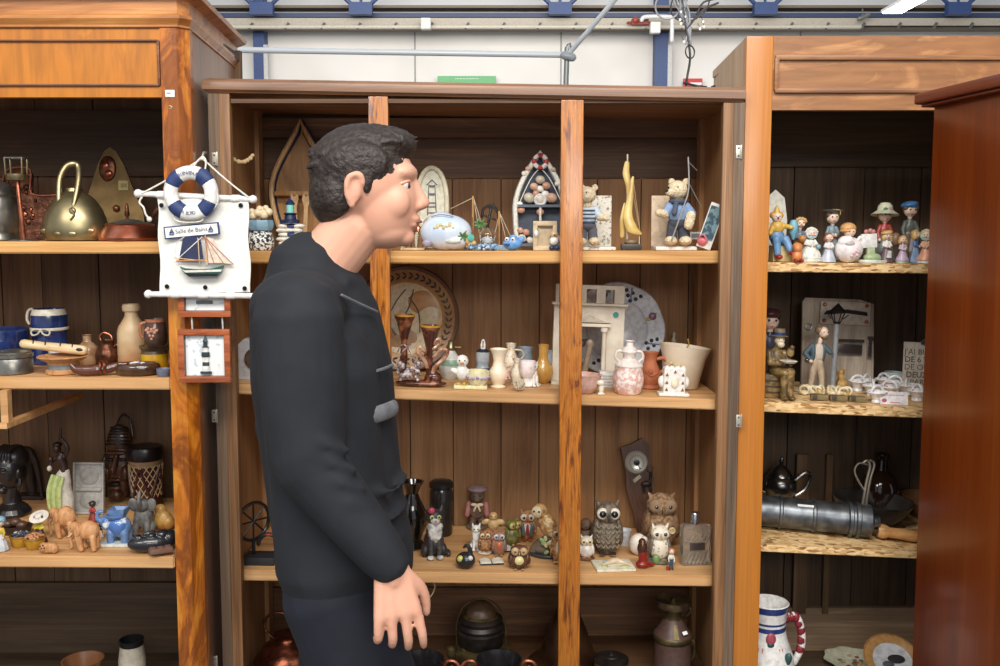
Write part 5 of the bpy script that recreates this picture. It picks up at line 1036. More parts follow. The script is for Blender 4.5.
b = it.b(); b.tube([(x, -2, z) for x, z in o_], 2.4, rope_m, 8); it.put(b, 'rope_edge'); b = it.b(); b.tube([(x*1.0, 2, z) for x, z in o_], 3, P(170, 176, 180), 6); it.put(b, 'side')
b = it.b(); b.box((0, -1, 40), (44, 12, 2.6), P(96, 104, 116, .7)); it.put(b, 'cross_shelf'); b = it.b(); b.box((0, -1, 1.5), (46, 13, 3), P(96, 104, 116, .7)); it.put(b, 'foot_shelf')
random.seed(12); sc_ = [P(226, 214, 196), P(200, 140, 110), P(232, 226, 214), P(190, 176, 150), P(206, 160, 130)]
for x, z, r_ in ((0, 66, 5), (-6, 59, 4.6), (6, 60, 4.4), (0, 57, 3.8), (-11, 48, 6), (11, 48, 6), (0, 47, 6.4), (-4, 52, 4), (5, 52, 4), (0, 34, 4), (-19, 36, 4), (-20, 42, 3), (17, 62, 3), (-16, 72, 3), (-12, 77, 3), (13, 76, 3), (-18, 8, 4.6), (-14, 14, 4), (-20, 16, 3.6), (-10, 6, 4), (17, 8, 4)):
    b = it.b(); b.ball((x, -3.6, z), (r_, r_*.6, r_*.85), random.choice(sc_), rot=(0, random.random(), 0), n=9); it.put(b, 'shell')
b = it.b(); b.ring((0, -4, 84), 6, 2.2, P(234, 230, 224), k=8)
for a in range(4): b.ring((0, -4, 84), 6, 2.4, P(196, 60, 50), k=8, n=4, arc=(a/4+.2, a/4+.29))
it.put(b, 'life_ring'); b = it.b(); b.tube([(0, -3, 78), (-10, -3, 66), (-22, -3, 40)], .5, rope_m, 5); b.tube([(0, -3, 78), (10, -3, 66), (21, -3, 44)], .5, rope_m, 5); b.cap((0, -5, 26), (0, -5, 42), 1.4, 1.2, rope_m); b.ring((0, -5, 46), 5, 1.6, P(220, 220, 214)); it.put(b, 'rope_net')
it = Item('fish_figurine', 'small bright blue round fish figurine with big eyes', 'figurine', C1, 512.5, d=.035)
fb = P(96, 156, 220, .3); b = it.b(); b.ball((0, 0, 7), (9.6, 6.6, 7), fb); b.ball((-7, -2, 7.4), (3, 4, 2.2), fb); b.ball((9, 0, 11), (3, 1.6, 4), fb, rot=(0, .5, 0)); b.ball((1, 0, 13.4), (4, 1.4, 2.4), fb); bo = it.put(b, 'body', vox=.4)
for x in (-5.6, .4): b = it.b(); b.ball((x, -5.4, 11), (2.2, 1.4, 2.4), white); e_ = it.put(b, 'eye', bo); b = it.b(); b.ball((x-.3, -6.8, 11), (.9, .5, 1), black); it.put(b, 'pupil', e_)
b = it.b(); b.ball((-5, -6, 6), (2.6, 1.2, 1.3), P(40, 70, 140)); it.put(b, 'mouth', bo)
it = Item('photo_frame', 'small tan photo frame with a sailor bear, next to the right oak post', 'photo frame', C1, 545, d=.03)
b = it.b(); fr_ = P(206, 180, 138, .5)
for c_, s_ in (((0, 2.4), (24, 4.8)), ((0, 27), (24, 4.8)), ((-9.8, 15), (4.4, 22)), ((9.8, 15), (4.4, 22))): b.box((c_[0], 0, c_[1]), (s_[0], 3.4, s_[1]), fr_, bev=.8)
b.box((0, 1.6, 15), (19, .8, 22), P(184, 160, 124, .6)); b.box((1, -.4, 23.6), (12, .6, 1.4), P(110, 80, 50)); it.put(b, 'frame')
b = it.b(); b.ball((9, -3, 16), 4, P(214, 180, 130)); b.ball((9, -3, 9.6), (4.6, 3.6, 4.6), white); b.ball((6.4, -4, 2.8), (2.6, 3, 2.6), P(50, 70, 110)); b.ball((11.6, -4, 2.8), (2.6, 3, 2.6), P(50, 70, 110)); b.ball((9, -6.6, 15.4), 1, P(90, 60, 40)); it.put(b, 'sailor_bear'); b = it.b(); b.ball((-9, -2.4, 17), (2.4, 1.8, 3.6), white); it.put(b, 'shell')
# two bears, sail sculpture, leaning card
def bearboard(px, lab, face, **k):
    it = Item('teddy_bear', lab, 'teddy bear', C1, px, d=.075); return it
it = Item('bear_board', 'white pebbled board and base behind the striped bear', 'board', C1, 599, d=.13)
b = it.b(); peb = glos('pebbled_white', C(226, 220, 206), .7, c2=C(150, 138, 120), scale=130, thr=.6, soft=.04, bump=1.); b.box((-2, 8, 28), (30, 2.6, 52), peb, bev=.6); it.put(b, 'board'); b = it.b(); b.box((-2, -8, 1.6), (32, 34, 3.2), peb, bev=.8); it.put(b, 'base')
it = bearboard(587, 'cream teddy bear in a striped sailor shirt, half hidden by the right oak post', 1); teddy(it, 66, fur_c, P(196, 208, 218, .8), P(92, 92, 102, .9), stripes=P(72, 96, 124, .8), arm_out=True, face=-1)
it = Item('sail_sculpture', 'tall horn sailing boat sculpture with curved golden sails on a dark block', 'sculpture', C1, 631, d=.10)
hn = glos('horn', C(214, 186, 110), .3, c2=C(176, 144, 78), scale=14, coat=.3)
b = it.b(); b.box((0, 0, 3), (20, 11, 6), P(60, 54, 48), bev=1); b.ball((0, 0, 8), (7, 4.4, 3.4), P(124, 100, 70)); it.put(b, 'base')
b = it.b(); b.cap((-4, 0, 6), (-4.6, 0, 94), 1, .9, P(190, 176, 150)); it.put(b, 'mast')
b = it.b(); b.tube([(1, 0, 72), (-2, -2, 50), (-4, -3, 34), (0, -4, 22), (9, -4, 16)], [1.2, 3.2, 4.6, 5.4, 1.2], hn, 10, flat=.35); it.put(b, 'main_sail')
b = it.b(); b.tube([(-5, 0, 86), (-6, -1, 76), (-4, -2, 64), (-4, -2, 54)], [2.4, 3.4, 2.4, 1], hn, 10, flat=.35); it.put(b, 'top_sail'); b = it.b(); b.tube([(-7, 1, 46), (-9, 0, 30), (-9, 0, 14)], [.8, 2.6, 2], hn, 10, flat=.35); b.cap((1, 0, 72), (9, 0, 18), .35, .35, twine, 4); b.cap((-4, 0, 82), (9, 0, 18), .35, .35, twine, 4); b.box((8, -2, 12), (1, .6, 12), P(196, 176, 130)); it.put(b, 'rigging')
it = Item('bear_board', 'pale wooden board with a white painted base behind the fishing bear', 'board', C1, 672, d=.13)
b = it.b(); b.box((-11, 8, 28), (18, 2.6, 52), P(218, 190, 158, .7), bev=.6); it.put(b, 'board'); b = it.b(); b.box((0, -8, 1.8), (40, 34, 3.6), P(226, 222, 214, .6), bev=.8); it.put(b, 'base')
b = it.b(); b.box((24, 4, 14), (11, .6, 7.4), P(230, 230, 230, .6)); b.box((24, 3.6, 14), (8, .4, 4), P(150, 150, 150)); it.put(b, 'price_label')
it = bearboard(677, 'cream teddy bear in a blue fisherman shirt with scarf and fishing rod', 1); teddy(it, 72, fur_c, P(132, 160, 200, .85), P(66, 70, 82, .9), scarf=P(76, 88, 110, .9), face=-1)
b = it.b(); b.tube([(-8, -14, 10), (2, -14, 40), (9, -8, 60), (10, 2, 92)], [.8, .7, .7, .8], P(150, 146, 140), 6); b.cap((10, 2, 88), (19, 2, 79), .4, .4, P(120, 120, 120), 5); b.cap((11, 0, 66), (24, 0, 42), .5, .4, P(130, 126, 120), 5); it.put(b, 'fishing_rod')
it = Item('picture_card', 'small blue picture card leaning against the right side of the shelf', 'card', C1, 706, d=.05, ry=.33, rz=-.45)
b = it.b(); b.box((0, 0, 23), (15, 2, 46), P(236, 234, 228, .4), bev=.4); b.box((0, -1.2, 26), (12.6, .5, 34), glos('sea_picture', C(120, 150, 158), .4, c2=C(60, 84, 96), scale=70, thr=.5, soft=.04)); it.put(b, 'card'); b = it.b(); b.ball((-3, -3, 6), (5, 2, 4), P(206, 90, 100)); b.tube([(-7, -3, 10), (-3, -4, 13), (2, -3, 8)], 1, P(216, 120, 130), 6); it.put(b, 'pink_ribbon')
# ================================================================ middle cabinet, middle shelf
it = Item('table_clock', 'white box clock with a round brown dial, half hidden behind the man\'s back', 'clock', C2, 251, 380)
b = it.b(); b.prism([(-14, 0), (14, 0), (14, 40), (-8, 41), (-14, 35)], -7, 7, P(196, 196, 196, .5)); bo = it.put(b, 'case'); b = it.b(); b.lathe([(0, 0), (11, 0), (11.4, 1), (10, 1.6), (0, 1.2)], glos('brown_dial', C(110, 88, 70), .5, c2=C(70, 54, 44), scale=80), c=(4, -7, 21), rot=(PI/2, 0, 0)); it.put(b, 'dial', bo)
it = Item('decorative_plate', 'large brown and cream painted plate standing on edge behind the candlesticks', 'plate', C2, 404, d=.30, rx=-.14)
b = it.b(); pc = P(216, 196, 156, .35); po = P(186, 130, 62, .35); pr = P(104, 66, 36, .35)
b.lathe([(0, -6.5, pr), (36, -6, pr), (52, -1, pr), (53.5, 1, pr), (52, 2, pr), (49, 1.4, pr), (48, 1, P(168, 118, 60, .35)), (38, -1.4, P(168, 118, 60, .35)), (36, -1.8, po), (34, -3.6, pc), (30, -4, pc), (0, -4, pc)], pr, c=(0, 0, 53), rot=(PI/2, 0, 0), n=56); bo = it.put(b, 'plate')
b = it.b(); lfm = P(52, 46, 38, .4)
for k in range(42):
    a = 2*PI*k/42; r_ = 43; x, z = r_*math.cos(a), 53+r_*math.sin(a)
    for s_ in (-1, 1): b.ball((x+s_*1.8*math.cos(a), -.4, z+s_*1.8*math.sin(a)), (3, .7, .9), lfm, rot=(0, -(a+PI/2)+s_*.6, 0), n=6)
it.put(b, 'leaf_border', bo)
b = it.b(); b.ball((16, 3.8, 70), (15, .7, 12), po); b.ball((22, 3.8, 57), (10, .8, 12), P(206, 186, 146, .35)); b.ball((-8, 3.8, 34), (20, .7, 10), P(170, 130, 86, .35))
b.prism([(-24, 44), (-16, 76), (-10, 46), (-2, 74), (2, 46), (-6, 36)], 2.8, 3.6, P(196, 182, 152, .35))
for p_ in ([(-2, 82), (-12, 68), (-18, 50), (-10, 36)], [(6, 82), (2, 64), (-6, 50)], [(-18, 80), (-22, 62), (-18, 44)], [(2, 74), (12, 60), (14, 40)]): b.tube([(x, 2.8, z) for x, z in p_], .6, P(92, 88, 84), 5)
it.put(b, 'sailing_scene', bo)
drip = glos('drip_glaze', C(70, 34, 22), .15, c2=C(150, 90, 60), scale=36, thr=.6, soft=.06, coat=.6); ylw = P(206, 150, 50, .25)
it = Item('vallauris_candlestick', 'brown drip glazed double candlestick with scrolls and white splashes', 'candlestick', C2, 419, 388)
b = it.b(); b.ball((2, 0, 3), (26, 9, 3.6), drip); b.ball((14, 0, 8), (9, 7, 8), drip); it.put(b, 'base', vox=.5)
for x, h_ in ((10, 62), (-16, 72)):
    b = it.b(); b.lathe([(4, 8), (3, 20), (4, 28), (3, h_-28), (5, h_-20), (8, h_-8), (10.4, h_-2), (10.8, h_, ylw), (8.6, h_, ylw), (7, h_-6, drip), (3, h_-16), (0, h_-18)], drip, c=(x, 0, 0), n=24); it.put(b, 'candle_cup')
for pts in ([(6, -2, 34), (0, -3, 40), (-2, -3, 34), (4, -3, 28), (8, -2, 20)], [(14, -2, 30), (22, -3, 38), (28, -3, 36), (24, -3, 28), (16, -3, 20), (13, -3, 10)], [(12, -2, 42), (18, -2, 48), (20, -2, 44), (14, -2, 38)]): b = it.b(); b.tube(pts, [1.6, 2.2, 2, 2.2, 2.4, 2][:len(pts)], glos('scroll_glaze', C(120, 70, 44), .15, c2=C(190, 150, 120), scale=50, coat=.5), 8); it.put(b, 'scroll')
b = it.b(); random.seed(4); sw_ = glos('white_splash', C(196, 186, 188), .2, c2=C(96, 70, 66), scale=120, coat=.4)
for k in range(26): t = random.random(); b.ball((-20+20*t+random.uniform(-4, 4), -4+random.uniform(-2, 2), 5+18*abs(t-.5)*2*random.random()+random.uniform(0, 8)), random.uniform(1.6, 3.6), sw_, n=7)
it.put(b, 'splash_shell', vox=.45); b = it.b(); b.tube([(-2, -5, 14), (-6, -6, 30), (-16, -5, 42), (-22, -4, 34)], .8, sw_, 6); b.tube([(-20, -5, 30), (-14, -6, 38), (-6, -5, 44)], .6, sw_, 6); it.put(b, 'white_tendril')
it = Item('oil_lamp', 'small white and green banded china oil lamp behind the duckling', 'lamp', C2, 450, 380)
b = it.b(); b.lathe([(7, 0), (8, 2), (11, 8), (12, 14), (10, 20, P(120, 160, 130)), (8, 23, P(206, 206, 196)), (5, 27), (4, 29)], P(206, 206, 200, .3), n=24); it.put(b, 'font'); b = it.b(); b.lathe([(4.6, 29), (5, 31), (3, 34), (3, 38), (1, 39)], brass, n=18); b.cap((0, 0, 32), (10, 0, 32), .7, .7, brass); it.put(b, 'burner')
it = Item('duckling_basket', 'white duckling figurine beside a yellow basket cup with lilac flowers', 'figurine', C2, 470.5, 390)
yl = P(236, 228, 176, .35); wd_ = P(238, 234, 226, .3)
b = it.b(); b.box((0, 0, 2), (34, 16, 4), yl, bev=1.9); it.put(b, 'base')
b = it.b(); b.ball((-9, 0, 16), (6.4, 5.6, 8), wd_); b.ball((-9, -.6, 28), (6.2, 5.8, 6), wd_); b.cap((-9, 0, 20), (-9, 0, 25), 3.6, 4, wd_); b.ball((-16, 0, 17), (5.4, 3, 3), wd_, rot=(0, .4, 0)); b.ball((-2.6, 0, 16), (3, 3, 4), wd_); bo = it.put(b, 'duckling', vox=.4)
b = it.b(); b.ball((-9, -6.8, 26.4), (2.2, 2.2, 1.2), P(226, 150, 40)); it.put(b, 'beak', bo); eyes(it, bo, -9, -6*1., 29, 2.6, .7)
for x in (-12, -6.6): b = it.b(); b.ball((x, -4, 5), (2.2, 2.8, 1.6), P(226, 176, 50)); it.put(b, 'foot', bo)
b = it.b(); b.lathe([(7, 4), (10, 8), (11, 14), (10.4, 19), (9, 19), (9, 12), (0, 8)], P(238, 228, 180, .3), c=(7, 0, 0), n=24, wob=lambda t: 1+.04*math.cos(t*2*PI*10)); k_ = it.put(b, 'basket_cup')
for k in range(9): a = -PI+k*PI/8; b = it.b(); b.ball((7+11*math.cos(a), 11*math.sin(a), 12+.8*math.sin(k*2)), (1.8, 1.6, 1.5), P(176, 150, 190)); it.put(b, 'flower', k_)
it = Item('pepper_mill', 'grey china bottle with a white cone stopper on a dark ribbed foot', 'bottle', C2, 482, 380)
b = it.b(); b.lathe([(9, 0), (10, 2), (10, 9), (7, 11), (6, 13, P(156, 166, 176, .3)), (7, 18, P(156, 166, 176, .3)), (7, 27, P(176, 184, 190, .3)), (5, 29), (4, 30)], P(40, 46, 58, .3), n=24); it.put(b, 'body'); b = it.b(); b.lathe([(2.6, 30), (2.8, 34), (1.6, 39), (0, 40)], white, n=14); b.cap((0, -2.6, 32), (0, -2, 38), .7, .7, P(120, 70, 50), 6); it.put(b, 'stopper')
pk = glos('pink_cream_glaze', C(236, 218, 190), .25, coat=.3)
it = pot('ceramic_vase', 'cream flared vase with small pink flowers in the centre of the middle shelf', 'vase', C2, 498, 389, [(7.4, 0), (8, 1.2), (5.4, 3), (8.6, 8), (10, 13), (9.6, 17), (6.4, 22), (5.4, 27), (7, 34), (9.6, 39), (8.6, 39.4), (5, 33), (4, 24), (0, 20)], pk)
b = it.b(); random.seed(2)
for k in range(9): a = random.uniform(-.7, .3); b.ball((9.7*math.cos(a), 9.7*math.sin(a), random.uniform(9, 17)), (1.5, 1.3, 1.5), P(216, 150, 150), n=7)
it.put(b, 'flowers')
for px, by, h_, lb in ((510, 380, 36, 'tall narrow floral vase behind the cream flared vase'), (516, 386, 27, 'small squat floral vase behind the string ball')):
    it = pot('ceramic_vase', lb, 'vase', C2, px, by, [(h_*.18, 0), (h_*.2, 1), (h_*.14, h_*.1), (h_*.24, h_*.3), (h_*.25, h_*.5), (h_*.12, h_*.75), (h_*.11, h_*.85), (h_*.15, h_), (h_*.1, h_), (0, h_*.7)], glos('floral_glaze', C(222, 212, 190), .3, c2=C(196, 140, 110), scale=110, thr=.6, soft=.03), handles=(([(h_*.2, h_*.5), (h_*.36, h_*.65), (h_*.3, h_*.8), (h_*.12, h_*.82)], 1, P(206, 190, 150)),))
it = cat('white china cat egg cup with pink eggshell edge, left of the mustard vase', C2, 533, 26, 388, wd_, name='cat_egg_cup', rz=.6)
b = it.b(); b.lathe([(5, 9), (8, 14), (8.6, 23), (8, 26), (6.8, 25), (6, 16), (0, 14)], P(240, 226, 222, .3), c=(-6, 2, 0), n=20, wob=lambda t: 1+.03*math.cos(t*2*PI*9)); it.put(b, 'egg_cup')
b = it.b(); b.lathe([(6, 0), (7, 1), (4, 5), (4.4, 10)], wd_, c=(-6, 2, 0), n=18); it.put(b, 'foot')
it = pot('ceramic_vase', 'mustard yellow bottle vase standing beside the right oak post', 'vase', C2, 542.5, 384, [(6.4, 0), (8.8, 3), (10.4, 10), (9.8, 16), (6, 21), (4.6, 25), (4.8, 36), (5.6, 38.6), (4.4, 38.6), (3.8, 26), (0, 20)], glos('mustard_glaze', C(210, 164, 84), .25, c2=C(196, 146, 66), scale=30, coat=.4))
it = Item('string_ball', 'small ball of cream string at the front of the middle shelf', 'string ball', C2, 518.5, 392)
b = it.b(); random.seed(6)
for k in range(14): b.ring((0, 0, 6.2), 5.7+random.uniform(0, .6), .75, P(206, 188, 158, .9), rot=(random.uniform(0, 3), random.uniform(0, 3), random.uniform(0, 3)), n=18, k=5)
b.ball((0, 0, 6.2), 5.4, P(180, 160, 130, .9)); one(it, b)
it = pot('small_jug', 'little pale blue jug behind the cat egg cup', 'jug', C2, 524, 378, [(6, 0), (8, 4), (8.6, 16), (7, 24), (8, 30), (7, 30), (6, 22), (0, 10)], P(150, 166, 182, .3))
it = Item('small_plate', 'pale blue plate edge just left of the white fireplace model', 'plate', C2, 549, 372, rx=-.15)
b = it.b(); b.lathe([(0, 2), (7, 2), (11, -.4), (11.4, .4), (7, 3), (0, 3.4)], P(196, 212, 226, .3), c=(0, 0, 11.4), rot=(PI/2, 0, 0), n=28); one(it, b)
it = Item('fireplace_model', 'white painted model fireplace with columns and windows above, behind the right oak post', 'model', C2, 587, 386)
pw = glos('chalk_white', C(222, 212, 194), .65, c2=C(208, 196, 176), scale=25)
b = it.b()
for x0, x1, z0, z1 in ((-36, -17, 0, 62), (17, 35, 0, 62), (-36, 35, 62, 80), (-35, -24, 82, 96), (-14, -4, 82, 96), (6, 15, 82, 96), (24, 34, 82, 96), (-35, 34, 96, 100)): b.box(((x0+x1)/2, 5, (z0+z1)/2), (x1-x0, 11, z1-z0), pw)
it.put(b, 'chimney_breast')
b = it.b(); b.box((-.5, 3, 81), (76, 19, 2.4), pw, bev=.6); b.box((-1, -3, 60), (44, 6, 3), pw, bev=.4); b.prism([(-23, 63), (21, 63), (-1, 74)], -4, -.6, pw); b.prism([(-17, 64), (15, 64), (-1, 71)], -4.6, -3.9, P(206, 192, 168)); it.put(b, 'mantel')
for x in (-17, 15): b = it.b(); b.lathe([(3.4, 0), (3.4, 3), (2.4, 4), (2.1, 51), (2.6, 53), (3.6, 54), (3.6, 58)], pw, c=(x, -4, 0), n=16, wob=lambda t: 1+.05*math.cos(t*2*PI*10)); it.put(b, 'column')
b = it.b(); b.box((0, -7, 1.4), (74, 14, 2.8), pw, bev=.5); it.put(b, 'hearth')
b = it.b(); b.lathe([(0, 0), (2.9, 0), (2.9, .7), (0, .9)], P(60, 158, 142, .5), c=(26, -1, 71), rot=(PI/2, 0, 0), n=18); it.put(b, 'teal_sticker')
b = it.b(); b.box((0, 12.5, 83), (8, .6, 14), P(30, 26, 22)) if 0 else b.cap((-3, 6, 8), (2, 6, 38), 3.4, 3, P(150, 128, 104)); b.ball((2, 6, 40), (4, 3, 5), P(160, 138, 112)); it.put(b, 'inner_figure', vox=.5)
it = Item('decorative_plate', 'large scalloped white plate with pierced dots and flowers standing behind the white fireplace', 'plate', C2, 616, d=.32, rx=-.12)
b = it.b(); wp = P(206, 210, 216, .2); scal = lambda t: 1+.022*abs(math.cos(t*PI*8))
b.lathe([(0, -7, wp), (24, -6.6, wp), (45, -1, wp), (47, .6, wp), (46, 1.4, wp), (31, -2, wp), (29, -2.6, P(180, 188, 200, .2)), (26, -4.6, wp), (0, -4.8, wp)], wp, c=(0, 0, 47), rot=(PI/2, 0, 0), n=64, wob=scal); bo = it.put(b, 'plate')
for k in range(8):
    a0 = 2*PI*k/8+PI/8; b = it.b()
    if k % 2:
        for da, rr_ in ((-.19, 41), (-.12, 36), (.0, 32), (.12, 36), (.19, 41), (0.02, 40)): b.ball((rr_*math.cos(a0+da), 1.4-(rr_-30)*.14, 47+rr_*math.sin(a0+da)), (2, .9, 2), P(24, 28, 44, .3), n=8)
        b.tube([(33*math.cos(a0), 1, 47+33*math.sin(a0)), (44*math.cos(a0+.08), -1, 47+44*math.sin(a0+.08))], .8, P(120, 136, 180), 5); it.put(b, 'pierced_dots', bo)
    else:
        b.ball((38*math.cos(a0), .2, 47+38*math.sin(a0)), (4, 1.2, 4), P(130, 84, 110)); b.ball((38*math.cos(a0)+4, .2, 47+38*math.sin(a0)+3), (3, 1, 1.6), P(120, 140, 80), n=7); b.ball((38*math.cos(a0)-4, .2, 47+38*math.sin(a0)-3), (3, 1, 1.6), P(196, 160, 80), n=7); it.put(b, 'painted_flower', bo)
pnk = P(226, 178, 160, .35)
it = pot('ceramic_bowl', 'small pink bowl partly hidden by the right oak post', 'bowl', C2, 583, 395, [(9, 0), (11, 1), (16, 8), (17, 14), (18, 18), (18.6, 19), (17, 19), (15, 10), (0, 4)], pnk)
it = Item('small_figurine', 'tiny cream cross shaped ornament beside the pink bowl', 'ornament', C2, 601, 396)
b = it.b(); b.ball((0, 0, 7), (2.8, 2.4, 7), cream); b.ball((-1, -1, 12), (4, 2.4, 3), cream); b.box((0, 0, 1), (7, 5, 2), cream, bev=.6); it.put(b, 'body', vox=.35)
it = Item('incense_jar', 'pink and white incense jar with two small handles and a narrow neck', 'jar', C2, 627.5, 397)
pr_ = glos('pink_relief', C(222, 176, 164), .4, c2=C(240, 228, 220), scale=95, thr=.5, soft=.05, bump=.6)
b = it.b(); b.lathe([(11, 0), (13, 2), (15.4, 10), (15.6, 18), (13.6, 26), (14, 28)], pr_, n=32, wob=lambda t: 1+.02*math.cos(t*2*PI*10)); it.put(b, 'jar')
b = it.b(); b.lathe([(14.2, 28.4), (14, 30), (10, 33), (6, 36), (6.4, 40), (8.4, 43), (7.4, 46), (4, 48), (3.4, 52), (5, 54), (4, 54), (0, 50)], P(236, 222, 212, .4), n=28); l_ = it.put(b, 'lid')
for s_ in (-1, 1): b = it.b(); b.tube([(s_*7, 0, 43), (s_*12, 0, 43), (s_*14, 0, 37), (s_*10, 0, 33)], 1.5, P(232, 214, 200, .4), 8); it.put(b, 'handle', l_)
it = Item('white_block', 'small white ribbed box behind the incense jar', 'box', C2, 606, 388)
b = it.b(); b.box((0, 0, 8), (15, 10, 16), P(228, 226, 220, .5), bev=.8)
for z in (3, 6, 9, 12): b.box((0, -5.2, z), (13, .6, 1), P(196, 194, 190))
one(it, b)
it = pot('terracotta_jug', 'brown terracotta jug with a twisted handle and a relief pattern', 'jug', C2, 649, 390, [(9.4, 0), (10.6, 1), (8.6, 4), (10.6, 10), (11, 16), (8, 23), (6, 28), (6.4, 33), (8.4, 37), (7, 37), (5, 30), (0, 24)], terra, handles=(([(7, 30), (13, 31), (17, 27), (15.6, 20), (10, 16)], 1.9, terra),))
b = it.b(); b.tube([(-5, -9.6, 18), (0, -11.2, 14), (6, -9.6, 17)], 1, terra, 6); b.ball((-1, -10.6, 18), (2.4, 1.6, 3), terra); it.put(b, 'relief')
it = Item('letter_holder', 'cream china box with cut out triangles on a white foot, front of the middle shelf', 'box', C2, 673, 397)
b = it.b(); cc = P(238, 226, 200, .35); b.box((0, 0, 1.6), (31, 16, 3.2), P(236, 230, 220, .35), bev=1); b.box((0, 0, 16), (22, 12, 26), cc, bev=1.6)
for s_ in (-1, 1): b.ball((s_*12, 0, 14), (4, 4, 6), cc)
for x in (-8, -3, 3, 8): b.ball((x, -3, 29), (2.4, 2.6, 1.8), cc)
bo = it.put(b, 'body', vox=.5); b = it.b()
for x, z in ((-8, 22), (-8, 14), (8, 22), (8, 14), (-8, 7), (8, 7), (0, 25)): b.prism([(-1.6, -1.4), (1.6, -1.4), (0, 1.8)], -6.6, -5.8, P(150, 84, 52), c=(x, 0, z))
it.put(b, 'triangle_marks', bo); b = it.b(); b.ball((0, -6, 14), (4, 2, 6.4), cc); it.put(b, 'boss', bo)
it = Item('ceramic_tub', 'large cream slanted tub with a floral spray, at the right end of the middle shelf', 'tub', C2, 692, 391)
tb = glos('tub_glaze', C(220, 204, 180), .35, c2=C(206, 188, 160), scale=12, coat=.2)
b = it.b(); b.lathe([(17, 0), (18, 1), (22, 30), (25, 38), (26, 42), (24, 42), (20, 28), (16, 6), (0, 5)], tb, n=36, rot=(0, .09, 0), sy=.8); bo = it.put(b, 'body')
b = it.b(); b.tube([(-14, -16, 26), (-8, -19, 22), (-2, -18, 20)], .6, P(150, 150, 90), 5)
for x, z in ((-13, 26), (-8, 22), (-5, 24), (-10, 18)): b.ball((x, -18, z), (2, 1.2, 1.6), P(214, 190, 96), n=7)
it.put(b, 'flower_spray', bo); b = it.b(); b.tube([(4, 6, 36), (8, 6, 42), (7, 5, 48)], .8, P(170, 140, 60), 6); b.ball((2, 0, 34), (9, 7, 3), P(120, 100, 60)); it.put(b, 'contents')
it = Item('glass_decanter', 'small glass and silver topped jar behind the cream tub', 'jar', C2, 672, 378)
b = it.b(); b.lathe([(8, 0), (9, 2), (9, 20), (8, 22)], P(70, 70, 66, .3), n=24); it.put(b, 'body'); b = it.b(); b.lathe([(10, 22), (11, 23), (10, 27), (5, 30), (2, 33), (3, 37), (1.4, 40), (1.6, 44), (0, 46)], P(196, 196, 170, .25), n=24); it.put(b, 'lid')
# ================================================================ middle cabinet, lower shelf
it = Item('iron_trivet', 'black wrought iron wheel on a dark slate block at the left end', 'ornament', C3, 253, 566)
b = it.b(); b.box((4, 0, 4), (30, 22, 8), P(38, 40, 44, .6), bev=.8); it.put(b, 'block')
b = it.b(); b.ring((-4, 0, 42), 19, 1.8, black, rot=(0, 0, .9)); 
for k in range(4): a = k*PI/4; dx, dz = 19*math.cos(a)*math.cos(.9), 19*math.sin(a); b.cap((-4-dx, -19*math.cos(a)*math.sin(.9), 42-dz), (-4+dx, 19*math.cos(a)*math.sin(.9), 42+dz), 1, 1, black, 6)
b.cap((-4, 0, 8), (-4, 0, 24), 2, 1.6, black); it.put(b, 'wheel'); b = it.b(); b.ring((12, -4, 20), 10, 2.2, P(34, 34, 38), arc=(0, .5)); b.ball((12, -5, 30), (4, 2, 1.6), P(160, 40, 36)); it.put(b, 'horseshoe')
it = pot('glass_vase', 'tall black glass vase behind the grey cat', 'vase', C3, 412, 552, [(12, 0), (14, 2), (9, 8), (14, 22), (15, 36), (9, 48), (6, 56), (9, 64), (12, 68), (10, 68), (4, 56), (0, 50)], darkgl)
it = Item('glass_jar', 'dark clip top glass jar behind the grey and white cat', 'jar', C3, 441, 538)
b = it.b(); b.lathe([(11, 0), (12, 2), (12, 44), (10.4, 48)], glos('smoky_glass', C(60, 58, 56), .08, trans=.6, coat=.5), n=24); it.put(b, 'jar'); b = it.b(); b.lathe([(11, 48), (12.4, 49), (12.4, 53), (10, 55), (0, 56)], P(50, 48, 46, .3, metal=.6), n=24); it.put(b, 'lid')
it = cat('large grey and white long haired cat figurine, the biggest cat on the shelf', C3, 434, 55, 562, glos('grey_cat', C(70, 68, 68), .5, c2=C(40, 40, 42), scale=60, bump=.5), bib=glos('white_bib', C(214, 212, 206), .6, c2=C(150, 148, 146), scale=80, bump=.6), name='cat_figurine', rz=.2)
b = it.b(); b.ball((-4, -9, 50), (3.6, 2.4, 3.4), P(196, 60, 90)); it.put(b, 'pink_bow')
it = Item('bear_figurine', 'teddy figurine in a brown smock and flat mauve cap, standing at the back', 'figurine', C3, 477, 530)
fb_ = glos('brown_plush', C(118, 92, 74), .7, c2=C(80, 64, 54), scale=90, bump=.6); q = 1
b = it.b(); b.lathe([(10, 0), (11, 2), (9, 4)], P(120, 100, 84), n=20, wob=lambda t: 1+.05*math.cos(t*2*PI*6)); it.put(b, 'base')
b = it.b(); b.ball((0, 0, 19), (9, 7, 11), fb_); b.ball((0, -1, 33), (7.4, 6.6, 6.4), P(84, 84, 84, .7)); b.ball((0, -7, 31), (3.4, 3, 2.6), P(110, 108, 104, .7)); 
for s_ in (-1, 1): b.cap((s_*4, 0, 10), (s_*4.6, -1, 4), 4, 3.6, P(150, 140, 130, .6))
bo = it.put(b, 'body', vox=.45)
for s_ in (-1, 1): b = it.b(); b.cap((s_*8.6, -1, 25), (s_*10, -4, 15), 3, 2.8, P(176, 106, 100, .6)); it.put(b, 'arm'); 
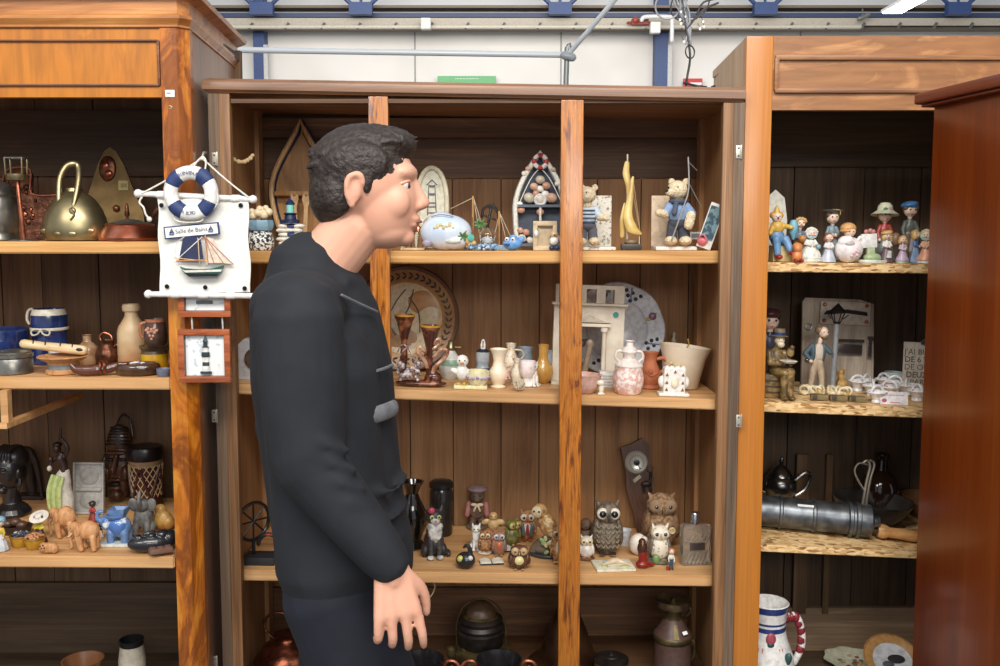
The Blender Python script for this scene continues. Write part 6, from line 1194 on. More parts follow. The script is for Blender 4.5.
b = it.b(); b.ball((-3, -7.4, 26), (3.4, 1.6, 1.8), P(222, 200, 160)); b.ball((3, -7.4, 26), (3.4, 1.6, 1.8), P(222, 200, 160)); b.cap((-1, -8, 25), (-3, -8.4, 20), 1.2, 1, P(222, 200, 160)); b.cap((1, -8, 25), (3, -8.4, 20), 1.2, 1, P(222, 200, 160)); it.put(b, 'bow', bo)
b = it.b(); b.ball((0, 0, 40), (10, 8.6, 3.6), P(150, 124, 130, .7)); b.ball((0, 0, 38), (7.6, 7, 2.4), P(130, 104, 110, .7)); it.put(b, 'cap', bo, vox=.4); eyes(it, bo, 0, -7, 35, 3, .8)
it = Item('bird_figurine', 'cream chick figurine with spread wings on an orange flowered rock', 'bird figurine', C3, 493, 546)
b = it.b(); b.ball((0, 0, 6), (10, 8, 6), P(196, 120, 96, .5)); b.ball((-4, -3, 10), (5, 5, 4), P(206, 130, 110)); b.ball((5, -2, 9), (5, 5, 4), P(190, 110, 80)); it.put(b, 'rock', vox=.45)
yb_ = glos('chick_paint', C(216, 184, 130), .4, c2=C(180, 144, 96), scale=70); b = it.b(); b.ball((0, 0, 20), (6, 5.4, 7), yb_); b.ball((0, -1, 28), (4.6, 4.4, 4.4), yb_)
for s_ in (-1, 1): b.ball((s_*7.6, 0, 22), (4.4, 1.8, 3), yb_, rot=(0, s_*.4, 0))
bo = it.put(b, 'bird', vox=.4); eyes(it, bo, 0, -4.6, 29, 1.9, .6); b = it.b(); b.cap((0, -5, 27.6), (0, -6.6, 26.6), 1, .3, P(220, 150, 60)); it.put(b, 'beak', bo)
cat('small white and grey kitten figurine between the large cat and the owls', C3, 476, 28, 552, glos('white_kitten', C(226, 224, 220), .3, c2=C(130, 140, 156), scale=60, thr=.6, soft=.05), bib=white)
it = Item('swan_ornament', 'black glossy swan shaped pot with a yellow patch, at the shelf front', 'ornament', C3, 465.5, 571)
b = it.b(); b.ball((0, 0, 8), (10, 8.6, 8.4), P(42, 42, 44, .2)); b.tube([(5, 0, 12), (4, 0, 20), (1, 0, 23), (-2, 0, 21)], [3, 2.2, 2, 1.2], P(42, 42, 44, .2), 9); bo = it.put(b, 'body', vox=.4); b = it.b(); b.ball((-5, -5, 11), (3.6, 3, 3.4), P(214, 206, 90, .3)); it.put(b, 'yellow_patch', bo); b = it.b(); b.ball((5, -5.6, 12), (2.6, 2.4, 2.6), P(226, 224, 220)); it.put(b, 'white_patch', bo)
ob = glos('owl_brown', C(176, 130, 86), .45, c2=C(110, 74, 50), scale=120, soft=.08, bump=.4)
owl('little brown owl figurine on the left of the pair standing by the open book', C3, 485, 25, 556, body=ob, face=P(222, 196, 150), w=.3, beak=P(220, 150, 60), base=P(206, 200, 186))
owl('little grey headed orange breasted owl figurine on the right of the pair by the book', C3, 499, 26, 558, body=glos('owl_grey', C(110, 112, 116), .45, c2=C(170, 110, 76), scale=90), belly=P(196, 100, 56), face=P(190, 200, 204), w=.3)
def book(px, by, w_, lab, rz=0, c_=P(232, 226, 208, .6)):
    it = Item('open_book_figurine', lab, 'ornament', C3, px, by, rz=rz); b = it.b(); b.box((0, 0, .8), (w_, 12, 1.6), P(50, 46, 42), bev=.4); it.put(b, 'cover')
    b = it.b()
    for s_ in (-1, 1): b.prism([(0, 1.2), (s_*w_*.12, 3.4), (s_*w_*.3, 4), (s_*w_*.49, 2.4), (s_*w_*.49, 1.4)], -5.6, 5.6, c_)
    it.put(b, 'pages')
book(491.5, 566, 24, 'tiny open book with white pages and black cover beside the black swan', rz=.15)
book(511, 553, 18, 'tiny pale open book behind the squat brown owl', rz=-.1, c_=P(206, 206, 196, .6))
owl('squat round brown owl figurine with a cream bib at the shelf front', C3, 519, 25, 572, body=glos('owl_darkbrown', C(110, 70, 52), .4, c2=C(76, 50, 40), scale=70), belly=P(226, 212, 140), face=P(196, 160, 106), w=.46, tuft=.3)
owl('mossy green owl figurine looking sideways, left of the owl in a red tie', C3, 512, 27, 548, body=glos('owl_green', C(126, 122, 66), .4, c2=C(84, 84, 46), scale=60), face=P(190, 170, 90), w=.36, rz=.6)
def tie(it, bo, V, q, w_):
    b = it.b(); b.cap(V(0, -w_*.82/q*1, 22) if 0 else (0, -w_*.8, 22*q), (0, -w_*.86, 12*q), 1.4*q, 2.2*q, P(190, 36, 36)); it.put(b, 'red_tie', bo)
    for s_ in (-1, 1): b = it.b(); b.cap((s_*w_*.4, -w_*.66, 21*q), (s_*w_*.3, -w_*.6, 8*q), 2.6*q, 2.4*q, P(90, 110, 110)); it.put(b, 'lapel', bo)
owl('brown owl figurine wearing a jacket and red tie', C3, 527, 31, 543, body=glos('owl_tan', C(196, 150, 104), .45, c2=C(140, 100, 66), scale=90), belly=P(230, 224, 214), face=P(230, 214, 186), w=.32, extra=tie, beak=P(206, 70, 40))
it = Item('barn_owl_figurine', 'large speckled barn owl figurine perched on a leafy branch, next to the right oak post', 'owl figurine', C3, 545, 560, rz=-.3)
b = it.b(); b.lathe([(16, 0), (17, 1.4), (16, 3)], P(52, 54, 58, .4), n=28, sy=.6); it.put(b, 'base'); b = it.b(); b.tube([(-12, 0, 4), (-5, 0, 12), (4, 0, 18), (14, 0, 20)], [5, 5, 4.4, 3], P(110, 92, 72, .7), 10); b.ball((-4, 0, 6), (9, 6, 5), P(120, 104, 84, .7)); it.put(b, 'branch', vox=.5)
bow_ = glos('barn_owl', C(206, 164, 108), .4, c2=C(150, 110, 70), scale=60, soft=.06); b = it.b(); b.ball((2, 0, 32), (9, 8, 15), bow_, rot=(0, -.5, 0)); b.ball((-5, -2, 46), (8, 7.4, 7.6), bow_); b.cap((8, 0, 26), (15, 0, 18), 4, 2, bow_); bo = it.put(b, 'bird', vox=.5)
b = it.b(); b.ball((6, -5, 32), (6, 4, 13), glos('barn_wing', C(196, 150, 90), .4, c2=C(226, 206, 160), scale=120, soft=.03), rot=(0, -.5, 0)); it.put(b, 'wing', bo)
b = it.b(); b.ball((-7, -7, 46), (6, 3, 6), P(226, 206, 166)); f_ = it.put(b, 'face_disc', bo); eyes(it, f_, -7, -9.6, 47.4, 2.6, 1.); b = it.b(); b.cap((-7, -10, 46), (-7, -10.6, 42.4), 1, .4, P(196, 170, 120)); it.put(b, 'beak', bo)
b = it.b(); random.seed(3)
for k in range(12): x, z = random.uniform(-2, 15), random.uniform(5, 20); b.ball((x, -7, z), (3, 1, 2), P(150, 176, 110) if k % 3 else P(206, 200, 150), rot=(0, random.random()*3, 0), n=7)
it.put(b, 'leaves')
owl('small brown and cream owl figurine peeping out beside the right oak post', C3, 558, 40, 566, body=ob, belly=P(200, 190, 150), w=.2)
# right of the post
owl('small white owl figurine on a brown foot just right of the oak post', C3, 586, 25, 562, body=P(232, 222, 208), face=P(236, 214, 150), belly=P(238, 232, 224), w=.34, base=P(120, 76, 50), beak=P(206, 140, 80))
it = Item('resin_squirrel', 'brown rough carved animal figure behind the big eyed owl', 'figurine', C3, 586, 552)
b = it.b(); rs = glos('rough_brown', C(120, 92, 66), .6, c2=C(80, 60, 44), scale=70, bump=.6); b.ball((0, 0, 12), (9, 8, 12), rs); b.ball((-1, -3, 27), (6, 6, 6), rs); b.cap((5, -2, 20), (12, -6, 26), 2.6, 2, rs); b.ball((8, 3, 14), (6, 5, 9), rs); it.put(b, 'body', vox=.5, disp=1, dsc=2)
og = glos('stone_owl', C(124, 110, 92), .55, c2=C(88, 78, 66), scale=100, soft=.08, bump=.8)
it = owl('large grey brown owl figurine with huge white ringed eyes', C3, 606.5, 56, 559, body=og, wing=og, face=P(226, 216, 196), ringm=P(40, 34, 30), eye=1.1, w=.26, fat=1.12, tuft=.7, beak=P(60, 50, 44), pup=P(16, 14, 14))
b = it.b()
for r_ in range(5):
    for c_ in range(-2, 3): b.tube([(c_*4.6-2, -11.6+abs(c_)*1.6, 30-r_*5), (c_*4.6, -12.8+abs(c_)*1.6, 27.5-r_*5), (c_*4.6+2, -11.6+abs(c_)*1.6, 30-r_*5)], .6, P(150, 134, 110, .6), 5)
it.put(b, 'breast_feathers')
it = pot('small_cup', 'plain white cup behind the big eyed owl', 'cup', C3, 624, 547, [(4.4, 0), (5, 1), (6.6, 15), (7, 16), (6, 16), (4.6, 4), (0, 3)], P(222, 226, 230, .35))
it = Item('ceramic_tile', 'square cream relief tile with a lizard lying at the shelf front', 'tile', C3, 613, 575, rz=.12)
b = it.b(); tl = P(232, 226, 196, .4); b.box((0, 0, 1.4), (40, 30, 2.8), tl, bev=.8); bo = it.put(b, 'tile'); b = it.b(); b.tube([(-12, -4, 3.4), (-4, 0, 5), (4, 2, 5.4), (10, 0, 4), (16, -6, 3.4)], [1, 2.4, 3, 2.4, 1], P(220, 196, 160, .4), 8); b.tube([(-8, 6, 3.4), (0, 5, 4.4), (8, 7, 4)], [1.4, 2, 1], P(150, 166, 166, .4), 8); b.ball((-10, -6, 3), (4, 2.6, 1.4), P(176, 190, 120)); b.ball((10, -8, 3), (5, 2.6, 1.4), P(190, 196, 130)); it.put(b, 'lizard_relief', bo)
it = Item('wall_barometer', 'dark wooden plaque with a round silver dial and a small deer, leaning at the back', 'barometer', C3, 648, 533, ry=-.17, rx=-.1)
bk_ = wood('bark_plaque', (C(66, 42, 30), C(98, 64, 46), C(120, 84, 62)), 'z', 40, 6, 1.4, .45, .3); b = it.b(); b.prism([(-11, 0), (12, 2), (14, 20), (11, 34), (14, 50), (12, 66), (14, 84), (9, 92), (-3, 88), (-14, 86), (-13, 60), (-15, 44), (-12, 20)], -2, 3, bk_); bo = it.put(b, 'plaque')
b = it.b(); b.lathe([(0, 1), (8, 1), (10, 2.4), (11, 1.6), (11.6, 0)], P(206, 204, 190, .25, metal=.3), c=(-1, -2, 69), rot=(PI/2, 0, 0), n=32); d_ = it.put(b, 'dial', bo)
b = it.b(); b.lathe([(0, 0), (3, 0), (3, 1), (0, 1.4)], black, c=(-1, -3, 69), rot=(PI/2, 0, 0), n=14); b.cap((-1, -4.4, 69), (2, -4.4, 62), .5, .3, black, 5)
for k in range(24): a = 2*PI*k/24; b.box((-1+7*math.cos(a), -3.6, 69+7*math.sin(a)), (.5, .4, 1.6), P(80, 76, 70), rot=(0, PI/2-a, 0))
it.put(b, 'dial_marks', d_); b = it.b(); b.box((-3, -2.6, 53), (9, .6, 3.4), P(206, 196, 160, .5), rot=(0, -.5, 0)); it.put(b, 'small_label', bo)
b = it.b(); dr = P(46, 32, 26, .5); b.ball((5, -5, 47), (5.4, 2.6, 3), dr); b.cap((9, -5, 48), (11, -5, 55), 1.4, 1.4, dr); b.ball((11, -6, 56), (2, 1.4, 1.4), dr)
for x in (1, 3, 8, 9.6): b.cap((x, -5, 46), (x-.5, -5, 38), .9, .6, dr, 6)
for s_ in (-1, 1): b.tube([(11, -5, 57), (11+s_*3, -5, 60), (11+s_*2.4, -5, 64)], .5, dr, 5)
it.put(b, 'deer', bo, vox=.35)
it = owl('large fluffy brown owl standing behind the small spectacled owl', C3, 660, 58, 553, body=glos('fluffy_owl', C(164, 132, 98), .9, c2=C(112, 84, 58), scale=110, bump=1.), wing=glos('fluffy_wing', C(140, 106, 74), .9, c2=C(98, 72, 50), scale=110, bump=1.), face=P(150, 120, 88, .8), w=.29, fat=1.15, tuft=.4, eye=.6, name='owl_ornament', beak=P(110, 90, 66))
it = Item('egg_figurine', 'smooth white egg shaped bird figurine behind the red bird', 'bird figurine', C3, 638, 557)
b = it.b(); b.ball((0, 0, 11), (9.4, 8, 11), P(236, 222, 206)); b.ball((5, -5, 17), (4, 4, 4), P(236, 222, 206)); bo = it.put(b, 'body', vox=.4); b = it.b(); b.ball((6, -8, 16), (1.4, 1.6, 1), P(216, 150, 90)); it.put(b, 'beak', bo)
it = Item('parrot_figurine', 'dark headed glossy red bird figurine at the shelf front', 'bird figurine', C3, 643, 570, rz=.3)
rg_ = P(150, 36, 26, .15); b = it.b(); b.ball((0, 0, 4), (8, 6, 4), rg_); b.cap((0, 0, 6), (-1, 0, 16), 4.6, 5, P(126, 48, 30, .2)); b.ball((8, 0, 2.6), (5, 3, 2), rg_); it.put(b, 'tail_and_base', vox=.4); b = it.b(); b.ball((-1, 0, 20), (5.6, 5, 8), P(76, 40, 28, .2)); b.ball((-2, -1, 27), (4, 3.8, 3.8), P(60, 34, 26, .2)); bo = it.put(b, 'body', vox=.4); b = it.b(); b.cap((-3, -4, 27), (-4, -6, 25), 1.2, .4, P(180, 130, 80)); it.put(b, 'beak', bo)
def specs(it, bo, V, q, w_):
    b = it.b(); b.ring((w_*.9, -w_*.7, 34*q), 2.6*q, .9*q, P(206, 176, 120)); b.ring((w_*.9, -w_*.7, 34*q), .9*q, .5*q, P(206, 176, 120)); it.put(b, 'gold_watch', bo)
    b = it.b(); b.ball((-w_*.4, -w_*.8, 5*q), (4*q, 3*q, 5*q), P(120, 150, 86)); b.ball((w_*.9, -w_*.5, 6*q), (4*q, 3*q, 4*q), P(130, 150, 120)); it.put(b, 'green_leaves', bo)
owl('cream spotted owl figurine on a leafy base in front of the fluffy owl', C3, 659, 40, 566, body=glos('owl_spotted', C(226, 216, 196), .4, c2=C(130, 110, 90), scale=150, thr=.62, soft=.02), wing=P(120, 106, 92), face=P(236, 228, 206), w=.3, base=P(110, 116, 108), extra=specs, beak=P(206, 160, 90))
figurine('small_figurine', 'tiny figurine of a child with a red bucket, left of the glass bottle', 'figurine', C3, 671, 24, by=571, top=P(228, 220, 200), low=P(60, 76, 100), hair=P(190, 110, 56), kind='pants', hold=lambda b, V, q: b.lathe([(2.4*q, 0), (3*q, 5*q)], red, c=V(-6, -3, 0), n=12))
it = Item('perfume_bottle', 'tall clear ribbed perfume bottle with a silver cap, right end of the lower shelf', 'bottle', C3, 694.5, 567, rz=.12)
gl = glos('bottle_glass', C(240, 240, 232), .04, trans=.9); b = it.b(); b.box((0, 0, 20.5), (30, 13, 41), gl, bev=3.4); bo = it.put(b, 'bottle')
b = it.b()
for z0, n_ in ((3, 6), (24, 5)):
    for k in range(6): b.cap((-12+k*4, -6.9, z0), (-8+k*4, -6.9, z0+(10 if z0 < 10 else 7)), .9, .9, gl, 6)
it.put(b, 'glass_ribs', bo); b = it.b(); b.box((0, -6.7, 20), (16, .5, 8), silver); it.put(b, 'silver_label', bo); b = it.b(); b.lathe([(3, 41), (3, 43), (5, 43.2), (5, 52), (4.4, 53), (0, 53)], silver, c=(-1, 0, 0), n=24); it.put(b, 'cap')
it = Item('hanging_twine', 'short curl of pale twine hanging under the lower shelf, right of the man\'s hand', 'twine', C3, 430, loc=W(430, 583, C3.yf+.05))
b = it.b(); b.tube([(3, 0, 2), (5, -1, -4), (2, -1, -12), (-4, 0, -18), (-10, 0, -20)], .7, P(176, 160, 110, .8), 6); one(it, b)
# ================================================================ middle cabinet, bottom
cop = glos('hammered_copper', C(136, 76, 54), .32, .9, c2=C(88, 48, 34), scale=40, bump=.5)
it = pot('copper_jug', 'hammered copper kettle with a tall loop handle, low behind the man\'s legs', 'kettle', CB, 288, None, [(28, 0), (32, 4), (33, 20), (24, 40), (12, 48), (10, 54), (14, 58)], cop, d=.16, handles=(([(-14, 52), (-22, 66), (-20, 84), (-8, 92), (4, 84), (10, 64)], 1.6, copper_d), ([(14, 50), (24, 52), (26, 40)], 4, cop)))
it.root.scale.z = .66; b = it.b(); b.box((-14, -29, 24), (9, .8, 5), P(210, 208, 204)); it.put(b, 'price_sticker')
def mug(px, by, lab):
    it = Item('copper_mug', lab, 'mug', CB, px, d=.05); b = it.b(); bw_ = P(34, 32, 34, .2)
    b.lathe([(18, 0), (20, 2), (17, 6), (18, 14), (22, 26), (23, 30), (21.6, 30, bw_), (20, 24, bw_), (16, 10, bw_), (0, 8, bw_)], cop, n=32); it.put(b, 'body')
    for s_ in ((-1, 1) if px > 450 else (1,)): b = it.b(); b.tube([(s_*21, 0, 22), (s_*26, 0, 28), (s_*34, 0, 27), (s_*38, 0, 19), (s_*34, 0, 11), (s_*26, 0, 8), (s_*18, 0, 8)], 1.8, copper, 8); b.tube([(s_*27, 0, 20), (s_*30, 0, 23), (s_*33, 0, 20), (s_*30, 0, 16)], 1, copper, 6); it.put(b, 'handle')
mug(422, 660, 'copper mug with a black inside directly under the man\'s hand'); mug(499, 660, 'copper mug with two looped handles in front of the railway lantern')
it = Item('railway_lantern', 'old black and brass kerosene lantern with a domed cap and wire bail', 'lantern', CB, 481, d=.19)
ol = glos('old_brass', C(112, 98, 62), .45, .7, c2=C(74, 64, 42), scale=26); dk_ = glos('sooty_metal', C(34, 32, 32), .4, .5, c2=C(54, 46, 40), scale=30)
b = it.b(); b.lathe([(26, 0), (28, 3), (30, 12), (28, 22), (20, 28)], ol, n=32); it.put(b, 'tank')
b = it.b(); LZ = -17; b.lathe([(p_[0], p_[1]+LZ)+p_[2:] for p_ in [(18, 42), (22, 46), (23, 54), (24, 62), (22, 64), (23, 68), (21, 72), (22, 76), (18, 80), (15, 82, ol), (14, 88, P(90, 66, 46, .4)), (8, 95, P(90, 66, 46, .4)), (0, 97, P(90, 66, 46, .4))]], dk_, n=32); it.put(b, 'chimney_cap')
b = it.b(); b.tube([(-24, 0, 27), (-24, 0, 53), (-16, 0, 75), (0, 0, 83), (16, 0, 75), (24, 0, 53), (25, 0, 27)], .9, ol, 6); it.put(b, 'bail')
for x in (-29, -15): b = it.b(); b.lathe([(4, 17), (5, 21), (5, 28), (3, 30), (0, 31)], ol, c=(x, -10, 0), n=14); it.put(b, 'filler_cap')
it.root.scale.z = .84
it = Item('copper_funnel', 'big dull copper cone shaped vessel hidden behind the right oak post', 'vessel', CB, 567, d=.20)
dc = glos('dull_copper', C(96, 66, 44), .4, .7, c2=C(70, 46, 32), scale=16); b = it.b(); b.lathe([(38, 0), (40, 3), (30, 6), (27, 10), (27, 18), (20, 46), (12, 74), (8, 88), (8, 98), (10, 100), (7, 100), (6, 88), (0, 80)], dc, n=36); one(it, b); it.root.scale.z = .74
it = Item('lidded_pot', 'dark brass lidded pot with a knob at the front of the cabinet floor', 'pot', CB, 611, d=.10)
b = it.b(); b.lathe([(15, 0), (17, 2), (17, 30), (16, 32)], ol, n=30); it.put(b, 'body'); b = it.b(); b.lathe([(17.4, 32.2), (17.6, 34), (14, 37), (9, 38), (8, 39.4), (3, 40), (2.4, 42), (3, 44), (0, 45)], dk_, n=30); l_ = it.put(b, 'lid'); it.root.scale.z = .7
it = Item('milk_can', 'brown and brass milk can with a dished lid, bottom right of the middle cabinet', 'milk can', CB, 672, d=.13)
mk = P(88, 62, 54, .45); b = it.b(); b.lathe([(18, 0, ol), (19, 3, ol), (18, 5, mk), (18, 44, mk), (19, 45, ol), (20, 48, ol), (19, 52, ol), (17, 54, mk), (9, 70, mk), (8.6, 72, ol), (8.4, 80, ol), (9, 82, ol)], mk, n=36); bo = it.put(b, 'body')
b = it.b(); b.lathe([(9, 82), (16, 84), (17.6, 88), (17.6, 92), (16, 93), (13, 90), (4, 88), (2, 90), (2, 94), (0, 95)], glos('lid_brass', C(118, 102, 70), .4, .6, c2=C(74, 60, 50), scale=30), n=36); it.put(b, 'lid')
b = it.b(); b.prism([(-3, 0), (3, 0), (1.6, 16), (-1.6, 16)], -.8, .8, ol, c=(0, -18.6, 53), rot=(-.5, 0, 0)); it.put(b, 'strap', bo); b = it.b(); b.box((9, -16, 60), (4.6, .6, 3.6), P(226, 226, 226), rot=(-.5, -.4, 0)); it.put(b, 'price_sticker', bo)
b = it.b(); b.tube([(18, 0, 46), (21, -2, 40), (21, -2, 26), (18, 0, 20)], 1.4, ol, 7); it.put(b, 'handle', bo); b = it.b(); b.tube([(14, 0, 86), (17, -2, 80), (13, -3, 74)], 1.2, ol, 7); it.put(b, 'clasp', bo); it.root.scale.z = .86
# ================================================================ right cabinet, top shelf
pc_ = dict(sh=R1)
it = Item('clown_figurine', 'clown figurine in blue trousers with red shoes sitting on a yellow box', 'figurine', R1, 777, d=.07)
b = it.b(); b.box((6, 2, 8), (24, 16, 16), P(222, 196, 130, .45), bev=1); it.put(b, 'box')
bl_ = P(104, 150, 196, .4); b = it.b(); b.cap((-2, 0, 20), (-4, -9, 22), 5, 4.4, bl_); b.cap((-4, -9, 22), (-3, -11, 8), 4.4, 3.4, bl_); b.cap((3, 0, 20), (5, -9, 22), 5, 4.4, bl_); b.cap((5, -9, 22), (9, -13, 12), 4.2, 3.4, bl_); b.ball((-1, 1, 25), (7.6, 6, 8), bl_); it.put(b, 'trousers', vox=.45)
for x, y, z in ((-2, -13, 5), (10, -15, 9)): b = it.b(); b.ball((x, y, z), (3.4, 5, 2.6), red); it.put(b, 'shoe')
b = it.b(); b.ball((-1, 0, 34), (7, 5.6, 7), P(226, 176, 66, .4)); b.cap((-5, 0, 36), (-9, -5, 28), 2.8, 2.4, P(226, 176, 66, .4)); b.cap((4, 0, 36), (11, -6, 34), 2.8, 2.4, P(226, 176, 66, .4)); it.put(b, 'shirt', vox=.45)
b = it.b(); b.ball((-2, -1, 44), (5, 4.8, 5.2), P(240, 214, 196)); hd = it.put(b, 'head'); b = it.b(); b.ball((-2, -6, 43.4), 1.2, red); it.put(b, 'nose', hd); eyes(it, hd, -2, -5, 45, 1.8, .6)
b = it.b(); b.ball((-6, 0, 46), (3, 3, 3.4), P(226, 150, 50)); b.ball((2, 0, 46), (3, 3, 3.4), P(226, 150, 50)); it.put(b, 'hair', hd); b = it.b(); b.lathe([(4, 0), (2, 5), (0, 9)], P(226, 180, 70), c=(-2, 0, 48), n=16); it.put(b, 'hat', hd)
b = it.b(); b.lathe([(1, 0), (4.6, 8), (5, 14), (3, 19), (0, 20)], P(110, 176, 196, .4), c=(15, -1, 22), n=10); it.put(b, 'umbrella')
it = Item('white_plaque', 'plain white rounded plaque standing behind the clown', 'plaque', R1, 774, d=.2, rx=-.05)
b = it.b(); b.prism([(-10, 0), (10, 0), (12, 40), (9, 62), (0, 70), (-9, 62), (-12, 40)], -1.2, 1.2, P(222, 220, 204, .4)); one(it, b)
figurine('child_figurine', 'small blond boy figurine holding an orange toy between the clown and the hoop skirt lady', 'figurine', R1, 799, 48, d=.14, top=P(110, 120, 140), low=P(190, 150, 110), hair=P(204, 160, 96), kind='pants', arm='front', hold=lambda b, V, q: b.ball(V(0, -6, 18), (3.4*q, 3*q, 3.4*q), P(226, 150, 76)), w=1.1)
it = Item('toy_figurine', 'tiny orange doll with red shoes sitting beside the clown box', 'figurine', R1, 797, d=.01)
b = it.b(); b.ball((0, 0, 6), (5.4, 4.6, 6), P(222, 130, 60)); b.ball((0, -1, 14), (4.4, 4, 4.2), P(230, 180, 150)); b.ball((0, .6, 16), (5, 4.4, 4), P(222, 130, 60)); bo = it.put(b, 'body', vox=.45)
for s_ in (-1, 1): b = it.b(); b.ball((s_*3, -5, 2), (2.2, 3.4, 2), red); it.put(b, 'shoe', bo)
figurine('lady_figurine', 'white china lady figurine in a bonnet and wide ruffled hoop dress', 'figurine', R1, 810, 37, d=.035, top=P(210, 214, 206), low=P(224, 222, 208), hair=P(226, 206, 190), kind='hoop', hat='bonnet', hatm=P(190, 206, 204), arm='front', w=1.35, hold=lambda b, V, q: b.ball(V(5, -4, 17), (2.6*q, 2*q, 2.6*q), P(130, 170, 196)))
figurine('graduate_figurine', 'grey graduate figurine with a mortarboard standing behind the kneeling child', 'figurine', R1, 831, 56, d=.15, top=P(120, 140, 150), low=P(130, 156, 160), hair=P(100, 80, 66), hat='mortar', hatm=P(96, 84, 74), kind='skirt', arm='front', w=.85)
figurine('child_figurine', 'praying child figurine with a reddish bob, right of the hoop skirt lady', 'figurine', R1, 828, 32, d=.03, top=P(216, 208, 206), low=P(186, 190, 204), hair=P(150, 84, 70), bob=True, arm='front', w=1.15)
it = Item('shell_baby_figurine', 'round white swan egg with a bonneted child looking out of the top', 'figurine', R1, 848, d=.035)
b = it.b(); b.ball((0, 0, 13), (14, 11, 13), P(238, 228, 224, .25)); b.ball((-3, -2, 20), (9, 8, 7), P(238, 228, 224, .25)); b.tube([(10, 0, 14), (13, -1, 20), (11, -2, 25), (8, -3, 23)], [4, 3, 2.4, 1.6], P(238, 230, 226, .25), 10); bo = it.put(b, 'egg_body', vox=.45)
b = it.b(); b.ball((0, -1, 31), (6, 5.6, 5.6), skin_p); hd = it.put(b, 'child_head'); eyes(it, hd, 0, -6, 31, 2, .6); b = it.b(); b.ball((-1, .6, 34), (8, 7, 6), P(216, 156, 90)); b.ball((-2, -1, 31.4), (8.6, 6, 1.4), P(216, 156, 90)); it.put(b, 'bonnet', hd, vox=.4)
b = it.b(); b.cap((12, -3, 24), (14, -4, 22.6), 1, .4, P(226, 160, 60)); it.put(b, 'beak', bo); b = it.b()
for x, z in ((2, 10), (5, 8), (4, 12), (0, 7), (6, 11)): b.ball((x, -10.6+abs(x-2)*.1, z), (1.6, .9, 1.6), P(236, 190, 196), n=7)
it.put(b, 'pink_flowers', bo); b = it.b(); b.ball((-2, -9, 19), (5, 2, 2.6), P(196, 180, 176)); it.put(b, 'nest', bo)
it = Item('milestone_figurine', 'green based white signpost block with a tiny pink topped animal', 'figurine', R1, 873, d=.03)
b = it.b(); b.lathe([(14, 0), (15, 1.4), (14, 3)], P(206, 212, 196, .3), n=26, sy=.5); b.ball((-1, 0, 5), (9, 5, 5), P(160, 180, 130, .4)); it.put(b, 'base')
b = it.b(); b.box((-5, 0, 22), (15, 5, 14), P(236, 234, 228, .35), rot=(0, -.06, 0), bev=1); b.box((-3, 0, 11), (8, 5, 12), P(180, 192, 150), bev=1.5); it.put(b, 'block'); b = it.b()
for x, z in ((-8, 31), (-4, 32), (-1, 31)): b.ball((x, 0, z), (2.4, 2, 2.4), P(206, 130, 120))
it.put(b, 'pink_flowers')
figurine('girl_figurine', 'tall girl figurine in a red top and wide cream hat with a green bow', 'figurine', R1, 883, 60, d=.12, top=P(190, 70, 60), low=P(120, 130, 120), hair=P(214, 160, 110), hat='wide', hatm=P(214, 216, 180), kind='skirt', arm='down', w=.95, hold=lambda b, V, q: b.ball(V(7, -3, 15), (3*q, 2.6*q, 4.6*q), P(150, 116, 84)))
figurine('girl_figurine', 'small blond girl figurine in white and plum standing in front of the wide hat girl', 'figurine', R1, 886, 35, d=.035, top=P(226, 222, 214), low=P(110, 80, 90), hair=P(224, 184, 110), arm='front', bob=True, apron=P(230, 226, 220), hat='beret', hatm=P(224, 186, 110))
figurine('boy_figurine', 'tall figurine of a boy in a grey coat and blue beret', 'figurine', R1, 908, 66, d=.13, top=P(110, 116, 106), low=P(150, 130, 106), hair=P(130, 96, 70), hat='beret', hatm=P(66, 120, 180), kind='pants', arm='down', w=.9, apron=P(220, 216, 224))
figurine('girl_figurine', 'tiny blond girl figurine in a lilac dress with a dog, behind the couple', 'figurine', R1, 902, 30, d=.03, top=P(206, 180, 200), low=P(200, 170, 196), hair=P(222, 168, 90), bob=True, arm='front', base=P(170, 190, 150))
figurine('boy_figurine', 'small boy figurine in blue kissing pose, left one of the couple by the wardrobe', 'figurine', R1, 915, 36, d=.05, top=P(90, 130, 190), low=P(130, 160, 196), hair=P(214, 170, 96), bob=True, arm='front', rz=.8, w=.95)
figurine('girl_figurine', 'small girl figurine in an orange dress and green bonnet, right one of the couple', 'figurine', R1, 925, 36, d=.03, top=P(236, 170, 130), low=P(236, 160, 120), hair=P(222, 180, 110), hat='bonnet', hatm=P(160, 200, 176), arm='front', rz=-.5, kind='skirt', w=1.05, base=P(206, 214, 200))
# ================================================================ right cabinet, middle shelf
gd = glos('gold_brown_resin', C(150, 122, 76), .4, .1, c2=C(96, 76, 46), scale=50, soft=.08, bump=.4)
it = Item('sitting_sailor_figurine', 'big brown gold figurine of a bearded captain sitting on a crate holding a plate', 'figurine', R2, 777, 403)
b = it.b(); b.box((-4, 4, 12), (22, 18, 24), gd, bev=1.4)
for z in (6, 12, 18): b.box((-4, -5.4, z), (20, 1, 1.4), P(84, 64, 40))
it.put(b, 'crate')
b = it.b(); b.ball((-3, 2, 38), (9, 8, 14), gd); b.cap((0, 0, 27), (8, -12, 28), 5.6, 5, gd); b.cap((8, -12, 28), (9, -13, 5), 4.4, 3.6, gd); b.cap((-5, 0, 27), (2, -13, 27), 5.6, 5, gd); b.cap((2, -13, 27), (2, -15, 5), 4.4, 3.6, gd); b.ball((10, -16, 2.6), (3.6, 6, 2.6), gd); b.ball((2, -18, 2.6), (3.6, 6, 2.6), gd)
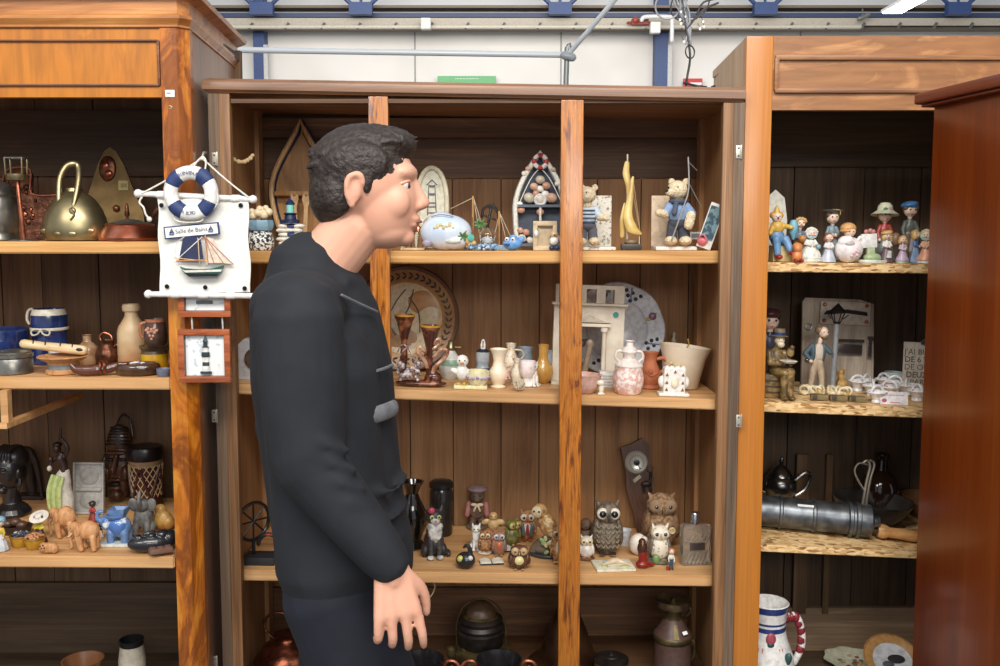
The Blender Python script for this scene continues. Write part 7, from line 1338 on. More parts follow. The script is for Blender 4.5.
for s_ in (-1, 1): b.cap((-3+s_*8, 1, 46), (-1+s_*10, -5, 36), 3.6, 3.2, gd); b.cap((-1+s_*10, -5, 36), (4+s_*3, -12, 37), 3, 2.6, gd)
b.cap((-3, 1, 50), (-3, 0, 56), 3, 3, gd); bo = it.put(b, 'body', vox=.5)
b = it.b(); b.ball((-2, -1, 60), (5.6, 5.6, 6.4), P(226, 208, 172, .4)); b.ball((-1, -6, 59), (1.2, 1.4, 1.2), P(226, 208, 172)); b.ball((-1, -4, 55), (4, 3.4, 3.4), P(214, 196, 160)); hd = it.put(b, 'head', vox=.4); eyes(it, hd, -1, -6, 61, 2.2, .6)
b = it.b(); b.lathe([(9, 0), (9.4, .6), (6, 1.6), (6, 6), (5.4, 8), (0, 8.4)], P(120, 104, 76, .5), c=(-2, 0, 63), n=24); b.lathe([(6.3, 1.6), (6.3, 4.4)], navy, c=(-2, 0, 63), n=24); it.put(b, 'hat', hd)
b = it.b(); b.lathe([(0, 0), (7, 0), (9, 2), (8, 2.4), (0, 1.4)], P(232, 226, 206), c=(5, -13, 38), n=22); it.put(b, 'plate'); b = it.b(); b.ball((8, -8, 48), (4, 3, 5), gd); b.ball((9, -9, 53), (2.6, 2.6, 2.6), gd); it.put(b, 'parrot', vox=.4)
it = figurine('sailor_figurine', 'painted sailor figurine with a red scarf high at the left, behind the sitting captain', 'figurine', R2, 766, 88, d=.22, top=P(60, 60, 80), low=P(60, 56, 60), hair=P(50, 40, 36), hat='beret', hatm=P(80, 40, 44), kind='pants', arm='down', w=.8, base=gd)
gw = wood('grey_washed_wood', (C(150, 134, 118), C(180, 164, 146), C(200, 186, 168)), 'z', 60, 5, 1, .55, .2)
it = Item('slicer_board', 'grey wooden board with a white blade plate and metal fittings, standing at the back', 'board', R2, 835, d=.30, rx=-.05)
b = it.b(); b.prism([(-34, 0), (38, 0), (34, 84), (20, 88), (-34, 88), (-37, 84)], -1, 2, gw); bo = it.put(b, 'board')
b = it.b(); b.box((5, -3, 74), (50, 3, 23), P(190, 178, 162, .5), bev=1.4); b.prism([(-17, 72), (-14, 76), (6, 78), (26, 76), (27, 72), (6, 74)], -5, -4.4, P(34, 32, 34)); pl_ = it.put(b, 'blade_plate', bo)
for x in (-16, 26):
    for z in (66, 82): b = it.b(); b.ball((x, -4.6, z), 2, copper); it.put(b, 'screw', pl_)
b = it.b(); b.box((10, -3, 47), (30, 4, 3), silver); b.box((10, -2.4, 38), (28, 2, 11), silver, bev=.6); it.put(b, 'metal_guide', bo)
b = it.b(); b.box((31, -3, 40), (5, 3, 20), silver, bev=1); b.box((31, -4, 50), (6, 3, 4), silver); it.put(b, 'latch', bo); b = it.b(); b.ring((-30, -2, 59), 3, .9, silver); it.put(b, 'ring', bo); b = it.b(); b.ball((-30, -2, 26), 2.4, silver); it.put(b, 'knob', bo)
it = Item('standing_man_figurine', 'figurine of a white bearded man in a blue jacket leaning on a lamp post', 'figurine', R2, 815, 394)
b = it.b(); b.lathe([(20, 0), (21, 1), (19, 2.4)], P(206, 196, 172, .5), n=26, sy=.5); it.put(b, 'base')
tr = P(196, 170, 140, .6)
b = it.b(); b.cap((-5, 0, 5), (-4, 0, 18), 2.8, 3.2, tr); b.cap((-4, 0, 18), (-2, 0, 31), 3.4, 4, tr); b.cap((6, -1, 5), (5, 0, 18), 2.8, 3.2, tr); b.cap((5, 0, 18), (2, 0, 31), 3.4, 4, tr); it.put(b, 'trousers', vox=.45)
for x in (-5, 6): b = it.b(); b.ball((x, -2, 3.6), (2.6, 4.4, 2), P(60, 46, 36)); it.put(b, 'shoe')
b = it.b(); b.ball((1, 0, 40), (6, 4.6, 10), P(206, 190, 172, .6)); it.put(b, 'shirt'); jk = P(70, 90, 100, .6)
b = it.b()
for s_ in (-1, 1): b.ball((s_*5, .6, 40), (3, 4.8, 10.5), jk)
b.ball((0, 3, 40), (7, 3, 10.5), jk); b.cap((-6, 0, 47), (-13, -1, 39), 3, 2.6, jk); b.cap((-13, -1, 39), (-8, -4, 33), 2.6, 2.2, jk); b.cap((6, 0, 47), (12, -2, 41), 3, 2.6, jk); it.put(b, 'jacket', vox=.45)
b = it.b(); b.ball((-8, -5, 32), 2, skin_p); it.put(b, 'hand'); b = it.b(); b.cap((1, 0, 50), (2, 0, 54), 2.2, 2.4, skin_p); b.ball((4, -1, 61), (5, 5, 6), P(196, 140, 106)); b.ball((7, -4, 60), 1.3, P(196, 140, 106)); hd = it.put(b, 'head', vox=.4); b = it.b(); b.ball((1, 1, 63), (5, 5, 5), P(130, 104, 76)); b.ball((5, -2, 56.6), (4, 3.6, 3.2), P(206, 196, 180)); it.put(b, 'hair_and_beard', hd, vox=.4); eyes(it, hd, 5, -5.6, 62, 2, .6)
it = Item('lamp_post_ornament', 'grey street lamp ornament with a bird cage shaped black lantern beside the bearded man', 'ornament', R2, 832, 393)
b = it.b(); b.lathe([(5, 0), (5, 2), (3.4, 4), (2.8, 10), (2.6, 70)], P(140, 142, 144, .4), n=18); it.put(b, 'post')
b = it.b()
for s_ in (-1, 1):
    for t_ in (-1, 1): b.cap((s_*2.4, t_*2, 70), (s_*6, t_*5, 82), .6, .6, black, 5)
b.lathe([(7, 81), (7.6, 82), (4, 86), (0, 90)], black, n=4); b.lathe([(3, 69), (3.4, 71)], black, n=12); b.cap((-6, 0, 74), (-10, 0, 79), .5, .5, black); b.cap((6, 0, 74), (11, 0, 78), .5, .5, black); it.put(b, 'lantern')
it = Item('dog_figurine', 'small golden sitting dog figurine looking up beside the lamp post', 'dog figurine', R2, 840, 392)
dg = glos('golden_dog', C(196, 160, 96), .45, c2=C(150, 112, 62), scale=60); b = it.b(); b.ball((1, 0, 7), (6, 5, 6.4), dg); b.cap((0, -1, 10), (-1, -2, 16), 3.6, 3, dg); b.ball((-1, -2, 19), (3.2, 3.4, 3.4), dg); b.cap((-1, -3, 19), (1, -6, 23), 1.8, 1, dg); b.cap((-3, -3, 9), (-4, -5, 1.6), 1.6, 1.4, dg); b.cap((2, -3, 9), (2, -6, 1.6), 1.6, 1.4, dg); b.tube([(6, 2, 3), (10, 0, 2), (11, -4, 2)], 1.2, dg, 6); bo = it.put(b, 'body', vox=.4)
for s_ in (-1, 1): b = it.b(); b.ball((-1+s_*3, -1, 18), (1, 1.6, 3), dg); it.put(b, 'ear', bo)
for px, by, lb in ((812, 396, 'crumpled white coral like shell lying left of the dog'), (838, 397, 'crumpled white coral like shell lying in front of the dog')):
    it = Item('coral_shell', lb, 'shell', R2, px, by); b = it.b(); random.seed(px); cm = glos('coral', C(232, 222, 196), .6, c2=C(196, 172, 120), scale=70)
    for k in range(5): x = -9+k*4.5; b.ring((x, random.uniform(-3, 2), 4.6), 4.2, 1.5, cm, rot=(random.uniform(-.8, .8), random.uniform(0, 1), random.uniform(-1, 1)), n=14, k=6)
    b.ball((0, 1, 2.4), (12, 5, 2.4), cm); one(it, b, vox=.4)
for k, (px, by, rz_) in enumerate(((819, 401, -.15), (838, 402, -.1), (857, 403, -.12))):
    it = Item('driftwood_block', ('left', 'middle', 'right')[k]+' of three short grey wooden blocks laid in a row at the shelf front', 'wood block', R2, px, by, rz=rz_, group='wooden blocks at the front of the middle chipboard shelf')
    b = it.b(); b.box((0, 0, 3), (17, 9, 5.6), wood('drift_wood', (C(96, 82, 56), C(136, 116, 78), C(160, 140, 100)), 'x', 60, 10, 1, .6, .3), bev=1.2); b.box((-5, -3, 3.4), (5, 4, 5), P(74, 62, 44, .6), bev=.8); one(it, b)
# tiny porcelain baskets with arched handles
def basket():
    it = Item('porcelain_basket', 'x', 'porcelain basket', R2, 860, 394, group='tiny white porcelain baskets for guests')
    b = it.b(); b.lathe([(5, 0), (5.4, .8), (4.6, 3), (7, 8), (9.6, 10), (9.4, 11), (7, 9.6), (4, 4), (0, 3)], P(238, 236, 236, .25), n=24, wob=lambda t: 1+.03*math.cos(t*2*PI*12)); it.put(b, 'bowl')
    b = it.b(); b.ring((0, 0, 9), 7, 1.2, P(240, 238, 238, .25), arc=(0, .5), n=14, k=8); it.put(b, 'handle')
    b = it.b(); b.ball((0, 0, 8.6), (5.4, 5, 4), P(236, 232, 234, .35)); b.ball((-1.6, -4, 10), (1.4, .9, 1.2), P(214, 120, 140)); it.put(b, 'filling'); return it
B0 = basket()
spots = ((857, 392, 'back left of the heap'), (866, 391, 'second in the back row from the left'), (872, 397, 'front of the heap beside the first handles'), (884, 390, 'in the middle of the back row'), (895, 393, 'behind the white card, centre'), (877, 404, 'frontmost, left of the white card'), (906, 396, 'right behind the white card'), (917, 402, 'rightmost, against the wardrobe edge'), (889, 398, 'directly behind the white card'))
B0.root['label'] = 'tiny white porcelain basket, '+spots[0][2]
for k, (px, by, lb) in enumerate(spots):
    if k == 0: B0.root.location = R2.at(px, by); B0.front = True; continue
    r_ = B0.root.copy(); COL.objects.link(r_); r_.location = R2.at(px, by); r_['label'] = 'tiny white porcelain basket, '+lb; r_.rotation_euler.z = k*.7
    for ch in list(B0.root.children): c_ = ch.copy(); COL.objects.link(c_); c_.parent = r_
    n_ = Item.__new__(Item); n_.root, n_.sh, n_.front, n_.dz = r_, R2, True, 0; ITEMS.append(n_)
it = Item('gift_card', 'small white card with red print propped among the porcelain baskets', 'card', R2, 894, 405, rx=-.25)
b = it.b(); b.box((0, 0, 6.6), (28, 1, 13), P(242, 238, 238, .5)); b.text('~~~~~~', 5, (1, -.7, 9.6), P(196, 60, 90), depth=.1); b.ball((-10, -.8, 4), (2.6, .4, 2), P(206, 90, 120)); b.cap((-4, -.7, 2), (6, -.7, 2), .4, .4, P(206, 90, 110)); one(it, b)
for px, lb in ((894, 'pale blue cup left of the other, behind the porcelain baskets'), (915, 'pale blue cup with a small motif in front of the lettered clipboard')):
    it = Item('blue_cup', lb, 'cup', R2, px, 386 if px > 900 else 388); b = it.b(); b.lathe([(6, 0), (7, 1), (9.6, 10), (10, 15, P(222, 226, 224)), (9, 15), (7, 4), (0, 3)], P(156, 184, 190, .35), n=28); bo = it.put(b, 'cup'); b = it.b(); b.tube([(-9, 0, 12), (-13, -1, 12), (-13, -1, 6), (-8, 0, 4)], 1.2, P(156, 184, 190, .35), 7); it.put(b, 'handle'); b = it.b(); b.ball((0, -9, 9), (3.6, .8, 1.4), P(70, 80, 96)); it.put(b, 'motif', bo)
it = Item('clipboard_sign', 'small beige lettered clipboard leaning at the back beside the wardrobe', 'sign', R2, 915, d=.26, rx=-.06)
b = it.b(); b.box((2, 0, 25), (31, 1.4, 50), P(196, 184, 166, .6), bev=.3); bo = it.put(b, 'board'); b = it.b()
for k, t_ in enumerate(("J'AI BU", 'DE 6 V', 'DE OU', 'DEUX', 'PAR')): b.text(t_, 8.2, (-1+k*.5, -.9, 40-k*7.6), P(96, 84, 76, .6), depth=.1, bold=.12 if k % 2 else 0)
it.put(b, 'lettering', bo); b = it.b(); b.box((9, -1.6, 50), (12, 3, 4), P(90, 86, 84, .3, metal=.5), bev=.6); b.cap((5, -2, 52), (13, -2, 57), 1.2, 1.2, P(90, 86, 84, .3, metal=.5)); it.put(b, 'clip', bo)
# ================================================================ right cabinet, lower chipboard shelf
it = Item('silver_teapot', 'dark silver teapot with a pointed lid, behind the zinc cylinder', 'teapot', R3, 778, 512)
tp_ = glos('tarnished_silver', C(150, 148, 146), .22, .95, c2=C(92, 90, 90), scale=24); b = it.b(); b.lathe([(10, 0), (12, 2), (8, 6), (14, 14), (17, 22), (16, 30), (12, 34)], tp_, n=32); it.put(b, 'body')
b = it.b(); b.lathe([(12.4, 34.2), (12, 36), (7, 42), (3, 45), (1.4, 46), (2.4, 49), (1, 53), (0, 55)], tp_, n=28); it.put(b, 'lid'); b = it.b(); b.tube([(15, 0, 30), (24, 0, 38), (30, 0, 36), (26, 0, 22), (16, 0, 14)], 1.8, tp_, 8); it.put(b, 'handle'); b = it.b(); b.tube([(-14, 0, 16), (-22, 0, 20), (-24, 0, 32)], [3.4, 2.4, 1.8], tp_, 9); it.put(b, 'spout')
it = Item('zinc_pump', 'long grey zinc cylinder pump with a turned wooden handle lying on the shelf', 'pump', R3, 822, d=.12, rz=-.17)
R0 = 15.5; ax = lambda t, y=0: (-66+t*132, -2-2*t+y, R0+1.5-t*.6)
b = it.b(); rot_ = (0, PI/2+.0, -.02); prof = [(15.4, 0), (15.4, 26), (16.4, 27), (16.4, 29), (15.4, 30), (15.4, 58), (16.4, 59), (16.4, 61), (15.4, 62), (15.2, 92), (17.4, 93), (17.4, 96), (15.8, 97), (15.8, 99), (17.6, 100), (17.6, 103), (16, 104), (16, 114), (13, 116), (6, 116.6), (6, 122), (5.4, 123)]
b.lathe([(r_, z-70) for r_, z in prof], zinc, c=(0, 0, R0+2), rot=rot_, n=36); bo = it.put(b, 'cylinder')
b = it.b(); hw_ = wood('handle_wood', (C(150, 100, 54), C(200, 146, 88), C(220, 170, 112)), 'x', 70, 9, 1, .4, .15); b.lathe([(r_, z+52) for r_, z in ((0, 0), (6, 0), (7.4, 4), (6.6, 8), (5, 11), (5.4, 20), (5.8, 30), (5.6, 36), (4, 38), (0, 38))], hw_, c=(0, 0, 12), rot=(0, PI/2+.06, -.02), n=20); it.put(b, 'wooden_handle')
b = it.b(); b.box((-18, -10, 29.4), (18, .6, 2.4), P(236, 236, 234), rot=(-.8, 0, 0)); it.put(b, 'price_sticker', bo)
it = Item('shears', 'old pale metal spring shears standing upright behind the wooden pump handle', 'shears', R3, 862, d=.20)
sm_ = glos('pale_metal', C(176, 164, 148), .35, .7); b = it.b(); b.tube([(-2, 0, 0), (-1, 0, 22), (1, 0, 46), (3, 0, 60), (0, 0, 66), (-4, 0, 64)], [1.6, 1.6, 1.5, 1.3, 1.2, 1], sm_, 8); it.put(b, 'blade'); b = it.b(); b.tube([(2, 2, 0), (3, 2, 22), (5, 2, 46), (8, 2, 62), (4, 2, 66)], [1.6, 1.5, 1.3, 1.2, 1.], sm_, 8); it.put(b, 'blade'); b = it.b(); b.tube([(-1, 0, 36), (-8, 0, 46), (-12, 0, 56), (-8, 0, 63), (0, 0, 62)], 1, sm_, 7); it.put(b, 'finger_loop')
it = pot('metal_bowl', 'wide dark metal bowl behind the pump handle', 'bowl', R3, 871, None, [(14, 0), (18, 1), (30, 12), (38, 24), (39, 26), (37, 26), (28, 13), (12, 4), (0, 3)], glos('dark_bowl', C(70, 66, 62), .4, .4, c2=C(46, 42, 40), scale=20), n=40, d=.23)
it = pot('glass_bottle', 'dark round glass bottle standing in the shade behind the metal bowl', 'bottle', R3, 878, None, [(15, 0), (18, 4), (18, 28), (14, 38), (6, 44), (5, 54), (6.4, 56), (6.4, 60), (4, 60), (0, 50)], glos('very_dark_glass', C(40, 26, 20), .1, coat=.5), d=.40)
it = pot('brown_bowl', 'brown earthenware bowl behind the metal bowl, beside the wardrobe', 'bowl', R3, 928, None, [(12, 0), (14, 1), (22, 12), (26, 22), (24.6, 22), (20, 12), (0, 4)], P(130, 82, 46, .35), d=.38, dz=0)
it = Item('ladle', 'small metal ladle lying at the right of the lower chipboard shelf', 'ladle', R3, 902, 536, rz=-.6)
b = it.b(); b.tube([(-14, 0, 3), (0, 0, 3), (12, 0, 5)], 1.4, sm_, 7); b.ball((-16, 0, 3.6), (5, 4, 3), sm_); one(it, b)
# ================================================================ right cabinet, bottom
it = Item('floral_jug', 'white faience jug painted with a pink flower and a red striped handle', 'jug', RB, 766, d=.05)
wg = P(232, 230, 226, .18); cb_ = P(44, 62, 130, .25); b = it.b(); b.lathe([(16, 0), (18, 2), (26, 14), (28, 28), (25, 44), (19, 58), (17, 66), (17, 70, cb_), (17, 72, wg), (17.4, 74, cb_), (18, 82, wg), (20, 88, cb_), (19, 88.6, wg), (16, 80), (14, 66), (0, 60)], wg, n=40); bo = it.put(b, 'body')
b = it.b(); hp_ = [(17, 0, 74), (27, 0, 76), (33, 0, 66), (34, 0, 50), (27, 0, 36)]; b.tube(hp_, [3, 3.4, 3.6, 3.6, 3.2], wg, 12); hh = it.put(b, 'handle')
b = it.b()
for k in range(7): t = k/7*3.6; i0 = int(t); f_ = t-i0; p = Vector(hp_[i0]).lerp(Vector(hp_[i0+1]), f_); q = Vector(hp_[i0]).lerp(Vector(hp_[i0+1]), min(1, f_+.16)); b.cap(p, q, 4.1, 4.1, P(140, 34, 46), 10)
it.put(b, 'red_stripes', hh)
b = it.b()
for k in range(7): a = 2*PI*k/7; b.ball((0+9*math.cos(a), -26.4+abs(math.cos(a))*1.4, 26+8*math.sin(a)), (5.6, 2, 5), P(206, 130, 150), n=10)
b.ball((0, -28.4, 26), (4, 1.6, 4), P(236, 226, 226)); it.put(b, 'painted_flower', bo)
b = it.b(); b.ball((-2, -17.6, 62), (5, 2, 5.6), P(176, 70, 86)); b.ball((-2, -18, 57), (4, 2, 3), P(40, 70, 66)); b.ball((14, -19.6, 46), (4, 3, 6), P(40, 80, 74), rot=(0, .5, -.5))
for x in (-14, -10, 6, 9): b.cap((x, -21.6+abs(x)*.35, 54), (x*1.2, -24+abs(x)*.4, 42), .8, .8, P(196, 110, 60), 5)
it.put(b, 'painted_leaves', bo); it.root.scale.z = 1.2
it = Item('scalloped_dish', 'low scalloped floral dish on the cabinet floor beside the jug', 'dish', RB, 852, d=.30)
b = it.b(); b.lathe([(16, 0), (18, 1), (26, 6), (27, 7), (25, 7), (16, 3), (0, 2)], P(214, 214, 186, .3), n=48, wob=lambda t: 1+.05*math.cos(t*2*PI*8)); bo = it.put(b, 'dish'); b = it.b(); random.seed(1)
for k in range(12): a = random.uniform(0, 2*PI); r_ = random.uniform(4, 14); b.ball((r_*math.cos(a), r_*math.sin(a), 4), (2.4, 2, 1), [P(150, 60, 60), P(90, 120, 80), P(196, 150, 90)][k % 3], n=6)
it.put(b, 'painted_pattern', bo)
it = Item('standing_plate', 'white and orange rimmed plate tilted against the wardrobe side of the cabinet floor', 'plate', RB, 903, d=.16, rx=-.95)
b = it.b(); b.lathe([(0, -4), (20, -4), (29, -.6), (30, .6), (28, 1), (27, .6, P(206, 150, 84, .3)), (20, -1.4, P(206, 150, 84, .3)), (18, -2.6, P(222, 224, 226, .25)), (0, -2.6, P(222, 224, 226, .25))], P(176, 120, 60, .3), c=(0, 0, 30), rot=(PI/2, 0, 0), n=44); bo = it.put(b, 'plate'); b = it.b(); b.ball((4, 1.6, 32), (9, .8, 5), P(60, 56, 60)); b.ball((-6, 1.6, 26), (6, .8, 4), P(90, 96, 110)); it.put(b, 'painted_scene', bo)
# ================================================================ the man walking past
MX, MY = -.30, 1.74
Mn = empty('person', (MX, MY, 0), label='dark haired man in a black jacket and navy trousers walking past towards the right', cat='person')
skin = glos('skin', C(222, 172, 146), .5, c2=C(208, 148, 122), scale=9, soft=.25, sss=.08)
hairm = glos('dark_hair', C(52, 42, 36), .55, c2=C(34, 27, 24), scale=120, bump=1.)
jack = glos('black_jacket', C(28, 32, 38), .85, c2=C(22, 25, 31), scale=14, bump=.3)
trou = glos('navy_trousers', C(18, 22, 36), .85, c2=C(14, 18, 30), scale=20)
def ml(px, py, Y): return W(px, py, Y)-Vector((MX, MY, 0))
def m_(x, y, z): return (x, y, z)
# skeleton in metres, relative to the root (x forward, -y his right side, towards the camera)
hd = ml(370, 190, MY)        # head centre
HX, HZ = hd.x, hd.z
b = MB()
def bc(p, q, r1, r2, n=14): b.cap(p, q, r1, r2, skin, n)
# skull and face
b.ball((HX-.012, 0, HZ+.022), (.092, .074, .092), skin, n=32); b.ball((HX+.022, 0, HZ-.022), (.066, .061, .086), skin, n=32)
b.ball((HX+.03, 0, HZ-.072), (.047, .046, .036), skin, n=24); b.ball((HX+.062, 0, HZ-.086), (.020, .024, .018), skin, n=18)   # jaw and chin
b.ball((HX+.062, 0, HZ+.03), (.026, .052, .020), skin, n=20)      # brow
b.tube([(HX+.082, 0, HZ+.012), (HX+.090, 0, HZ-.008), (HX+.099, 0, HZ-.024)], [.009, .010, .0115], skin, 12)     # nose
b.ball((HX+.087, 0, HZ-.031), (.014, .016, .008), skin, n=14)
for s_ in (-1, 1): b.ball((HX+.044, s_*.038, HZ-.024), (.034, .022, .034), skin, n=18)
b.ball((HX+.080, 0, HZ-.053), (.014, .024, .007), skin, n=14); b.ball((HX+.078, 0, HZ-.064), (.013, .021, .007), skin, n=14)   # lips
# ears
for s_ in (-1, 1):
    b.tube([(HX-.022, s_*.074, HZ-.03), (HX-.030, s_*.080, HZ-.006), (HX-.026, s_*.083, HZ+.018), (HX-.008, s_*.080, HZ+.024), (HX-.002, s_*.076, HZ+.008)], [.007, .006, .006, .006, .005], skin, 8); b.ball((HX-.016, s_*.074, HZ), (.013, .007, .026), skin)
NZ = HZ-.132
bc((HX-.022, 0, HZ-.06), (-.028, 0, NZ-.01), .054, .058, 20)           # neck
SHZ = NZ-.040
b.tube([(-.03, 0, SHZ+.0), (-.03, 0, SHZ-.15), (-.02, 0, SHZ-.33), (-.01, 0, SHZ-.46), (0, 0, .92)], [.06, .095, .095, .09, .105], skin, 20)
for s_ in (-1, 1): b.ball((-.03, s_*.12, SHZ-.04), (.05, .08, .045), skin, n=20)
RS = Vector((-.035, -.185, SHZ-.045)); RE = ml(309, 462, 1.53); RW = ml(391, 566, 1.52)
LS = Vector((-.05, .205, SHZ-.03)); LE = Vector((-.17, .26, 1.13)); LW = Vector((-.02, .27, .93))
for S_, E_, W_ in ((RS, RE, RW), (LS, LE, LW)): bc(S_, E_, .046, .038); bc(E_, W_, .038, .024)
# legs, mid-stride
KN = {-1: (Vector((.14, -.09, .50)), Vector((.20, -.09, .09))), 1: (Vector((-.03, .09, .50)), Vector((-.30, .09, .17)))}
for s_ in (-1, 1):
    k_, a_ = KN[s_]; bc((0, s_*.09, .90), k_, .085, .056); bc(k_, a_, .054, .036)
    b.tube([a_, a_+Vector((.03, 0, -.05)), a_+Vector((.14, 0, -.06 if s_ < 0 else -.10))], [.036, .038, .028], skin, 12)
# hand: palm, four fingers, thumb
def hand(Wp, d, side, palm_n, curl=.5):
    d = d.normalized(); pn = palm_n.normalized(); ac = d.cross(pn).normalized()*side    # ac points to the thumb side
    P0 = Wp+d*.045
    for k, off in enumerate((.031, .011, -.010, -.030)): b.cap(Wp+ac*off*.55+d*.005, P0+ac*off+d*.036, .0135, .0112, skin, 10)
    b.cap(Wp-d*.01, Wp+d*.02, .023, .020, skin, 12)
    for k, (off, L_) in enumerate(((.034, .072), (.012, .081), (-.011, .076), (-.033, .060))):
        p = P0+ac*off+d*.042; dr = d+ac*off*2.6; pts = [p]; cur = curl*(.55+.16*k)
        for j, f_ in enumerate((.45, .3, .25)):
            ang = cur*(j+.6); v = (dr.normalized()*math.cos(ang)+pn*math.sin(ang)); p = p+v*L_*f_; pts.append(p)
        b.tube(pts, [.0090, .0084, .0076, .0064], skin, 10)
    t0 = Wp+ac*.022+d*.018; b.tube([t0, t0+ac*.022+d*.028+pn*.012, t0+ac*.030+d*.056+pn*.022, t0+ac*.030+d*.080+pn*.030], [.013, .011, .0095, .0075], skin, 10)
dirR = (ml(401, 640, 1.50)-RW); hand(RW, dirR, 1, Vector((-.25, .9, 0)), .55)
hand(LW, (LW-LE)+Vector((0, 0, -.05)), -1, Vector((-.2, -.9, 0)), .55)
body = b.build('body', Mn, vox=.0036, smooth=4)
# eyes, brows
for s_ in (-1, 1):
    e = MB(); e.ball((HX+.0655, s_*.030, HZ+.006), .0105, P(214, 206, 200)); e.ball((HX+.0735, s_*.0315, HZ+.006), (.0042, .0052, .0052), P(60, 42, 30)); e.build('eye', body)
    e = MB(); e.tube([(HX+.080, s_*.014, HZ+.030), (HX+.077, s_*.030, HZ+.035), (HX+.064, s_*.046, HZ+.030)], [.0036, .0042, .0024], hairm, 6); e.build('eyebrow', body)
    e = MB(); e.tube([(HX+.075, s_*.019, HZ+.0125), (HX+.073, s_*.032, HZ+.0145), (HX+.062, s_*.042, HZ+.010)], .0034, skin, 6); e.build('eyelid', body)
e = MB(); e.tube([(HX+.089, -.018, HZ-.0585), (HX+.0935, 0, HZ-.0580), (HX+.089, .018, HZ-.0585)], .0024, P(150, 84, 76), 6); e.build('mouth', body)
# short hair, swept forward and up
h = MB(); h.ball((HX-.018, 0, HZ+.034), (.094, .078, .086), hairm, n=32); h.ball((HX-.060, 0, HZ-.006), (.052, .066, .068), hairm, n=24); h.ball((HX+.034, 0, HZ+.080), (.052, .056, .032), hairm, n=24); h.ball((HX+.062, 0, HZ+.080), (.022, .044, .020), hairm, n=18)
for s_ in (-1, 1): h.ball((HX-.012, s_*.066, HZ+.046), (.056, .014, .036), hairm, n=20); h.ball((HX-.050, s_*.056, HZ-.008), (.030, .018, .040), hairm, n=16); h.cap((HX+.004, s_*.072, HZ+.02), (HX+.004, s_*.071, HZ-.006), .008, .005, hairm)
random.seed(21)
for k in range(60):
    x = random.uniform(-.08, .06); y = random.uniform(-.06, .06); z = HZ+.030+.085*math.sqrt(max(.05, 1-(x/.1)**2-(y/.08)**2))
    h.tube([(HX+x-.03, y, z-.012), (HX+x, y, z), (HX+x+.03, y*.95, z-.002)], [.004, .008, .002], hairm, 6)
hr = h.build('hair', body, vox=.0042, smooth=2, disp=.004, dsc=.012)
# jacket
j = MB(); jc = jack
j.tube([(-.05, 0, SHZ+.015), (-.045, 0, SHZ-.05), (-.032, 0, SHZ-.17), (-.018, 0, SHZ-.32), (-.005, 0, SHZ-.44), (.005, 0, .955), (.005, 0, .915)], [.085, .118, .132, .128, .126, .130, .130], jc, 28)
for s_ in (-1, 1): j.ball((-.05, s_*.105, SHZ-.035), (.085, .105, .066), jc, n=24); j.tube([(-.022, s_*.09, SHZ-.15), (-.012, s_*.08, SHZ-.35), (0, s_*.08, .945)], [.106, .102, .106], jc, 22)
for S_, E_, W_ in ((RS, RE, RW), (LS, LE, LW)):
    mid = S_.lerp(E_, .5); j.tube([S_, mid, E_], [.076, .069, .060], jc, 18); j.tube([E_, E_.lerp(W_, .5), E_.lerp(W_, .95)], [.060, .050, .039], jc, 18)
for k in range(4):        # folds at the elbow
    p = RE+Vector((.03+.012*k, -.026, .045-.032*k)); j.tube([p+Vector((-.045, 0, .02)), p+Vector((0, -.022, 0)), p+Vector((.036, 0, -.02))], .009, jc, 8)
for k in range(3): j.tube([(.05, -.160, 1.0+.05*k), (.108, -.09, .985+.05*k), (.124, 0, .99+.05*k)], .006, jc, 8)
j.tube([(-.088, 0, NZ+.016), (-.075, -.048, NZ+.002), (-.03, -.068, NZ-.018), (.018, -.056, NZ-.038), (.036, 0, NZ-.046), (.018, .056, NZ-.038), (-.03, .068, NZ-.018), (-.075, .048, NZ+.002)], .020, jc, 12, closed=True)
jk_ = j.build('jacket', Mn, vox=.0062, smooth=6)
grey = P(104, 108, 112, .5)
g = MB(); g.tube([(.030, -.140, SHZ-.012), (.054, -.100, SHZ-.030), (.078, -.05, SHZ-.048)], .0028, grey, 6); g.build('shoulder_piping', jk_)
g = MB(); g.tube([(.070, -.122, SHZ-.226), (.092, -.094, SHZ-.224), (.108, -.060, SHZ-.222)], .015, P(112, 114, 118, .5), 8, flat=.4); g.build('grey_pocket_band', jk_)
g = MB(); g.tube([(.075, -.105, SHZ-.150), (.092, -.078, SHZ-.148), (.104, -.045, SHZ-.146)], .003, grey, 6); g.build('chest_piping', jk_)
t = MB()
t.ball((0, 0, .915), (.110, .155, .085), trou, n=28)
for s_ in (-1, 1):
    k_, a_ = KN[s_]; t.tube([Vector((0, s_*.085, .90)), Vector((0, s_*.09, .88)).lerp(k_, .55), k_, k_.lerp(a_, .5), a_+Vector((0, 0, .02))], [.098, .090, .074, .066, .062], trou, 20)
t.build('trousers', Mn, vox=.0075, smooth=4)
for s_ in (-1, 1):
    k_, a_ = KN[s_]; sh_ = MB(); lo = -.0 if s_ < 0 else 0
    z = .045 if s_ < 0 else .06
    sh_.tube([(a_.x-.05, a_.y, z), (a_.x+.02, a_.y, z+.015), (a_.x+.11, a_.y, z-.005), (a_.x+.19, a_.y, z-.008)], [.040, .046, .040, .030], P(34, 30, 28, .4), 14)
    sh_.cap(a_+Vector((0, 0, .02)), (a_.x, a_.y, z+.02), .045, .045, P(34, 30, 28, .4)); o_ = sh_.build('shoe', Mn, vox=.006)
    so = MB(); so.box((a_.x+.07, a_.y, .011 if s_ < 0 else .014), (.29, .088, .022), P(24, 22, 22, .7), bev=.008); so.build('sole', o_)
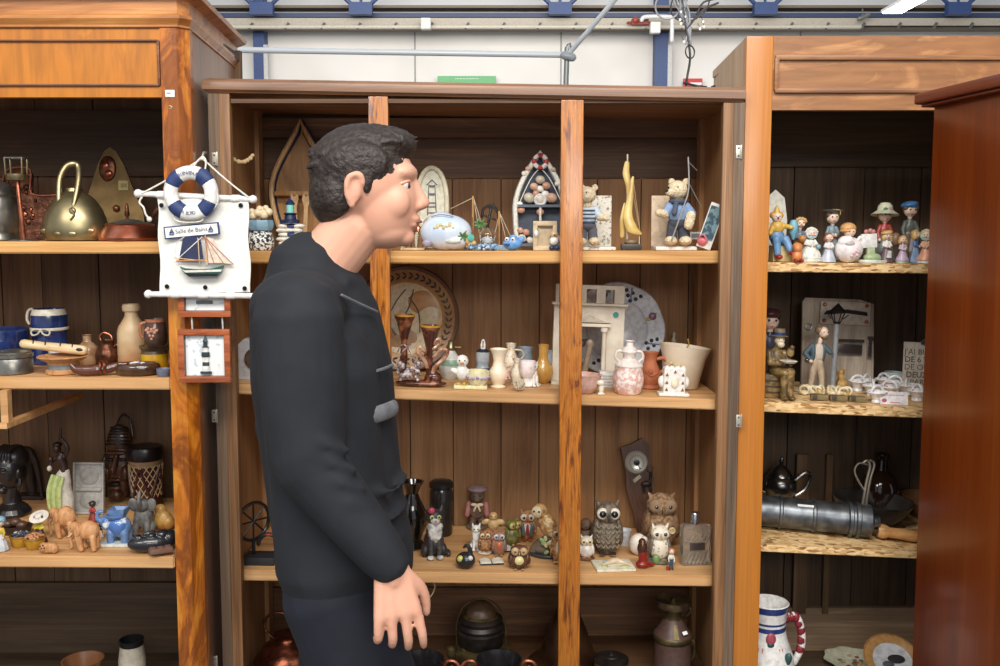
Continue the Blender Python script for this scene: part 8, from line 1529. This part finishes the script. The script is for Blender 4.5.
# ================================================================ settle things on their shelves: front of the base where the photo shows it, nothing past the boards
bpy.context.view_layer.update()
def verts_of(o, out, M):
    M = M @ Matrix.LocRotScale(o.location, o.rotation_euler, o.scale)
    if o.type == 'MESH': out += [M @ v.co for v in o.data.vertices]
    for c_ in o.children: verts_of(c_, out, M)
LIM = {id(L1): (LF+.03, LBK-.05), id(L2): (LF+.0, LBK-.04), id(L3): (LF+.0, LBK-.04), id(LBt): (LF+.04, LBK-.06), id(C1): (CF+.031, CBK-.043), id(C2): (CF+.031, CBK-.03), id(C3): (CF+.031, CBK-.03), id(CB): (CF+.031, CBK-.046), id(R1): (RF+.032, RBK-.04), id(R2): (RF+.03, RBK-.04), id(R3): (RF+.03, RBK-.06), id(RB): (RF+.03, RBK-.06)}
for it in ITEMS:
    if it.sh is None: continue
    o = it.root; vs = []; verts_of(o, vs, Matrix.Identity(4))
    if not vs: continue
    z0 = min(v.z for v in vs); z1 = max(v.z for v in vs); lo = min(v.y for v in vs); hi = max(v.y for v in vs)
    dy = 0
    if it.front and it.dz < 2: dy = o.location.y-min(v.y for v in vs if v.z < z0+.2*(z1-z0))
    a, c_ = LIM[id(it.sh)]; xs0 = [(v.x, v.z) for v in vs]
    if hi+dy > c_: dy = c_-hi
    if lo+dy < a: dy = a-lo
    z00 = o.location.z; x0 = o.location.x; y0 = o.location.y; o.location.y += dy; o.location.x = x0*o.location.y/y0
    o.location.z += it.sh.z(o.location.x)-it.sh.z(x0)
    # never through the side boards
    xa, xb = {'L': (lx0+.03, lx1-.07), 'C': (cxl+.026, cxr-.026), 'R': (rx0+.034, rx1-.034)}['L' if it.sh in (L1, L2, L3, LBt) else 'C' if it.sh in (C1, C2, C3, CB) else 'R']
    dx = o.location.x-x0; l_, h_ = min(v.x for v in vs)+dx, max(v.x for v in vs)+dx
    if l_ < xa: o.location.x += xa-l_
    if h_ > xb and it.sh not in (L3,): o.location.x -= h_-xb
    if it.dz < 2:
        ddx = o.location.x-x0; ddz = o.location.z-z00; pen = max(it.sh.z(x+ddx)+.0005-(z+ddz) for x, z in xs0)
        if pen > 0: o.location.z += min(pen, .02)
# ================================================================ one-mesh things: fold a lone part into its root
for r_ in ROOTS:
    try: ch = [c_ for c_ in r_.children]
    except ReferenceError: continue
    if len(ch) == 1 and ch[0].type == 'MESH':
        c_ = ch[0]; nm = r_.name; keep = {k: r_[k] for k in r_.keys()}; kids = list(c_.children)
        M_ = Matrix.LocRotScale(r_.location, r_.rotation_euler, r_.scale) @ Matrix.LocRotScale(c_.location, c_.rotation_euler, c_.scale)
        c_.parent = None; c_.matrix_world = M_; bpy.data.objects.remove(r_)
        c_.name = nm
        for k, v in keep.items(): c_[k] = v
